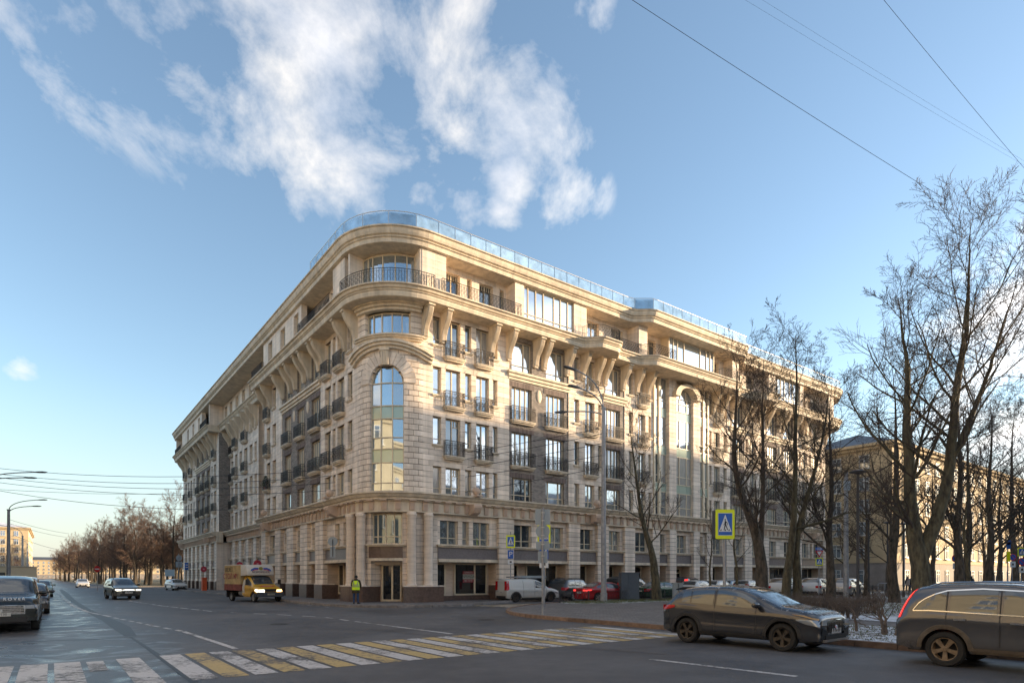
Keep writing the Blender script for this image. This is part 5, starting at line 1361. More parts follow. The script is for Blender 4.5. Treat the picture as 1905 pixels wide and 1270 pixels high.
r = empty('give_way_sign_post', loc(1524, 50), 0, 'blue arrow, red-edged give-way triangle and small pedestrian sign on one post', 'road sign')
pole(r, 4.0, .04)
m = MB(); rot_rect(m, .62, .22, 0, -.02, 3.95); P_(r, 'arrow_plate', m, SBLUE); m = MB(); polyY(m, [(-.22, 3.98), (-.22, 3.92), (.1, 3.92), (.1, 3.87), (.24, 3.95), (.1, 4.03), (.1, 3.98)], -.021, -.024); P_(r, 'arrow', m, SWHT)
m = MB(); polyY(m, [(-.33, 3.80), (.33, 3.80), (0, 3.24)], 0, -.02); P_(r, 'give_way_plate', m, SRED); m = MB(); polyY(m, [(-.2, 3.73), (.2, 3.73), (0, 3.39)], -.021, -.024); P_(r, 'give_way_field', m, SWHT)
ped_face(r, 2.9, .6, .62)
def round_sign(px, Y, z, rad, label, kind='no_parking', plate=True, extra=None, rz=0.0, h=None):
    r = empty('round_sign_post', loc(px, Y), rz, label, 'road sign'); pole(r, z+rad, .035)
    if kind == 'no_entry':
        m = MB(); polyY(m, discp(rad, 24, z), 0, -.02); P_(r, 'sign_disc', m, SRED); m = MB(); rot_rect(m, rad*1.35, rad*.34, -.021, -.024, z); P_(r, 'sign_bar', m, SWHT)
    else:
        m = MB(); polyY(m, discp(rad, 24, z), 0, -.02); P_(r, 'sign_disc', m, SRED); m = MB(); polyY(m, discp(rad*.8, 24, z), -.021, -.024); P_(r, 'sign_field', m, SBLUE)
        m = MB()
        for s in ((1, -1) if kind == 'no_stop' else (1,)): polyY(m, [(-.6*rad*s-.06*rad, z+.6*rad-.06*rad), (-.6*rad*s+.06*rad, z+.6*rad+.06*rad), (.6*rad*s+.06*rad, z-.6*rad+.06*rad), (.6*rad*s-.06*rad, z-.6*rad-.06*rad)], -.025, -.027)
        P_(r, 'sign_bar', m, SRED)
    if plate: white_plate(r, z-rad-.28, rad*1.5, .45)
    return r
round_sign(181, 70, 2.55, .36, 'round red no-entry sign at the far park corner on the left', 'no_entry', False)
round_sign(1778, 46, 3.05, .3, 'blue and red no-stopping sign with white plate behind the grey-brown car roof', 'no_stop')
round_sign(1884, 48, 3.2, .28, 'no-parking sign with two white plates near the right edge')
r = round_sign(1704, 60, 2.9, .33, 'no-stopping sign under a yellow pedestrian plate beside the tallest trunk', 'no_stop'); ped_face(r, 3.75, .6, .62)
r = round_sign(1901, 44, 2.75, .28, 'no-stopping sign below a yellow pedestrian plate at the right edge', 'no_stop'); ped_face(r, 3.45, .62, .62)
r = empty('stop_post', loc(1876, 45), 0, 'tall post with narrow blue and yellow-green plates near the right edge', 'road sign'); pole(r, 4.4, .04)
m = MB(); polyY(m, discp(.2, 20, 4.2), 0, -.02); rot_rect(m, .3, .5, 0, -.02, 3.95, .05); P_(r, 'blue_plate', m, SBLUE); m = MB(); rot_rect(m, .26, .75, 0, -.02, 3.15); P_(r, 'timetable_plate', m, SYEL)
r = empty('wall_sign', PF.map(-4.6, 1.0, 3.7), R(12), 'round and long grey sign backs on a wall bracket left of the corner columns', 'road sign')
m = MB(); polyY(m, discp(.33, 24, .55), 0, .03); P_(r, 'round_sign_back', m, SGREY); m = MB(); rot_rect(m, .34, .75, 0, .03, -.18); P_(r, 'plate_back', m, SGREY)
m = MB(); m.tube([(0, -.04, -.5), (0, -.04, .7), (0, .3, .72), (.5, .9, .72)], .025, 6); P_(r, 'bracket', m, DPOLE)
r = empty('sign_post', loc(332, 86), 0, 'grey round and square sign backs on a post by the far end of the block', 'road sign'); pole(r, 4.9, .05)
m = MB(); polyY(m, discp(.42, 20, 4.3), .12, .15); P_(r, 'round_sign_back', m, SGREY); m = MB(); rot_rect(m, .9, .8, .12, .15, 3.4); P_(r, 'plate_back', m, SGREY)
r = empty('info_board', loc(316, 100), 0, 'pale notice board on two legs beside the far park corner', 'notice board')
m = MB(); rot_rect(m, 1.6, 1.1, 0, -.05, 2.3); P_(r, 'board', m, mat('pale_board', (.35, .42, .46), .5))
for x in (-.6, .6): m = MB(); m.tube([(x, .03, 0), (x, .03, 2.8)], .04, 6); P_(r, 'leg', m, GALV)
# ---- lamps
def arm_lamp(name, label, p, h, r0, arms, m_=GALV, heads=True):
    """arms: list of (start z, rise, reach, dirx, diry)"""
    r = empty(name, p, 0, label, 'street lamp')
    m = MB(); m.tube([(0, 0, 0), (0, 0, .6), (0, 0, .62), (0, 0, h)], [r0*1.25, r0*1.25, r0, r0*.62], 12); P_(r, 'pole', m, m_)
    for (z, rise, reach, dx, dy) in arms:
        m = MB(); pts = []
        for t in np.linspace(0, 1, 10):
            x = reach*(1-math.cos(min(1, t*1.25)*math.pi/2))*.55+reach*.45*t**1.6; pts.append((dx*x, dy*x, z+rise*(1-(1-t)**2.2)))
        pts[0] = (0, 0, z-.4); m.tube(pts, .045, 6); a = P_(r, 'arm', m, m_)
        e = Vector(pts[-1]); d = (e-Vector(pts[-2])).normalized(); m = MB(); c = e+d*.38
        yaw = math.atan2(d.y, d.x); mt = Matrix.Translation(c) @ Matrix.Rotation(yaw, 4, 'Z') @ Matrix.Rotation(-math.asin(d.z), 4, 'Y')
        pr = [(-.45, .07, .06), (-.2, .13, .09), (.2, .16, .1), (.45, .12, .05)]
        vs = []
        for x, w, hh in pr: vs += [tuple(mt @ Vector(q)) for q in ((x, -w, -hh*.5), (x, w, -hh*.5), (x, w*.8, hh*.6), (x, -w*.8, hh*.6))]
        m.add(vs, [(0, 1, 2, 3), (15, 14, 13, 12)]+[(4*i+k, 4*i+4+k, 4*i+4+(k+1) % 4, 4*i+(k+1) % 4) for i in range(3) for k in range(4)])
        P_(r, 'lamp_head', m, DPOLE)
    m = MB(); m.tube([(0, 0, h-.08), (0, 0, h+.02)], r0*.85, 10); P_(r, 'collar', m, m_)
    return r
LP = loc(1123, 41.2)
arm_lamp('street_lamp', 'tall galvanised lamp column with three curved arms in front of the block', LP, 13.0, .19, [(12.8, 2.4, 2.35, -.88, -.47), (12.6, 1.45, 2.0, -.88, -.47), (12.4, .55, 2.6, -.93, .3)])
arm_lamp('street_lamp', 'double-armed grey lamp column at the left edge of the photo', loc(16, 66), 8.9, .2, [(8.8, 1.2, 2.9, .95, .2), (8.5, .8, 2.3, .95, .2)])
arm_lamp('street_lamp', 'slim lamp column with one arm hooked left before the yellow house', loc(42, 95), 8.0, .17, [(7.9, 1.6, 2.6, -.9, -.2)])
arm_lamp('street_lamp', 'far slim lamp column farthest along the left pavement', loc(51, 130), 8.6, .17, [(8.4, 1.2, 2.4, -.9, -.2)])
LQ = loc(-18, 48); arm_lamp('street_lamp', 'lamp arms reaching in from the left edge over the wires', LQ, 9.4, .18, [(9.3, .6, 3.4, .96, .1), (9.2, .25, 2.6, .96, .1)])
def park_lamp(px, Y, h, label, base_y=None):
    r = empty('park_lamp', loc(px, Y), 0, label, 'park lamp', 'dark park lamps of the right-hand square')
    m = MB(); m.tube([(0, 0, 0), (0, 0, .5), (0, 0, .52), (0, 0, h)], [.1, .1, .065, .06], 8); P_(r, 'pole', m, DPOLE)
    m = MB(); m.lathe([(.06, h-.02), (.32, h+.05), (.34, h+.10), (.2, h+.15), (0, h+.16)], sides=16); P_(r, 'lamp_head', m, DPOLE)
park_lamp(1596, 27, 6.2, 'nearest dark park lamp, rising straight from the hedge'); park_lamp(1616, 47, 6.0, 'dark park lamp left of the two bollard gates')
park_lamp(1651, 50, 6.0, 'dark park lamp between the bollard gates'); park_lamp(1681, 50, 5.9, 'dark park lamp just left of the tallest trunk')
r = empty('utility_mast', loc(1574, 40), 0, 'pale galvanised mast right of the straight tree by the hedge', 'mast'); m = MB(); m.tube([(0, 0, 0), (0, 0, 8.5)], [.17, .12], 10); P_(r, 'pole', m, GALV); m = MB(); m.boxc((0, -.1, 7.6), (.4, .12, .6)); P_(r, 'cabinet', m, SGREY)
# ---- cabinet, fence, bin, bollards
cb = gnd(1170, 1115.5, .12)
r = empty('utility_cabinet', cb, R(10), 'tall slate-grey utility cabinet beside the red sedan', 'cabinet')
CABM = mat('slate_paint', (0.085, 0.10, 0.12), .5, var=.1, vscale=3)
for x, w in ((-.42, .5), (.26, .82)): m = MB(); m.boxc((x, 0, .98), (w, .55, 1.9)); P_(r, 'door', m, CABM)
m = MB(); m.boxc((0.05, 0, 1.96), (1.4, .62, .06)); P_(r, 'top', m, CABM); m = MB(); m.boxc((.05, 0, .03), (1.36, .6, .06)); P_(r, 'foot', m, DPOLE)
def fence_run(name, label, P0, P1, h=.75, step=1.6):
    P0, P1 = Vector(P0), Vector(P1); d = P1-P0; L_ = d.length; an = math.atan2(d.y, d.x)
    r = empty(name, tuple(P0), an, label, 'fence'); n = max(1, int(L_/step))
    for i in range(n+1): m = MB(); m.boxc((L_*i/n, 0, h/2), (.06, .06, h)); P_(r, 'post', m, DPOLE)
    for i in range(n):
        m = MB(); x0, x1 = L_*i/n+.03, L_*(i+1)/n-.03
        for z in (.1, h-.06): m.boxc(((x0+x1)/2, 0, z), (x1-x0, .03, .03))
        k = 9
        for j in range(k):      # lattice of crossed flats
            xa = x0+(x1-x0)*j/k; xb = x0+(x1-x0)*(j+1)/k
            m.tube([(xa, 0, .11), (xb, 0, h-.07)], .009, 3, cap=False); m.tube([(xb, .012, .11), (xa, .012, h-.07)], .009, 3, cap=False)
        P_(r, 'lattice_panel', m, DPOLE)
fence_run('low_fence', 'low black lattice fence in front of the red sedan tail', ab(9.6, -6.5, .12), ab(12.4, -6.3, .12))
fence_run('low_fence', 'low black lattice fence in front of the green sedan', ab(13.9, -6.3, .12), ab(23.5, -6.3, .12))
fence_run('low_fence', 'low black lattice fence running before the white parked cars', ab(24.5, -6.3, .12), ab(58, -6.3, .12))
fence_run('low_fence', 'black post-and-rail fence behind the snowy lawn', loc(1600, 52), loc(1712, 56), .95)
for px in (1640, 1652): 
    r = empty('barrier_gate', loc(px, 45), 0, 'left galvanised hoop barrier by the lawn' if px == 1640 else 'right galvanised hoop barrier by the lawn', 'barrier')
    m = MB(); m.tube([(-.2, 0, 0), (-.26, 0, 1.1), (-.2, 0, 1.2), (.2, 0, 1.2), (.26, 0, 1.1), (.2, 0, 0)], .035, 6); P_(r, 'hoop', m, GALV)
for px, lb in ((1256, 'left low grey bollard cabinet behind the crossover tail'), (1266, 'right low grey bollard cabinet behind the crossover tail')):
    r = empty('bollard_cabinet', loc(px, 40), 0, lb, 'bollard'); m = MB(); m.boxc((0, 0, .62), (.3, .28, 1.24)); P_(r, 'body', m, SGREY); m = MB(); m.boxc((0, 0, 1.26), (.36, .34, .05)); P_(r, 'cap', m, SGREY)
bp_ = ab(-1.9, 45.2, .12)
r = empty('orange_cabinet', bp_, V_ANG, 'narrow orange-red cabinet standing at the far wing plinth', 'cabinet'); ORA = mat('orange_paint', (.62, .09, .02), .5)
m = MB(); m.boxc((0, 0, .75), (.62, .5, 1.5)); P_(r, 'body', m, ORA); m = MB(); m.boxc((0, 0, 1.54), (.7, .58, .08)); P_(r, 'cap', m, ORA)
# round red shop signs on brackets
CRIM = mat('crimson_sign', (.42, .03, .06), .5)
for q, lb, rad in ((SLf(49.6), 'round crimson shop sign on a bracket at the far wing', .36), (SLf(24.2), 'round red shop sign half hidden by the truck box', .36), (SLf(31.0), 'far red shop sign peeping over the truck box', .32)):
    p = PF.map(q, 1.15, 2.75 if q < SLf(40) else 3.0); r = empty('shop_sign', p, R(35), lb, 'shop sign')
    m = MB(); polyY(m, discp(rad, 24), -.06, .06); P_(r, 'disc', m, CRIM); m = MB(); polyY(m, discp(rad*.3, 6), -.075, -.062); P_(r, 'emblem', m, mat('pink_emblem', (.55, .25, .3), .5))
    m = MB(); m.tube([(0, 0, rad), (0, 0, rad+.12), (.75, .55, rad+.12)], .025, 5); P_(r, 'bracket', m, DPOLE)
r = empty('shop_sign', PF.map(SLf(66), .5, 3.35), R(35), 'small blue sign box on the far wing fascia', 'shop sign'); m = MB(); rot_rect(m, .5, 1.1, -.1, .1, 0); P_(r, 'box', m, SBLUE)
m = MB(); rot_rect(m, .3, .12, -.102, -.11, .2); rot_rect(m, .3, .12, -.102, -.11, -.15); P_(r, 'mark', m, SWHT)
# a potted evergreen on one balcony of the left facade
r = empty('balcony_evergreen', PF.map(SLf(24.8), .25, 10.1), 0, 'small dark evergreen bush on a balcony of the left facade', 'plant')
rg_ = random.Random(9); m = MB()
for k in range(420):
    t = rg_.random(); rr = .42*(1-t)**.6*math.sqrt(rg_.random())+.04; an = rg_.uniform(0, 6.28); c = Vector((rr*math.cos(an), rr*math.sin(an), .3+t*1.05)); d = Vector((rg_.gauss(0, 1), rg_.gauss(0, 1), rg_.gauss(.3, .7))).normalized()*.09; s_ = d.orthogonal().normalized()*.03
    m.add([tuple(c-s_), tuple(c+s_), tuple(c+d)], [(0, 1, 2)])
P_(r, 'foliage', m, mat('evergreen', (.02, .05, .02), .8)); m = MB(); m.lathe([(.14, 0), (.2, .3), (.18, .3)], sides=10); P_(r, 'pot', m, mat('terracotta', (.2, .1, .07), .8))
# ---- overhead wires
WIRE = mat('wire_black', (.02, .02, .028), .6)
def wire(p, q, sag, r=.016, label='', n=24):
    p, q = Vector(p), Vector(q); m = MB()
    m.tube([tuple(p.lerp(q, t)-Vector((0, 0, 4*sag*t*(1-t)))) for t in np.linspace(0, 1, n)], r, 4)
    tag(m.build('overhead_wire', WIRE), label, 'wire', 'overhead wires')
LZ = [(868, 795, 'topmost wire of the bunch crossing the left facade to the lamp column'), (878, 806, 'second wire from the top of the bunch crossing the left facade'), (884, 824, 'middle wire of the bunch crossing the left facade'), (893, 846, 'second lowest wire of the bunch crossing the left facade'), (905, 868, 'lowest, steepest wire crossing the left facade')]
for (y0, y1, lb), sg in zip(LZ, (2.0, 2.1, 2.1, 2.0, 2.5)):
    wire(pix(-60, 52, py=y0-4), pix(1123, 41.2, py=y1), sg, .019, lb)
wire(pix(-60, 60, py=906), pix(345, 97.2, py=916), .4, .02, 'nearly level thin wire meeting the far end of the block')
for (x0, y0, x1, y1, r_, lb) in ((1178, 0, 1745, 362, .0065, 'thickest wire slanting across the upper right sky to the tree top'), (1388, 0, 1905, 305, .002, 'faint upper wire of the thin pair in the right sky'), (1420, 0, 1905, 297, .002, 'faint lower wire of the thin pair in the right sky'), (1645, 0, 1905, 310, .0045, 'steep wire in the top right corner of the sky')):
    ex = lambda t: (x0+(x1-x0)*t, y0+(y1-y0)*t)
    a, b = ex(-.15), ex(1.25 if x0 != 1178 else 1.03); wire(pix(a[0], 13, py=a[1]), pix(b[0], 17.5, py=b[1]), .05, r_, lb)
for (x0, y0, x1, y1, lb) in ((58, 976, 128, 992, 'upper wire of the street beyond the left lamps'), (60, 984, 126, 999, 'middle wire of the street beyond the left lamps'), (64, 1004, 106, 1021, 'lowest wire of the street beyond the left lamps')):
    wire(pix(x0-40, 110, py=y0-10), pix(x1, 160, py=y1), .3, .03, lb)
# ------------------------------------------------------------------ vehicles
TYRE = mat('tyre_rubber', (0.02, 0.019, 0.018), .85); CARBLK = mat('car_black_plastic', (0.018, 0.018, 0.02), .6); CHROME = mat('chrome', (.7, .7, .7), .15, 1.0)
CGLASS = mat('car_glass', (0.02, 0.025, 0.028), .02, 0.0, spec=1.0); CGLASS2 = mat('car_glass_reflective', (0.085, 0.10, 0.115), .02, .5, coat=.8)
RIMS = mat('alloy', (.36, .35, .34), .35, .7); RIMD = mat('dirty_bronze_alloy', (.20, .145, .095), .6, .3, var=.3, vscale=9, coord='obj'); RIMB = mat('dark_alloy', (.07, .06, .05), .45, .5)
TAIL = mat('tail_lamp_red', (.45, .008, .012), .15, coat=.5); TAILB = mat('tail_lamp_bright', (.75, .03, .03), .2, coat=.5, emit=(1, .05, .04), estr=.25); HEADL = mat('head_lamp', (.38, .41, .44), .08, .5); HEADON = mat('head_lamp_lit', (.9, .9, .85), .2, emit=(1.0, .93, .75), estr=1.1); AMBON = mat('head_lamp_warm', (.9, .6, .3), .2, emit=(1.0, .6, .25), estr=.9)
PLATE = mat('licence_plate', (.55, .55, .53), .5)
def paint(name, c, rough=.28, metal=.35, dirt=.5, dirtc=(.16, .125, .09), dz=.75, snow=0.0):
    m = bpy.data.materials.new(name); m.use_nodes = True; nt = m.node_tree; L = nt.links.new; b = nt.nodes['Principled BSDF']
    tc = N(nt, 'ShaderNodeTexCoord').outputs['Object']
    g = N(nt, 'ShaderNodeNewGeometry').outputs['Position']
    sp = N(nt, 'ShaderNodeSeparateXYZ'); L(g, sp.inputs[0])
    nz = N(nt, 'ShaderNodeTexNoise', i_Scale=3.5, i_Detail=7.0, i_Roughness=.65); L(g, nz.inputs['Vector'])
    v = mth(nt, 'ADD', mth(nt, 'MULTIPLY', mth(nt, 'SUBTRACT', dz, sp.outputs[2]), 1.5), mth(nt, 'MULTIPLY', mth(nt, 'SUBTRACT', nz.outputs[0], .5), .9), clamp=True)
    v = mth(nt, 'MULTIPLY', v, dirt)
    mx = N(nt, 'ShaderNodeMix', data_type='RGBA'); L(v, mx.inputs[0]); mx.inputs[6].default_value = (*c, 1); mx.inputs[7].default_value = (*dirtc, 1)
    colr = mx.outputs[2]
    if snow:
        nrm = N(nt, 'ShaderNodeSeparateXYZ'); L(N(nt, 'ShaderNodeNewGeometry').outputs['Normal'], nrm.inputs[0])
        n2 = N(nt, 'ShaderNodeTexNoise', i_Scale=7.0, i_Detail=8.0, i_Roughness=.7); L(g, n2.inputs['Vector'])
        s = mth(nt, 'MULTIPLY', mth(nt, 'SUBTRACT', mth(nt, 'ADD', mth(nt, 'MULTIPLY', nrm.outputs[2], .30), n2.outputs[0]), .80), 6.0, clamp=True)
        s = mth(nt, 'MULTIPLY', s, snow)
        m2 = N(nt, 'ShaderNodeMix', data_type='RGBA'); L(s, m2.inputs[0]); L(colr, m2.inputs[6]); m2.inputs[7].default_value = (.62, .64, .68, 1); colr = m2.outputs[2]
        v = mth(nt, 'MAXIMUM', v, s)
    L(colr, b.inputs['Base Color']); L(mth(nt, 'ADD', rough, mth(nt, 'MULTIPLY', v, .5), clamp=True), b.inputs['Roughness'])
    L(mth(nt, 'MULTIPLY', mth(nt, 'SUBTRACT', 1.0, v), metal), b.inputs['Metallic']); L(mth(nt, 'MULTIPLY', mth(nt, 'SUBTRACT', 1.0, v), .7), b.inputs['Coat Weight']); b.inputs['Coat Roughness'].default_value = .08
    return m
GF = np.array([0, .15, .38, .62, .82, .91, .965, .99, 1.0]); YF = np.array([1.0, .985, .945, .895, .835, .75, .58, .30, 0.0])
class CarShape:
    def __init__(s, L, W, top, belt, wb, fo, wr, sill=.24, arch=None, nose=.86, tail=.88, bulge=1.0, narrow=.955):
        s.L, s.W, s.wb, s.wr, s.sill = L, W, wb, wr, sill; s.top_, s.belt_ = top, belt; s.narrow = narrow
        s.xf = L-fo; s.xr = s.xf-wb; s.ra = arch or wr*1.17; s.nose, s.tail = nose, tail
    @staticmethod
    def ev(pts, x):
        xs = [p[0] for p in pts]; zs = [p[1] for p in pts]
        # light smoothing of the polyline
        return sum(np.interp(x+o, xs, zs)*w for o, w in ((-.07, .2), (-.035, .2), (0, .2), (.035, .2), (.07, .2)))
    def top(s, x): return np.interp(x, [p[0] for p in s.top_], [p[1] for p in s.top_]) if (x < .12 or x > s.L-.12) else s.ev(s.top_, x)
    def belt(s, x): return min(s.ev(s.belt_, x), s.top(x)-.012)
    def hw(s, x):
        t = x/s.L; w = s.W/2
        def e(d, f): return f+(1-f)*math.sqrt(max(0, 1-(1-min(1, d/.75))**2.4))
        return w*e(x, s.tail)*e(s.L-x, s.nose)
    def low(s, x):
        z = s.sill+max(0, (.35-x))*.25+max(0, x-(s.L-.45))*.12
        for c in (s.xf, s.xr):
            d = abs(x-c)
            if d < s.ra: z = max(z, s.wr+math.sqrt(s.ra**2-d**2))
        return min(z, s.belt(x)-.06)
    def sidey(s, x, z):
        b = s.belt(x); w = s.hw(x)
        if z <= b:
            f = (z-s.sill)/(b-s.sill+1e-6)
            return w*np.interp(f, [-.2, 0, .10, .26, .50, .70, .80, .93, 1.0], [.90, .94, .985, .992, .972, .984, 1.0, .982, s.narrow])
        g = (z-b)/(s.top(x)-b+1e-6); return w*s.narrow*np.interp(min(g, 1), GF, YF)
    def topz(s, x, y):
        b = s.belt(x); w = s.hw(x)*s.narrow; g = np.interp(min(1, abs(y)/w), YF[::-1], GF[::-1]); return b+g*(s.top(x)-b)
    def body(s):
        mb = MB(); xs = np.unique(np.round(np.concatenate([np.linspace(0, s.L, 90), [.01, .03, .06, .1, s.L-.1, s.L-.06, s.L-.03, s.L-.01], s.xf+np.cos(np.linspace(0, np.pi, 17))*s.ra, s.xr+np.cos(np.linspace(0, np.pi, 17))*s.ra]), 3)); xs = xs[(xs >= 0) & (xs <= s.L)]
        fl = np.array([0, .1, .26, .40, .50, .62, .70, .76, .80, .85, .93, 1.0]); rows = []
        for x in xs:
            lo, b, t = s.low(x), s.belt(x), s.top(x); sec = []
            for f in fl: z = lo+f*(b-lo); sec.append((s.sidey(x, z), z))
            for g, yf in zip(GF[1:], YF[1:]): sec.append((s.hw(x)*s.narrow*yf, b+g*(t-b)))
            rows.append(sec)
        k = len(rows[0]); n = 2*k-1; vs = []
        for x, sec in zip(xs, rows):
            X = x-s.L/2
            for y, z in sec: vs.append((X, y, z))
            for y, z in reversed(sec[:-1]): vs.append((X, -y, z))
        fs = []
        for i in range(len(xs)-1):
            for j in range(n-1): fs.append((i*n+j, (i+1)*n+j, (i+1)*n+j+1, i*n+j+1))
        fs.append(tuple(range(n))); fs.append(tuple((len(xs)-1)*n+j for j in range(n-1, -1, -1)))
        mb.add(vs, fs); return mb
    def patch(s, mb, cols, side, off=.006, rows=5, step=.06):
        xs0 = [c[0] for c in cols]; X = np.unique(np.concatenate([np.arange(xs0[0], xs0[-1], step), xs0]))
        lo = np.interp(X, xs0, [c[1] for c in cols]); hi = np.interp(X, xs0, [c[2] for c in cols]); vs = []
        for x, a, b in zip(X, lo, hi):
            for j in range(rows+1):
                z = a+(b-a)*j/rows; vs.append((x-s.L/2, side*(s.sidey(x, z)+off), z+off*.25))
        r = rows+1; mb.add(vs, [(i*r+j, (i+1)*r+j, (i+1)*r+j+1, i*r+j+1) for i in range(len(X)-1) for j in range(rows)])
    def tpatch(s, mb, x0, x1, k0, k1, off=.006, n=10, m=10, y0=-1, y1=1):
        vs = []
        for i in range(n+1):
            x = x0+(x1-x0)*i/n; kk = k0+(k1-k0)*i/n
            for j in range(m+1):
                y = (y0+(y1-y0)*j/m)*s.hw(x)*s.narrow*kk; vs.append((x-s.L/2+off*(1 if x0 > s.L/2 else -1)*.6, y, s.topz(x, y)+off))
        r = m+1; mb.add(vs, [(i*r+j, (i+1)*r+j, (i+1)*r+j+1, i*r+j+1) for i in range(n) for j in range(m)])
    def rail(s, x): b = s.belt(x); return b+.80*(s.top(x)-b)
WHEELS = {}
def wheel_meshes(r, w, rim, spokes=5):
    key = (round(r, 3), round(w, 3), rim.name, spokes)
    if key in WHEELS: return WHEELS[key]
    t = MB(); rr = r*.66
    t.lathe([(rr, -w*.40), (rr*1.1, -w*.5), (r*.93, -w*.5), (r*.985, -w*.38), (r, -w*.2), (r, w*.2), (r*.985, w*.38), (r*.93, w*.5), (rr*1.1, w*.5), (rr, w*.40), (rr*.98, 0)], sides=28, axis='Y', cap=False)
    tm = t.mesh('wheel', TYRE); smooth_angle(tm, 40)
    k = MB(); k.lathe([(rr, w*.42), (rr*.93, w*.40), (rr*.90, w*.25), (rr*.88, -w*.2)], sides=28, axis='Y', cap=False)
    k.lathe([(0, w*.40), (rr*.16, w*.40), (rr*.22, w*.34), (rr*.24, w*.2)], sides=14, axis='Y', cap=False)
    for i in range(spokes):
        a = 2*math.pi*i/spokes; ca, sa = math.cos(a), math.sin(a)
        def q(x, y, z): return (x*ca-z*sa, y, x*sa+z*ca)
        w0, w1 = rr*.13, rr*(.21 if spokes == 5 else .10)
        vs = [q(rr*.15, w*.36, -w0), q(rr*.15, w*.36, w0), q(rr*.92, w*.41, w1), q(rr*.92, w*.41, -w1), q(rr*.15, w*.2, -w0), q(rr*.15, w*.2, w0), q(rr*.92, w*.25, w1), q(rr*.92, w*.25, -w1)]
        k.add(vs, [(0, 1, 2, 3), (7, 6, 5, 4), (0, 4, 5, 1), (1, 5, 6, 2), (2, 6, 7, 3), (3, 7, 4, 0)])
    km = k.mesh('rim', rim); smooth_angle(km, 35)
    d = MB(); d.lathe([(rr*.92, -w*.12), (0, -w*.12)], sides=20, axis='Y', cap=False); dm = d.mesh('brake_disc', CARBLK)
    WHEELS[key] = (tm, km, dm); return WHEELS[key]
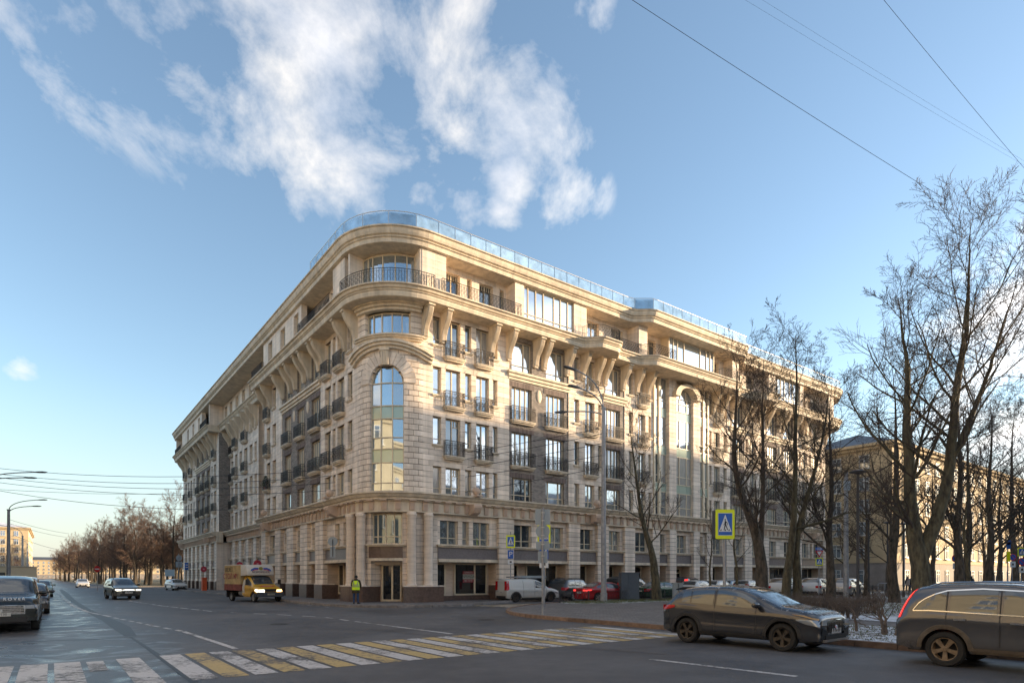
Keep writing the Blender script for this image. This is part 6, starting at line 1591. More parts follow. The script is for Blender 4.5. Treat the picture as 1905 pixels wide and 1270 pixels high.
def car(name, label, S, pm, loc_, heading, wins, ws, rw, rim=RIMS, spokes=5, glass=None, lit=False, cat='car', group=None, doors=(), handles=(), tailtype='box', front=True, chrome=False, roofrack=False, plate=None, clad=False, wheelw=.225, tl=None, rear_glass=True, grille=None, wcols=None):
    """wins: side windows [(x0,x1)], ws: windscreen (x0,x1), rw: rear window (x0,x1)"""
    G = glass or CGLASS2
    r = empty(name, loc_, heading, label, cat, group); L = S.L
    def B(nm, mb, m_, ang=None):
        o = mb.build(nm, m_, r, local=True)
        if ang: smooth_angle(o.data, ang)
        return o
    b = B('body', S.body(), pm, 32)
    for side in (1, -1):
        for (x0, x1) in wins:
            m = MB(); xs = np.linspace(x0, x1, 9)
            S.patch(m, wcols[(x0, x1)] if wcols and (x0, x1) in wcols else [(x, S.belt(x)+.035, max(S.belt(x)+.04, S.rail(x)-.02)) for x in xs], side, .005); B('side_window', m, G, 30)
        if chrome:
            m = MB(); x0, x1 = wins[0][0]-.04, wins[-1][1]; S.patch(m, [(x, S.belt(x)+.012, S.belt(x)+.034) for x in np.linspace(x0, x1, 9)], side, .012, 1); B('chrome_strip', m, CHROME)
            m = MB(); S.patch(m, [(x0, S.belt(x0)+.02, S.belt(x0)+.045), (.43, 1.245, 1.27), (.55, 1.345, 1.37), (.72, 1.435, 1.46), (.92, 1.505, 1.53), (1.5, S.rail(1.5)-.012, S.rail(1.5)+.012), (2.2, S.rail(2.2)-.012, S.rail(2.2)+.012), (2.6, S.rail(2.6)-.012, S.rail(2.6)+.012)], side, .012, 1); B('chrome_strip', m, CHROME)
        for dx in doors:
            m = MB(); S.patch(m, [(dx-.010, S.low(dx)+.05, S.rail(dx)), (dx+.010, S.low(dx)+.05, S.rail(dx))], side, .004, 8); B('door_seam', m, CARBLK)
        for hx in handles:
            z = S.belt(hx)-.12; m = MB(); y = side*(S.sidey(hx, z)+.02); m.boxc((hx-L/2, y, z), (.2, .03, .035)); B('door_handle', m, CHROME if chrome else pm)
        if clad:     # dark plastic round the arches and along the sills
            m = MB()
            for c in (S.xf, S.xr):
                an = np.linspace(.02, np.pi-.02, 18); vs = []
                for a in an:
                    for rr, of in ((S.ra-.005, .004), (S.ra-.005, .022), (S.ra+.075, .02), (S.ra+.085, .004)):
                        x = c+rr*math.cos(a); z = S.wr+rr*math.sin(a); vs.append((x-L/2, side*(S.sidey(min(max(x, .02), L-.02), min(z, S.belt(x)-.02))+of), z))
                m.add(vs, [(4*i+k, 4*i+4+k, 4*i+5+k, 4*i+1+k) for i in range(17) for k in range(3)])
            B('arch_trim', m, clad)
            m = MB(); S.patch(m, [(S.xr+S.ra+.06, S.sill, S.sill+.11), (S.xf-S.ra-.06, S.sill, S.sill+.11)], side, .016, 2); B('sill_trim', m, clad)
        m = MB(); mx = ws[0]-.06 if ws[0] < ws[1] else ws[1]; mx = max(ws)-.42; z = S.belt(mx)+.07
        y = S.sidey(mx, z); m.lathe([(0, -.13), (.07, -.11), (.095, 0), (.08, .1), (0, .13)], (0, 0, 0), 10, axis='Y')
        m.v = [(v[0]*.9+mx-L/2, v[1]*.95+side*(y+.14), v[2]*.85+z+.05) for v in m.v]; B('door_mirror', m, pm if not lit else CARBLK, 40)
        m = MB(); m.boxc((mx-L/2, side*(y+.02), z+.01), (.06, .12, .05)); B('mirror_arm', m, CARBLK)
        # lamps
        hz0, hz1 = S.top(L-.05)-(.15 if lit else .20), S.top(L-.05)-.04
        m = MB(); S.patch(m, [(L-(.22 if lit else .52), hz1-.03, hz1), (L-(.15 if lit else .30), hz0+.05, hz1), (L-.015, hz0, hz1-.01)], side, .010, 3, .04)
        w = S.hw(L); m.boxc((L/2+.006, side*w*.80, (hz0+hz1)/2+.01), (.02, w*.32, (hz1-hz0)*.7)); B('headlight', m, HEADON if lit else HEADL, 40)
        if tailtype == 'box': tz0, tz1, tx = S.top(.03)-.26, S.top(.03)-.03, .38
        elif tailtype == 'tall': tz0, tz1, tx = .82, S.top(.2)-.12, .20
        else: tz0, tz1, tx = S.top(.03)-.17, S.top(.03)-.02, .46
        m = MB(); 
        if tailtype == 'curve':
            cols = [(.012, .95, 1.10), (.045, .94, 1.16), (.09, .96, 1.26), (.14, 1.14, 1.36), (.21, 1.30, 1.46), (.275, 1.42, 1.54), (.34, 1.535, 1.56)]
            S.patch(m, [(x, a, min(b_, S.top(x)-.015)) for x, a, b_ in cols], side, .014, 4, .03)
        else:
            S.patch(m, [(.012, tz0, min(tz1, S.top(.012)-.02)), (tx*.5, tz0+.03, tz1), (tx, tz1-.06 if tailtype != 'tall' else tz0+.1, tz1)], side, .010, 3, .03)
            w = S.hw(0); m.boxc((-L/2-.006, side*w*.80, (tz0+tz1)/2), (.02, w*.36, (tz1-tz0)*.92))
        B('tail_light', m, tl or TAIL, 40)
    m = MB(); S.tpatch(m, ws[0], ws[1], .80, .90); B('windscreen', m, G, 30)
    if rear_glass: m = MB(); S.tpatch(m, rw[0], rw[1], .84, .80); B('rear_window', m, G, 30)
    # front and rear fittings
    w = S.hw(L); zt = S.top(L-.01)
    gh = .26 if S is S_RR else .15; m = MB(); m.boxc((L/2+.012, 0, .735 if S is S_RR else zt-.09-gh/2), (.03, w*1.15, gh)); B('grille', m, grille or CARBLK); m = MB(); m.boxc((L/2+.01, 0, S.sill+.10), (.03, w*1.5, .16)); B('bumper_intake', m, CARBLK)
    m = MB(); m.lathe([(0, .01), (.055, .01), (.065, 0)], (0, 0, 0), 14, axis='X'); m.v = [(v[0]+L/2+.026, v[1], v[2]+zt-.13) for v in m.v]; B('badge', m, CHROME)
    for sx, zz in ((1, S.sill+.27), (-1, .72 if tailtype in ('tall', 'box') else .68)):
        m = MB(); m.boxc((sx*(L/2+.024), 0, zz), (.012, .52, .115)); pl = B('licence_plate', m, PLATE)
        if not plate: continue
        me = text_mesh('plate_text', plate, .105, SBLK, .001); o = bpy.data.objects.new('plate_text', me); COL.objects.link(o); o.parent = pl; o.rotation_euler = (0, 0, R(90) if sx > 0 else R(-90)); o.location = (sx*.008, 0, .057)
    m = MB(); m.boxc((-L/2-.008, 0, S.sill+.13), (.03, S.hw(0)*1.6, .2)); B('rear_bumper', m, CARBLK if tailtype != 'low' else pm)
    m = MB(); m.boxc((0, 0, (S.sill+.62)/2+.02), (L*.93, S.W-.56, .62-S.sill+.1)); m.boxc((0, 0, S.sill+.06), (S.wb-2*S.ra, S.W*.9, .1)); B('underbody', m, CARBLK)
    if roofrack:
        for side in (1, -1):
            m = MB(); x0, x1 = wins[0][0]+.2, max(ws)-.9; m.tube([(x-L/2, side*S.hw(x)*.66, S.topz(x, S.hw(x)*.66)+(.05 if 0 < i < 9 else 0)) for i, x in enumerate(np.linspace(x0, x1, 10))], .018, 5); B('roof_rail', m, CHROME if chrome else CARBLK)
    tm, km, dm = wheel_meshes(S.wr, wheelw, rim, spokes)
    for x in (S.xf, S.xr):
        for side in (1, -1):
            o = bpy.data.objects.new('wheel', tm); COL.objects.link(o); o.parent = r; o.location = (x-L/2, side*(S.W/2-wheelw*.55), S.wr); o.rotation_euler = (0, random.uniform(0, 1.2), 0 if side > 0 else math.pi)
            for nm, me in (('rim', km), ('brake_disc', dm)): q = bpy.data.objects.new(nm, me); COL.objects.link(q); q.parent = o
    return r
H_MV = math.atan2(-V[1], -V[0])          # heading towards the camera side along the wide street
H_U = U_ANG
# shapes ---------------------------------------------------------------
S_CROSS = CarShape(4.35, 1.84, [(0, .92), (.03, 1.04), (.13, 1.12), (.28, 1.27), (.42, 1.43), (.5, 1.475), (.8, 1.525), (1.3, 1.57), (1.9, 1.58), (2.3, 1.535), (2.7, 1.40), (3.1, 1.20), (3.35, 1.09), (3.7, 1.04), (4.0, .99), (4.2, .92), (4.3, .83), (4.35, .70)], [(0, .90), (.3, 1.09), (.8, 1.07), (1.6, 1.02), (2.6, .98), (3.3, .96), (3.8, .91), (4.15, .84), (4.35, .66)], 2.65, .87, .34, .25, .40, .84, .86)
S_CRV = CarShape(4.55, 1.82, [(0, .92), (.03, 1.02), (.12, 1.22), (.30, 1.48), (.46, 1.60), (.85, 1.665), (1.5, 1.685), (2.1, 1.68), (2.6, 1.60), (3.0, 1.40), (3.35, 1.17), (3.5, 1.09), (3.9, 1.03), (4.3, .95), (4.48, .84), (4.55, .7)], [(0, .88), (.3, 1.07), (.8, 1.09), (2.0, 1.05), (3.0, 1.02), (3.6, .98), (4.3, .88), (4.55, .66)], 2.62, .90, .355, .30, .415, .84, .88)
_fx = lambda x: x*.74 if x < .5 else x-.13
S_CRV = CarShape(4.42, 1.80, [(_fx(x), z) for x, z in S_CRV.top_], [(_fx(x), z) for x, z in S_CRV.belt_], 2.62, .90, .35, .30, .41, .84, .90)
S_SUV = CarShape(4.7, 1.86, [(0, .95), (.04, 1.08), (.16, 1.32), (.34, 1.58), (.6, 1.67), (1.3, 1.71), (2.2, 1.70), (2.7, 1.62), (3.1, 1.40), (3.45, 1.16), (3.6, 1.10), (4.1, 1.04), (4.5, .96), (4.64, .86), (4.7, .7)], [(0, .9), (.3, 1.08), (2.0, 1.06), (3.2, 1.02), (4.3, .92), (4.7, .66)], 2.7, .92, .36, .28, .42, .85, .88)
S_RR = CarShape(5.0, 1.98, [(0, 1.0), (.05, 1.15), (.2, 1.45), (.42, 1.74), (.7, 1.81), (1.5, 1.84), (2.5, 1.83), (3.0, 1.74), (3.35, 1.50), (3.65, 1.24), (3.8, 1.20), (4.3, 1.17), (4.75, 1.11), (4.92, 1.0), (5.0, .82)], [(0, .98), (.4, 1.16), (2.0, 1.15), (3.4, 1.13), (4.5, 1.05), (5.0, .8)], 2.92, .95, .40, .32, .46, .90, .92)
S_SED = CarShape(4.65, 1.82, [(0, .84), (.04, .95), (.18, 1.02), (.55, 1.06), (.75, 1.10), (1.15, 1.30), (1.5, 1.41), (2.0, 1.445), (2.4, 1.42), (2.85, 1.26), (3.25, 1.03), (3.4, .97), (3.9, .92), (4.35, .83), (4.58, .72), (4.65, .6)], [(0, .8), (.4, .97), (1.5, .95), (3.0, .92), (3.8, .86), (4.4, .76), (4.65, .56)], 2.75, .88, .33, .2, .385, .82, .84)
S_HAT = CarShape(4.2, 1.76, [(0, .88), (.04, 1.0), (.16, 1.18), (.36, 1.36), (.6, 1.44), (1.3, 1.49), (2.0, 1.485), (2.4, 1.41), (2.8, 1.20), (3.05, 1.03), (3.2, .98), (3.7, .92), (4.05, .80), (4.2, .62)], [(0, .84), (.3, 1.0), (1.5, .97), (2.8, .94), (3.5, .88), (4.0, .76), (4.2, .58)], 2.6, .85, .32, .22, .375, .82, .85)
S_VANL = CarShape(4.47, 1.75, [(0, .85), (.03, 1.3), (.07, 1.55), (.16, 1.63), (.6, 1.66), (2.0, 1.67), (2.55, 1.62), (2.95, 1.45), (3.3, 1.20), (3.5, 1.05), (3.62, 1.02), (4.0, .95), (4.3, .84), (4.42, .74), (4.47, .6)], [(0, .82), (.05, .98), (.4, 1.0), (2.2, .98), (3.0, .96), (3.7, .9), (4.3, .76), (4.47, .56)], 2.9, .83, .31, .22, .37, .84, .93)
S_MPV = CarShape(4.8, 1.9, [(0, .95), (.03, 1.35), (.1, 1.65), (.25, 1.76), (1.0, 1.80), (2.4, 1.79), (3.0, 1.70), (3.5, 1.4), (3.9, 1.13), (4.05, 1.06), (4.5, .95), (4.75, .82), (4.8, .66)], [(0, .9), (.2, 1.06), (2.5, 1.04), (3.6, 1.0), (4.4, .86), (4.8, .62)], 2.9, .95, .34, .24, .4, .86, .92)
def gcar(px, py): return gnd(px, py)
def mid_from(wr_xy, S, head, side, which='r'):
    "car centre on the ground, given where one near-side wheel touches it"
    x = (S.xr if which == 'r' else S.xf)-S.L/2; y = side*(S.W/2-.12)
    c, s_ = math.cos(head), math.sin(head); return (wr_xy[0]-(x*c-y*s_), wr_xy[1]-(x*s_+y*c), 0)
# foreground pair at the right kerb
w = gnd(1281, 1194); h1 = math.atan2(14.88-16.97, 6.66-4.89)
car('crossover', 'dark graphite coupe crossover with light snow on its roof, parked at the right kerb', S_CROSS, paint('graphite_paint', (.040, .043, .052), .18, .35, .22, (.10, .085, .07), .45, snow=.75), mid_from(w, S_CROSS, h1, -1), h1, [(.66, .92), (.97, 1.62), (1.72, 2.78)], (2.42, 3.30), (.14, .42), RIMB, 5, tailtype='low', doors=(1.67, 2.82), clad=CARBLK, plate='Т 157 ЕР', wheelw=.235, tl=TAIL)
xo = bpy.data.objects['crossover']; L_ = S_CROSS.L
for sg in (-1, 1):
    mb = MB(); mb.add([(L_/2+.02, sg*.46, .52), (L_/2+.02, sg*.74, .62), (L_/2+.0, sg*.76, .36), (L_/2+.02, sg*.40, .33)], [(0, 1, 2, 3)]); mb.build('side_intake', CARBLK, xo, local=True)
    mb = MB(); S_CROSS.patch(mb, [(L_-.62, .90, .905), (L_-.35, .855, .885), (L_-.03, .765, .80)], sg, .016, 2, .05); mb.build('light_strip', mat('amber_strip', (.42, .26, .10), .3), xo, local=True)
for k in range(9):
    mb = MB(); mb.boxc((L_/2+.03, -.36+k*.09, .62), (.012, .022, .22)); mb.build('grille_bar', RIMB, xo, local=True)
mb = MB(); mb.boxc((L_/2+.02, 0, .30), (.06, 1.35, .05)); mb.build('front_splitter', RIMS, xo, local=True)
mb = MB(); mb.add([(.30-L_/2, -.62, 1.455), (.30-L_/2, .62, 1.455), (.58-L_/2, .66, 1.515), (.58-L_/2, -.66, 1.515), (.30-L_/2, -.62, 1.43), (.30-L_/2, .62, 1.43)], [(0, 1, 2, 3), (4, 5, 1, 0), (4, 5, 2, 3)]); mb.build('roof_spoiler', CARBLK, xo, local=True)
w = gnd(1760, 1238.5); h2 = H_MV
car('suv', 'muddy grey-brown SUV with tall red tail lights, cut by the right edge', S_CRV, paint('taupe_paint', (.085, .088, .098), .18, .35, .40, (.13, .105, .08), .70), mid_from(w, S_CRV, h2, -1), h2, [(.37, .89), (.99, 1.75), (1.85, 2.72)], (2.49, 3.29), (.08, .32), RIMD, 5, tailtype='curve', chrome=True, doors=(.93, 1.80, 2.89), handles=(1.17, 2.07), clad=mat('muddy_plastic', (.10, .08, .06), .8, var=.3, vscale=6), wcols={(.37, .89): [(.37, 1.15, 1.16), (.43, 1.13, 1.24), (.55, 1.125, 1.34), (.72, 1.12, 1.43), (.91, 1.115, 1.50)]}, plate='В 208 КН', wheelw=.24, tl=TAILB, roofrack=True)
# left row
rrp = gnd(66, 1170.5)
rr = car('luxury_suv', 'black luxury SUV facing the camera at the left edge, lettering across its bonnet', S_RR, paint('black_green_paint', (.012, .016, .016), .2, .3, .35, (.1, .09, .08), .5), mid_from(rrp, S_RR, H_MV, 1, 'f'), H_MV, [(.5, 1.4), (1.5, 2.3), (2.4, 3.2)], (3.0, 3.72), (.2, .55), RIMS, 5, glass=CGLASS2, plate='КХ 198', lit=False, grille=mat('mesh_grille', (.14, .14, .15), .4, .6, var=.6, vscale=18, coord='obj'))
for (y0, y1, z0, z1) in ((-.62, .62, .86, .875), (-.62, .62, .60, .615), (-.62, -.605, .615, .86), (.605, .62, .615, .86)):
    m = MB(); m.boxc((S_RR.L/2+.04, (y0+y1)/2, (z0+z1)/2), (.02, y1-y0, z1-z0)); m.build('grille_frame', CHROME, rr, local=True)
for k in range(4):
    m = MB(); m.boxc((S_RR.L/2+.034, 0, .65+k*.055), (.02, 1.18, .02)); m.build('grille_bar', RIMS, rr, local=True)
me = text_mesh('bonnet_lettering', 'R A N G E   R O V E R', .13, SWHT, .004); o = bpy.data.objects.new('bonnet_lettering', me); COL.objects.link(o); o.parent = rr; o.rotation_euler = (R(-28), 0, R(90)); o.location = (S_RR.L/2-.075, 0, 1.075)
def along(a, b): return ab(a, b)
BLKP = paint('black_paint', (.015, .015, .018), .25, .3, .4); SILP = paint('silver_paint', (.33, .34, .35), .3, .6, .3); WHTP = paint('white_paint', (.58, .58, .57), .35, 0, .35); WHT2 = paint('dirty_white_paint', (.50, .50, .48), .45, 0, .8, (.24, .20, .155), .85)
car('sedan', 'dark maroon sedan parked second in the left row', S_SED, paint('dark_maroon_paint', (.03, .016, .018), .25, .3, .4), along(-17.9, -3.2), H_MV, [(.95, 1.7), (1.8, 2.8)], (2.45, 3.3), (.6, 1.25), RIMS, plate='О 732 АС')
car('hatchback', 'black hatchback parked third in the left row, wheel turned out', S_HAT, BLKP, along(-17.6, 3.0), H_MV, [(.6, 1.4), (1.5, 2.5)], (2.35, 3.1), (.1, .5), RIMB, plate='Е 061 ХУ')
car('sedan', 'light grey sedan parked fourth in the left row', S_SED, SILP, along(-17.9, 9.5), H_MV, [(.95, 1.7), (1.8, 2.8)], (2.45, 3.3), (.6, 1.25))
car('van', 'white van standing tall behind the parked row on the left', S_MPV, WHTP, along(-18.2, 19), H_MV, [(1.8, 2.6), (2.7, 3.5)], (3.0, 3.95), (.04, .2))
car('hatchback', 'pale green hatchback far along the left row', S_HAT, paint('pale_green_paint', (.25, .33, .28), .3, .2, .3), along(-17.4, 34), H_MV, [(.6, 1.4), (1.5, 2.5)], (2.35, 3.1), (.1, .5))
car('sedan', 'small white sedan farthest down the left street', S_SED, WHTP, along(-12.5, 88), H_MV, [(.95, 1.7), (1.8, 2.8)], (2.45, 3.3), (.6, 1.25))
hv = math.atan2(-1.0, .28)
vw = car('suv', 'bronze-grey SUV driving towards the camera with headlights on', S_SUV, paint('bronze_grey_paint', (.14, .135, .12), .28, .5, .3), (gnd(209, 1114)[0], gnd(209, 1114)[1]+1.2, 0), math.atan2(-.72, .69), [(.5, 1.3), (1.4, 2.1), (2.2, 3.0)], (2.7, 3.52), (.16, .5), RIMS, lit=True, roofrack=True, plate='Н 944 ОР')
vx = gnd(318, 1097.5); car('estate_car', 'white estate car turning at the far left corner of the block', S_HAT, WHTP, (vx[0], vx[1]+1.2, 0), math.atan2(-.70, .71), [(.6, 1.4), (1.5, 2.5)], (2.35, 3.1), (.1, .5), plate='С 390 МК')
# parked row along the right facade
vw_ = gnd(959, 1119.8)
van = car('panel_van', 'dirty white panel van with a long grey roof box beside the corner', S_VANL, WHT2, mid_from(vw_, S_VANL, H_U-.12, -1), H_U-.12, [(2.35, 3.15)], (2.72, 3.46), (.03, .15), RIMB, 5, tailtype='tall', doors=(1.35, 2.28, 3.28), clad=mat('dirty_bumper', (.06, .055, .05), .7), rear_glass=False, plate='Х 518 ВА', glass=CGLASS)
m = MB(); m.boxc((.35, .1, 1.79), (2.3, .42, .17)); m.build('roof_box', mat('grey_tube', (.27, .31, .33), .5), van, local=True)
for x in (-.5, 1.2): m = MB(); m.boxc((x, 0, 1.69), (.06, 1.2, .04)); m.build('rack_bar', CARBLK, van, local=True)
m = MB(); m.boxc((-1.15, .0, 1.77), (.7, 1.1, .1)); m.build('ladder', GALV, van, local=True)
GRYP = paint('grey_paint', (.07, .075, .08), .3, .5, .5); REDP = paint('red_paint', (.30, .008, .014), .22, .15, .2, (.2, .05, .04), .4); GRNP = paint('green_paint', (.006, .055, .028), .2, .3, .2); MARP = paint('burgundy_paint', (.05, .014, .02), .25, .3, .3)
W4 = [(.5, 1.3), (1.4, 2.1), (2.2, 3.0)]; WS4 = [(.95, 1.7), (1.8, 2.8)]
def pcar(px, Y, head, *a, **k):
    p = pix(px, Y); return car(a[0], a[1], a[2], a[3], (p[0], p[1], 0), head, *a[4:], **k)
pcar(1066, 47.6, H_U+.25, 'suv', 'dark grey SUV with red tail lights between the van and the red sedan', S_SUV, GRYP, W4, (2.7, 3.52), (.16, .5), RIMS, roofrack=True, plate='К 860 ЕМ')
pcar(1128, 44.6, H_U-.18, 'sedan', 'red sedan with pale licence plate behind the lamp column', S_SED, REDP, WS4, (2.45, 3.3), (.6, 1.25), RIMS, tailtype='low', plate='А 107 РХ', tl=TAILB)
pcar(1172, 51.5, H_U+.1, 'van', 'dark people carrier with a pale roof behind the slate cabinet', S_MPV, BLKP, [(.3, 1.2), (1.3, 2.4), (2.6, 3.5)], (3.0, 3.95), (.04, .2), RIMS, roofrack=True)
pcar(1232, 48.5, H_U-.12, 'sedan', 'dark green sedan behind the lattice fence and scarred tree', S_SED, GRNP, WS4, (2.45, 3.3), (.6, 1.25), RIMS)
pcar(1280, 58, H_U+.3, 'van', 'burgundy people carrier with tall red lamps near the block centre', S_MPV, MARP, [(.3, 1.2), (1.3, 2.4), (2.6, 3.5)], (3.0, 3.95), (.04, .2), RIMS, tailtype='tall', tl=TAILB)
pcar(1300, 55, H_U+.15, 'hatchback', 'white hatchback just right of the burgundy people carrier', S_HAT, WHTP, [(.6, 1.4), (1.5, 2.5)], (2.35, 3.1), (.1, .5))
pcar(1338, 58, H_U+.15, 'hatchback', 'white hatchback left of the blue car in the parked row', S_HAT, WHTP, [(.6, 1.4), (1.5, 2.5)], (2.35, 3.1), (.1, .5))
pcar(1362, 62, H_U+.15, 'hatchback', 'light blue hatchback between white cars in the parked row', S_HAT, paint('light_blue_paint', (.18, .27, .36), .3, .3, .3), [(.6, 1.4), (1.5, 2.5)], (2.35, 3.1), (.1, .5))
pcar(1392, 60, H_U+.2, 'hatchback', 'white hatchback with red lamps left of the bending tree', S_HAT, WHTP, [(.6, 1.4), (1.5, 2.5)], (2.35, 3.1), (.1, .5), tailtype='tall')
s1 = pcar(1462, 54, H_U+.2, 'suv', 'white SUV with a black roof box behind the twin trunks', S_SUV, WHTP, W4, (2.7, 3.52), (.16, .5), RIMS, roofrack=True)
m = MB(); m.boxc((-.3, 0, 1.84), (1.6, .8, .26)); m.build('roof_box', CARBLK, s1, local=True)
pcar(1520, 56, H_U+.2, 'suv', 'white SUV with dark rear glass left of the give-way post', S_SUV, WHTP, W4, (2.7, 3.52), (.16, .5), RIMS, roofrack=True)
pcar(1578, 54, H_U+.1, 'suv', 'silver SUV at the end of the parked row behind the pale mast', S_SUV, SILP, W4, (2.7, 3.52), (.16, .5), RIMS)
pcar(1900, 52, H_U+.1, 'sedan', 'white sedan just inside the right edge beyond the hedge', S_SED, WHTP, WS4, (2.45, 3.3), (.6, 1.25), RIMS)
# ------------------------------------------------------------------ delivery truck
S_CAB = CarShape(2.3, 2.0, [(0, 1.90), (.3, 1.95), (.62, 1.90), (.95, 1.66), (1.3, 1.33), (1.5, 1.20), (1.9, 1.09), (2.15, 1.0), (2.3, .85)], [(0, 1.17), (1.0, 1.13), (1.6, 1.05), (2.1, .92), (2.3, .78)], 2.0, .62, .34, .36, .42, .84, .99)
S_CAB.xr = -9
th = R(-42); tq = gnd(473, 1119.4); tq = (tq[0]-(.53*math.cos(th)+.88*math.sin(th)), tq[1]-(.53*math.sin(th)-.88*math.cos(th)))
YCAB = paint('yellow_cab_paint', (.60, .33, .01), .3, 0, .2); OCH = mat('ochre_tarpaulin', (.42, .31, .15), .8, var=.2, vscale=2.5, coord='obj'); DRED = mat('dark_red_board', (.20, .06, .045), .7, var=.35, vscale=5, coord='obj'); TWHT = mat('truck_white', (.55, .52, .47), .55, var=.1, vscale=2, coord='obj'); TBLU = mat('ribbon_blue', (.03, .10, .42), .5); OLIV = mat('crest_olive', (.22, .2, .05), .6); DKBL = mat('slate_bumper', (.05, .06, .075), .6)
tr = empty('delivery_truck', (tq[0], tq[1], 0), th, 'yellow and ochre box truck with white roof fairing and lit headlights by the left facade', 'truck')
def T(nm, mb, m_, ang=None, par=None):
    o = mb.build(nm, m_, par or tr, local=True)
    if ang: smooth_angle(o.data, ang)
    return o
cabb = S_CAB.body(); cabb.v = [(v[0], v[1], v[2]) for v in cabb.v]; T('cab', cabb, YCAB, 32)
for side in (1, -1):
    m = MB(); S_CAB.patch(m, [(x, S_CAB.belt(x)+.05, max(S_CAB.belt(x)+.06, S_CAB.rail(x)-.05)) for x in np.linspace(.42, 1.25, 8)], side, .006); T('side_window', m, CGLASS2, 30)
    m = MB(); S_CAB.patch(m, [(x, S_CAB.low(x)+.02, S_CAB.top(x)*.97) for x in np.linspace(.02, .40, 4)], side, .006); T('cab_rear_panel', m, TWHT, 30)
    m = MB(); S_CAB.patch(m, [(.42, S_CAB.low(.42)+.1, S_CAB.rail(.42)), (.435, S_CAB.low(.42)+.1, S_CAB.rail(.42))], side, .009, 6); S_CAB.patch(m, [(1.22, .75, 1.3), (1.235, .75, 1.3)], side, .009, 4); T('door_seam', m, CARBLK)
    m = MB(); m.boxc((.1, side*1.2, 1.42), (.1, .2, .36)); T('door_mirror', m, CARBLK); m = MB(); m.tube([(.05, side*.98, 1.3), (.1, side*1.18, 1.4)], .02, 4); T('mirror_arm', m, CARBLK)
    m = MB(); w = S_CAB.hw(2.3); m.boxc((1.155, side*w*.74, .80), (.04, w*.42, .16)); S_CAB.patch(m, [(2.0, .76, .90), (2.29, .72, .87)], side, .012, 2, .05); T('headlight', m, HEADON if side < 0 else AMBON)
m = MB(); S_CAB.tpatch(m, .66, 1.42, .92, .94); T('windscreen', m, CGLASS2, 30)
m = MB(); m.boxc((1.14, 0, .84), (.05, .95, .2)); T('grille', m, CARBLK); m = MB(); m.boxc((1.14, 0, .54), (.22, 1.9, .34)); m.boxc((.95, 0, .5), (.3, 2.0, .22)); T('bumper', m, DKBL)
m = MB(); m.boxc((1.26, 0, .56), (.012, .52, .115)); pl = T('licence_plate', m, mat('dirty_plate', (.33, .31, .24), .6)); me = text_mesh('plate_text', 'У 704 АЕ', .1, SBLK, .001); o = bpy.data.objects.new('plate_text', me); COL.objects.link(o); o.parent = pl; o.rotation_euler = (0, 0, R(90)); o.location = (.008, 0, .057)
def decal(pts, m_, nm, off=.012):
    mb = MB(); vs = []
    for (y, x) in pts: vs.append((x-1.15+.008, y, S_CAB.topz(x, y)+off))
    mb.add(vs, [tuple(range(len(vs)))]); T(nm, mb, m_)
decal([(-.55, 1.80), (-.42, 1.70), (.42, 1.70), (.55, 1.80), (.42, 1.90), (-.42, 1.90)], SRED, 'bonnet_ribbon')
me = text_mesh('bonnet_text', 'ПЕТРОВИЧ', .13, SWHT, .002); o = bpy.data.objects.new('bonnet_text', me); COL.objects.link(o); o.parent = tr; o.rotation_euler = (R(-68), 0, R(90)); o.location = (1.80-1.15+.01, 0, S_CAB.topz(1.80, 0)+.022)
# cargo box: ochre tarpaulin over dark red boards, white rounded fairing in front
bl_, bw_, bz0, bz1 = 2.7, 2.1, .95, 2.62; bx1 = -1.25; bx0 = bx1-bl_
m = MB(); m.boxc(((bx0+bx1)/2, 0, (1.25+bz1)/2), (bl_, bw_, bz1-1.25)); T('tarpaulin', m, OCH); m = MB(); m.boxc(((bx0+bx1)/2, 0, 1.02), (bl_, bw_+.04, .46)); T('side_boards', m, DRED)
m = MB(); m.boxc(((bx0+bx1)/2, 0, bz1+.03), (bl_+.02, bw_+.03, .06)); T('roof_cap', m, TWHT)
fp = [(bx1, bz1+.06), (bx1+.7, bz1+.02), (bx1+.92, bz1-.2), (bx1+1.0, 2.02), (bx1+.95, 1.9), (bx1, 1.86)]
m = MB(); ys = [(-1.04, .80), (-1.0, .92), (-.85, 1.0), (.85, 1.0), (1.0, .92), (1.04, .80)]; n = len(fp); vs = []
for y, k in ys: vs += [(bx1+(x-bx1)*k, y, z if k > .9 or z < 2.3 else z-.08) for x, z in fp]
m.add(vs, [tuple(range(n)), tuple(range(len(vs)-1, len(vs)-n-1, -1))]+[(i*n+j, (i+1)*n+j, (i+1)*n+(j+1) % n, i*n+(j+1) % n) for i in range(len(ys)-1) for j in range(n)]); T('roof_fairing', m, TWHT, 35)
fx = lambda z: bx1+.985-(max(0, z-2.02)*.15)
def ondecal(pts, m_, nm, off=.02):
    mb = MB(); mb.add([(fx(z)+off, y, z) for y, z in pts], [tuple(range(len(pts)))]); T(nm, mb, m_)
for sg in (-1, 1):
    ondecal([(sg*.18, 2.44), (sg*.45, 2.46), (sg*.72, 2.34), (sg*.78, 2.18), (sg*.62, 2.25), (sg*.42, 2.33), (sg*.18, 2.33)], TBLU, 'fairing_ribbon'); ondecal([(sg*.2, 2.33), (sg*.42, 2.33), (sg*.62, 2.25), (sg*.62, 2.20), (sg*.42, 2.28), (sg*.2, 2.28)], SRED, 'fairing_stripe', .021)
ondecal([(.16*math.cos(t), 2.39+.13*math.sin(t)) for t in np.linspace(0, 6.28, 12)[:-1]], OLIV, 'fairing_crest', .024)
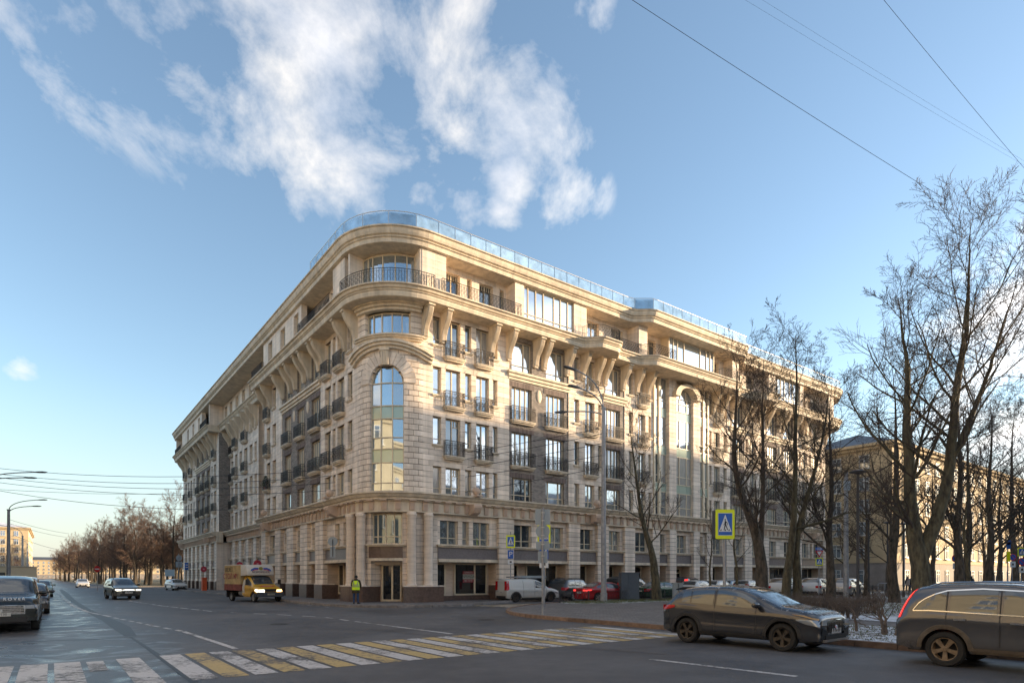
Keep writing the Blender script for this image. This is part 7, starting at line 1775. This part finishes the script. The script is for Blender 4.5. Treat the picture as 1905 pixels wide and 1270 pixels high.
def ttext(body, size, m_, x, y, z, rz, nm='side_lettering'):
    me = text_mesh(nm, body, size, m_, .004); o = bpy.data.objects.new(nm, me); COL.objects.link(o); o.parent = tr; o.rotation_euler = (0, 0, rz); o.location = (x, y, z)
ttext('МОРОЖЕНОЕ', .2, mat('maroon_letter', (.10, .02, .03), .5), fx(2.12)+.03, 0, 2.13, R(90), 'fairing_lettering')
ttext('ВЕЗЕТ', .42, SBLK, bx1-1.9, -bw_/2-.012, 2.30, 0); ttext('СТОЛ №1', .55, mat('crimson_letter', (.24, .02, .05), .6), bx1-1.6, -bw_/2-.012, 1.8, 0)
m = MB(); m.boxc((bx0/2+bx1/2+.6, 0, .72), (bl_+1.6, .8, .22)); m.boxc((bx0+.1, 0, .62), (.06, 1.9, .7)); T('chassis', m, CARBLK)
m = MB(); m.lathe([(.2, -.4), (.22, -.38), (.22, .38), (.2, .4)], (bx1-.2, -.72, .62), 12, axis='X'); T('fuel_tank', m, GALV)
tm, km, dm = wheel_meshes(.34, .2, RIMS, 8)
for x in (S_CAB.xf-1.15, bx0+.95):
    for side in (1, -1):
        o = bpy.data.objects.new('wheel', tm); COL.objects.link(o); o.parent = tr; o.location = (x, side*.88, .34); o.rotation_euler = (0, 0, 0 if side > 0 else math.pi)
        for nm, me in (('rim', km), ('brake_disc', dm)): q = bpy.data.objects.new(nm, me); COL.objects.link(q); q.parent = o
# ------------------------------------------------------------------ people
def skin_person(root, joints, edges, radii, m, name='body', sub=2):
    me = bpy.data.meshes.new(name); me.from_pydata(joints, edges, []); o = bpy.data.objects.new(name, me); COL.objects.link(o); o.parent = root
    md = o.modifiers.new('skin', 'SKIN'); md.use_smooth_shade = True
    for i, r in enumerate(radii): me.skin_vertices[0].data[i].radius = r if isinstance(r, tuple) else (r, r)
    me.skin_vertices[0].data[0].use_root = True
    sb = o.modifiers.new('sub', 'SUBSURF'); sb.levels = sub; sb.render_levels = sub
    me.materials.append(m); return o
JEAN = mat('blue_jeans', (.018, .05, .12), .85, var=.25, vscale=12); COAT = mat('olive_coat', (.045, .034, .016), .9, var=.3, vscale=10); HIVIS = mat('hi_vis_yellow', (.62, .85, .02), .7, emit=(.62, .85, .02), estr=.0); REFL = mat('reflective_band', (.22, .24, .26), .3, .3); HATM = mat('dark_green_hat', (.025, .03, .026), .95); SKINM = mat('skin', (.42, .25, .18), .6); SHOE = mat('dark_shoe', (.012, .012, .014), .6)
pp = gnd(662, 1122.5, .125)
pr = empty('person', pp, R(8), 'person in yellow reflective vest, olive coat and blue jeans, back turned, on the corner pavement', 'person')
# facing away (+Y); right arm bent forward
J = [(0, 0, .95), (0, .0, 1.15), (0, .01, 1.36), (0, .03, 1.47), (0, .05, 1.53), (0, .06, 1.64),
     (-.11, 0, .90), (-.115, .01, .50), (-.12, -.02, .08), (-.125, .13, .04),
     (.11, 0, .90), (.12, .0, .50), (.135, -.02, .08), (.20, .10, .04),
     (-.19, .01, 1.40), (-.24, .02, 1.14), (-.16, .22, 1.02), (-.11, .30, 1.05),
     (.19, .01, 1.40), (.27, .04, 1.14), (.24, .24, 1.04), (.19, .32, 1.08)]
E_ = [(0, 1), (1, 2), (2, 3), (3, 4), (4, 5), (0, 6), (6, 7), (7, 8), (8, 9), (0, 10), (10, 11), (11, 12), (12, 13), (2, 14), (14, 15), (15, 16), (16, 17), (2, 18), (18, 19), (19, 20), (20, 21)]
Rr = [(.16, .12), (.165, .12), (.17, .12), .075, .06, .07, .10, .075, .055, .045, .10, .075, .055, .045, .08, .062, .05, .03, .08, .062, .05, .03]
body = skin_person(pr, J, E_, Rr, JEAN)
def ring_shell(rows, m, name, n=18):
    mb = MB(); vs = []
    for (z, rx, ry, cy) in rows:
        for k in range(n): t = 2*math.pi*k/n; vs.append((rx*math.cos(t), cy+ry*math.sin(t), z))
    mb.add(vs, [(i*n+k, i*n+(k+1) % n, (i+1)*n+(k+1) % n, (i+1)*n+k) for i in range(len(rows)-1) for k in range(n)]); o = mb.build(name, m, pr, local=True); smooth_angle(o.data, 50); return o
ring_shell([(.66, .235, .165, 0), (.80, .23, .165, 0), (1.0, .215, .155, 0), (1.2, .215, .15, 0), (1.36, .215, .145, .01), (1.43, .17, .12, .02), (1.48, .09, .085, .03)], COAT, 'coat')
ring_shell([(.86, .238, .175, 0), (1.0, .234, .17, 0), (1.2, .232, .165, 0), (1.33, .222, .158, .01), (1.42, .185, .135, .02)], HIVIS, 'vest')
for z in (1.07, 1.17): ring_shell([(z-.025, .239, .178, 0), (z+.025, .238, .176, 0)], REFL, 'vest_band')
for x in (-.12, .12):
    mb = MB(); mb.add([(x-.02, -.172, 1.19), (x+.02, -.172, 1.19), (x+.02, -.15, 1.38), (x-.02, -.15, 1.38)], [(0, 1, 2, 3)]); mb.build('vest_brace', REFL, pr, local=True)
for sx, pts in ((-1, [J[14], J[15], J[16]]), (1, [J[18], J[19], J[20]])):
    mb = MB(); P3 = [Vector(p) for p in pts]; mb.tube([P3[0]+Vector((-sx*.05, 0, .02)), P3[0], P3[0].lerp(P3[1], .5), P3[1], P3[1].lerp(P3[2], .5), P3[2]], [.085, .092, .085, .075, .066, .058], 10); o = mb.build('sleeve', COAT, pr, local=True); smooth_angle(o.data, 60)
for sx, w in ((-1, J[16]), (1, J[20])):      # hands: palm and five curled fingers round a phone
    mb = MB(); w = Vector(w); f = (Vector(J[17] if sx < 0 else J[21])-w).normalized(); s_ = Vector((1, 0, 0)); up_ = s_.cross(f)
    mb.tube([w, w+f*.05, w+f*.09], [.03, .042, .036], 8)
    for k, L_ in enumerate((.065, .075, .07, .055)):
        b = w+f*.085+s_*(-.03+.02*k); mb.tube([b, b+f*L_*.5+up_*.008, b+f*L_*.8-up_*.02, b+f*L_*.7-up_*.045], [.010, .0095, .009, .008], 6)
    b = w+f*.04-s_*sx*.035; mb.tube([b, b-s_*sx*.025+f*.025, b-s_*sx*.02+f*.055-up_*.02], [.012, .011, .009], 6)
    o = mb.build('hand', SKINM, pr, local=True); smooth_angle(o.data, 60)
mb = MB(); mb.lathe([(0, -.125), (.05, -.115), (.075, -.07), (.085, 0), (.08, .06), (.055, .1), (0, .115)], (0, 0, 0), 16); mb.v = [(x, y*1.12+.085, z+1.625) for x, y, z in mb.v]
mb.lathe([(0, .02), (.016, .012), (.018, -.01), (0, -.02)], (0, .185, 1.615), 8, axis='Z')
for sx in (-1, 1): mb.lathe([(0, -.03), (.02, -.01), (.018, .015), (0, .03)], (sx*.086, .08, 1.62), 8)
o = mb.build('head', SKINM, pr, local=True); smooth_angle(o.data, 60)
for sx in (-1, 1): mb = MB(); mb.lathe([(0, -.01), (.011, 0), (0, .01)], (sx*.032, .168, 1.635), 8); mb.build('eye', SHOE, pr, local=True)
mb = MB(); mb.boxc((0, .172, 1.565), (.045, .008, .01)); mb.build('mouth', mat('lip', (.3, .12, .1), .6), pr, local=True)
mb = MB(); mb.lathe([(.096, -.02), (.102, .0), (.1, .05), (.085, .1), (.05, .13), (0, .14)], (0, 0, 0), 18, cap=False); mb.v = [(x, y*1.14+.075, z+1.63) for x, y, z in mb.v]; o = mb.build('hat', HATM, pr, local=True); smooth_angle(o.data, 60)
mb = MB(); mb.lathe([(.10, 0), (.125, .05), (.12, .1), (.095, .13)], (0, .02, 1.42), 16, cap=False); o = mb.build('hood', COAT, pr, local=True); smooth_angle(o.data, 60)
for a, b in ((J[8], J[9]), (J[12], J[13])):
    mb = MB(); a, b = Vector(a), Vector(b); d = (b-a); d.z = 0; d.normalize(); mb.tube([a-d*.06+Vector((0, 0, -.03)), a+Vector((0, 0, -.025)), a+d*.12+Vector((0, 0, -.035)), a+d*.19+Vector((0, 0, -.045))], [.045, .055, .048, .03], 8); o = mb.build('shoe', SHOE, pr, local=True); smooth_angle(o.data, 60)
def far_person(px, Y, label, c1, c2):
    r = empty('person', (*pix(px, Y)[:2], .12), R(10), label, 'person')
    j = [(0, 0, .95), (0, 0, 1.3), (0, 0, 1.5), (0, 0, 1.62), (-.1, 0, .88), (-.12, .06, .48), (-.12, .0, .06), (.1, 0, .88), (.12, -.06, .48), (.12, -.12, .07), (-.2, 0, 1.4), (-.25, .05, 1.1), (-.2, .1, .88), (.2, 0, 1.4), (.25, 0, 1.1), (.22, .08, .88)]
    e = [(0, 1), (1, 2), (2, 3), (0, 4), (4, 5), (5, 6), (0, 7), (7, 8), (8, 9), (1, 10), (10, 11), (11, 12), (1, 13), (13, 14), (14, 15)]
    skin_person(r, j, e, [.15, .16, .06, .1, .1, .07, .05, .1, .07, .05, .08, .06, .04, .08, .06, .04], c2, sub=1)
    mb = MB(); n = 12; rows = [(.78, .2, .14), (1.0, .19, .14), (1.3, .21, .15), (1.44, .15, .11)]; vs = [(rx*math.cos(2*math.pi*k/n), ry*math.sin(2*math.pi*k/n), z) for z, rx, ry in rows for k in range(n)]
    mb.add(vs, [(i*n+k, i*n+(k+1) % n, (i+1)*n+(k+1) % n, (i+1)*n+k) for i in range(3) for k in range(n)]); o = mb.build('jacket', c1, r, local=True); smooth_angle(o.data, 60)
    mb = MB(); mb.lathe([(0, -.12), (.07, -.08), (.095, 0), (.08, .07), (0, .12)], (0, .0, 1.64), 10); o = mb.build('head', HATM, r, local=True); smooth_angle(o.data, 60)
far_person(1689, 66, 'far walker in pale coat beside the tallest trunk', mat('pale_coat', (.35, .28, .25), .9), SHOE)
far_person(1696, 66.5, 'far walker in dark jacket and jeans beside the tallest trunk', SHOE, JEAN)
far_person(1808, 60, 'far walker in black between the trees at the right', SHOE, SHOE)
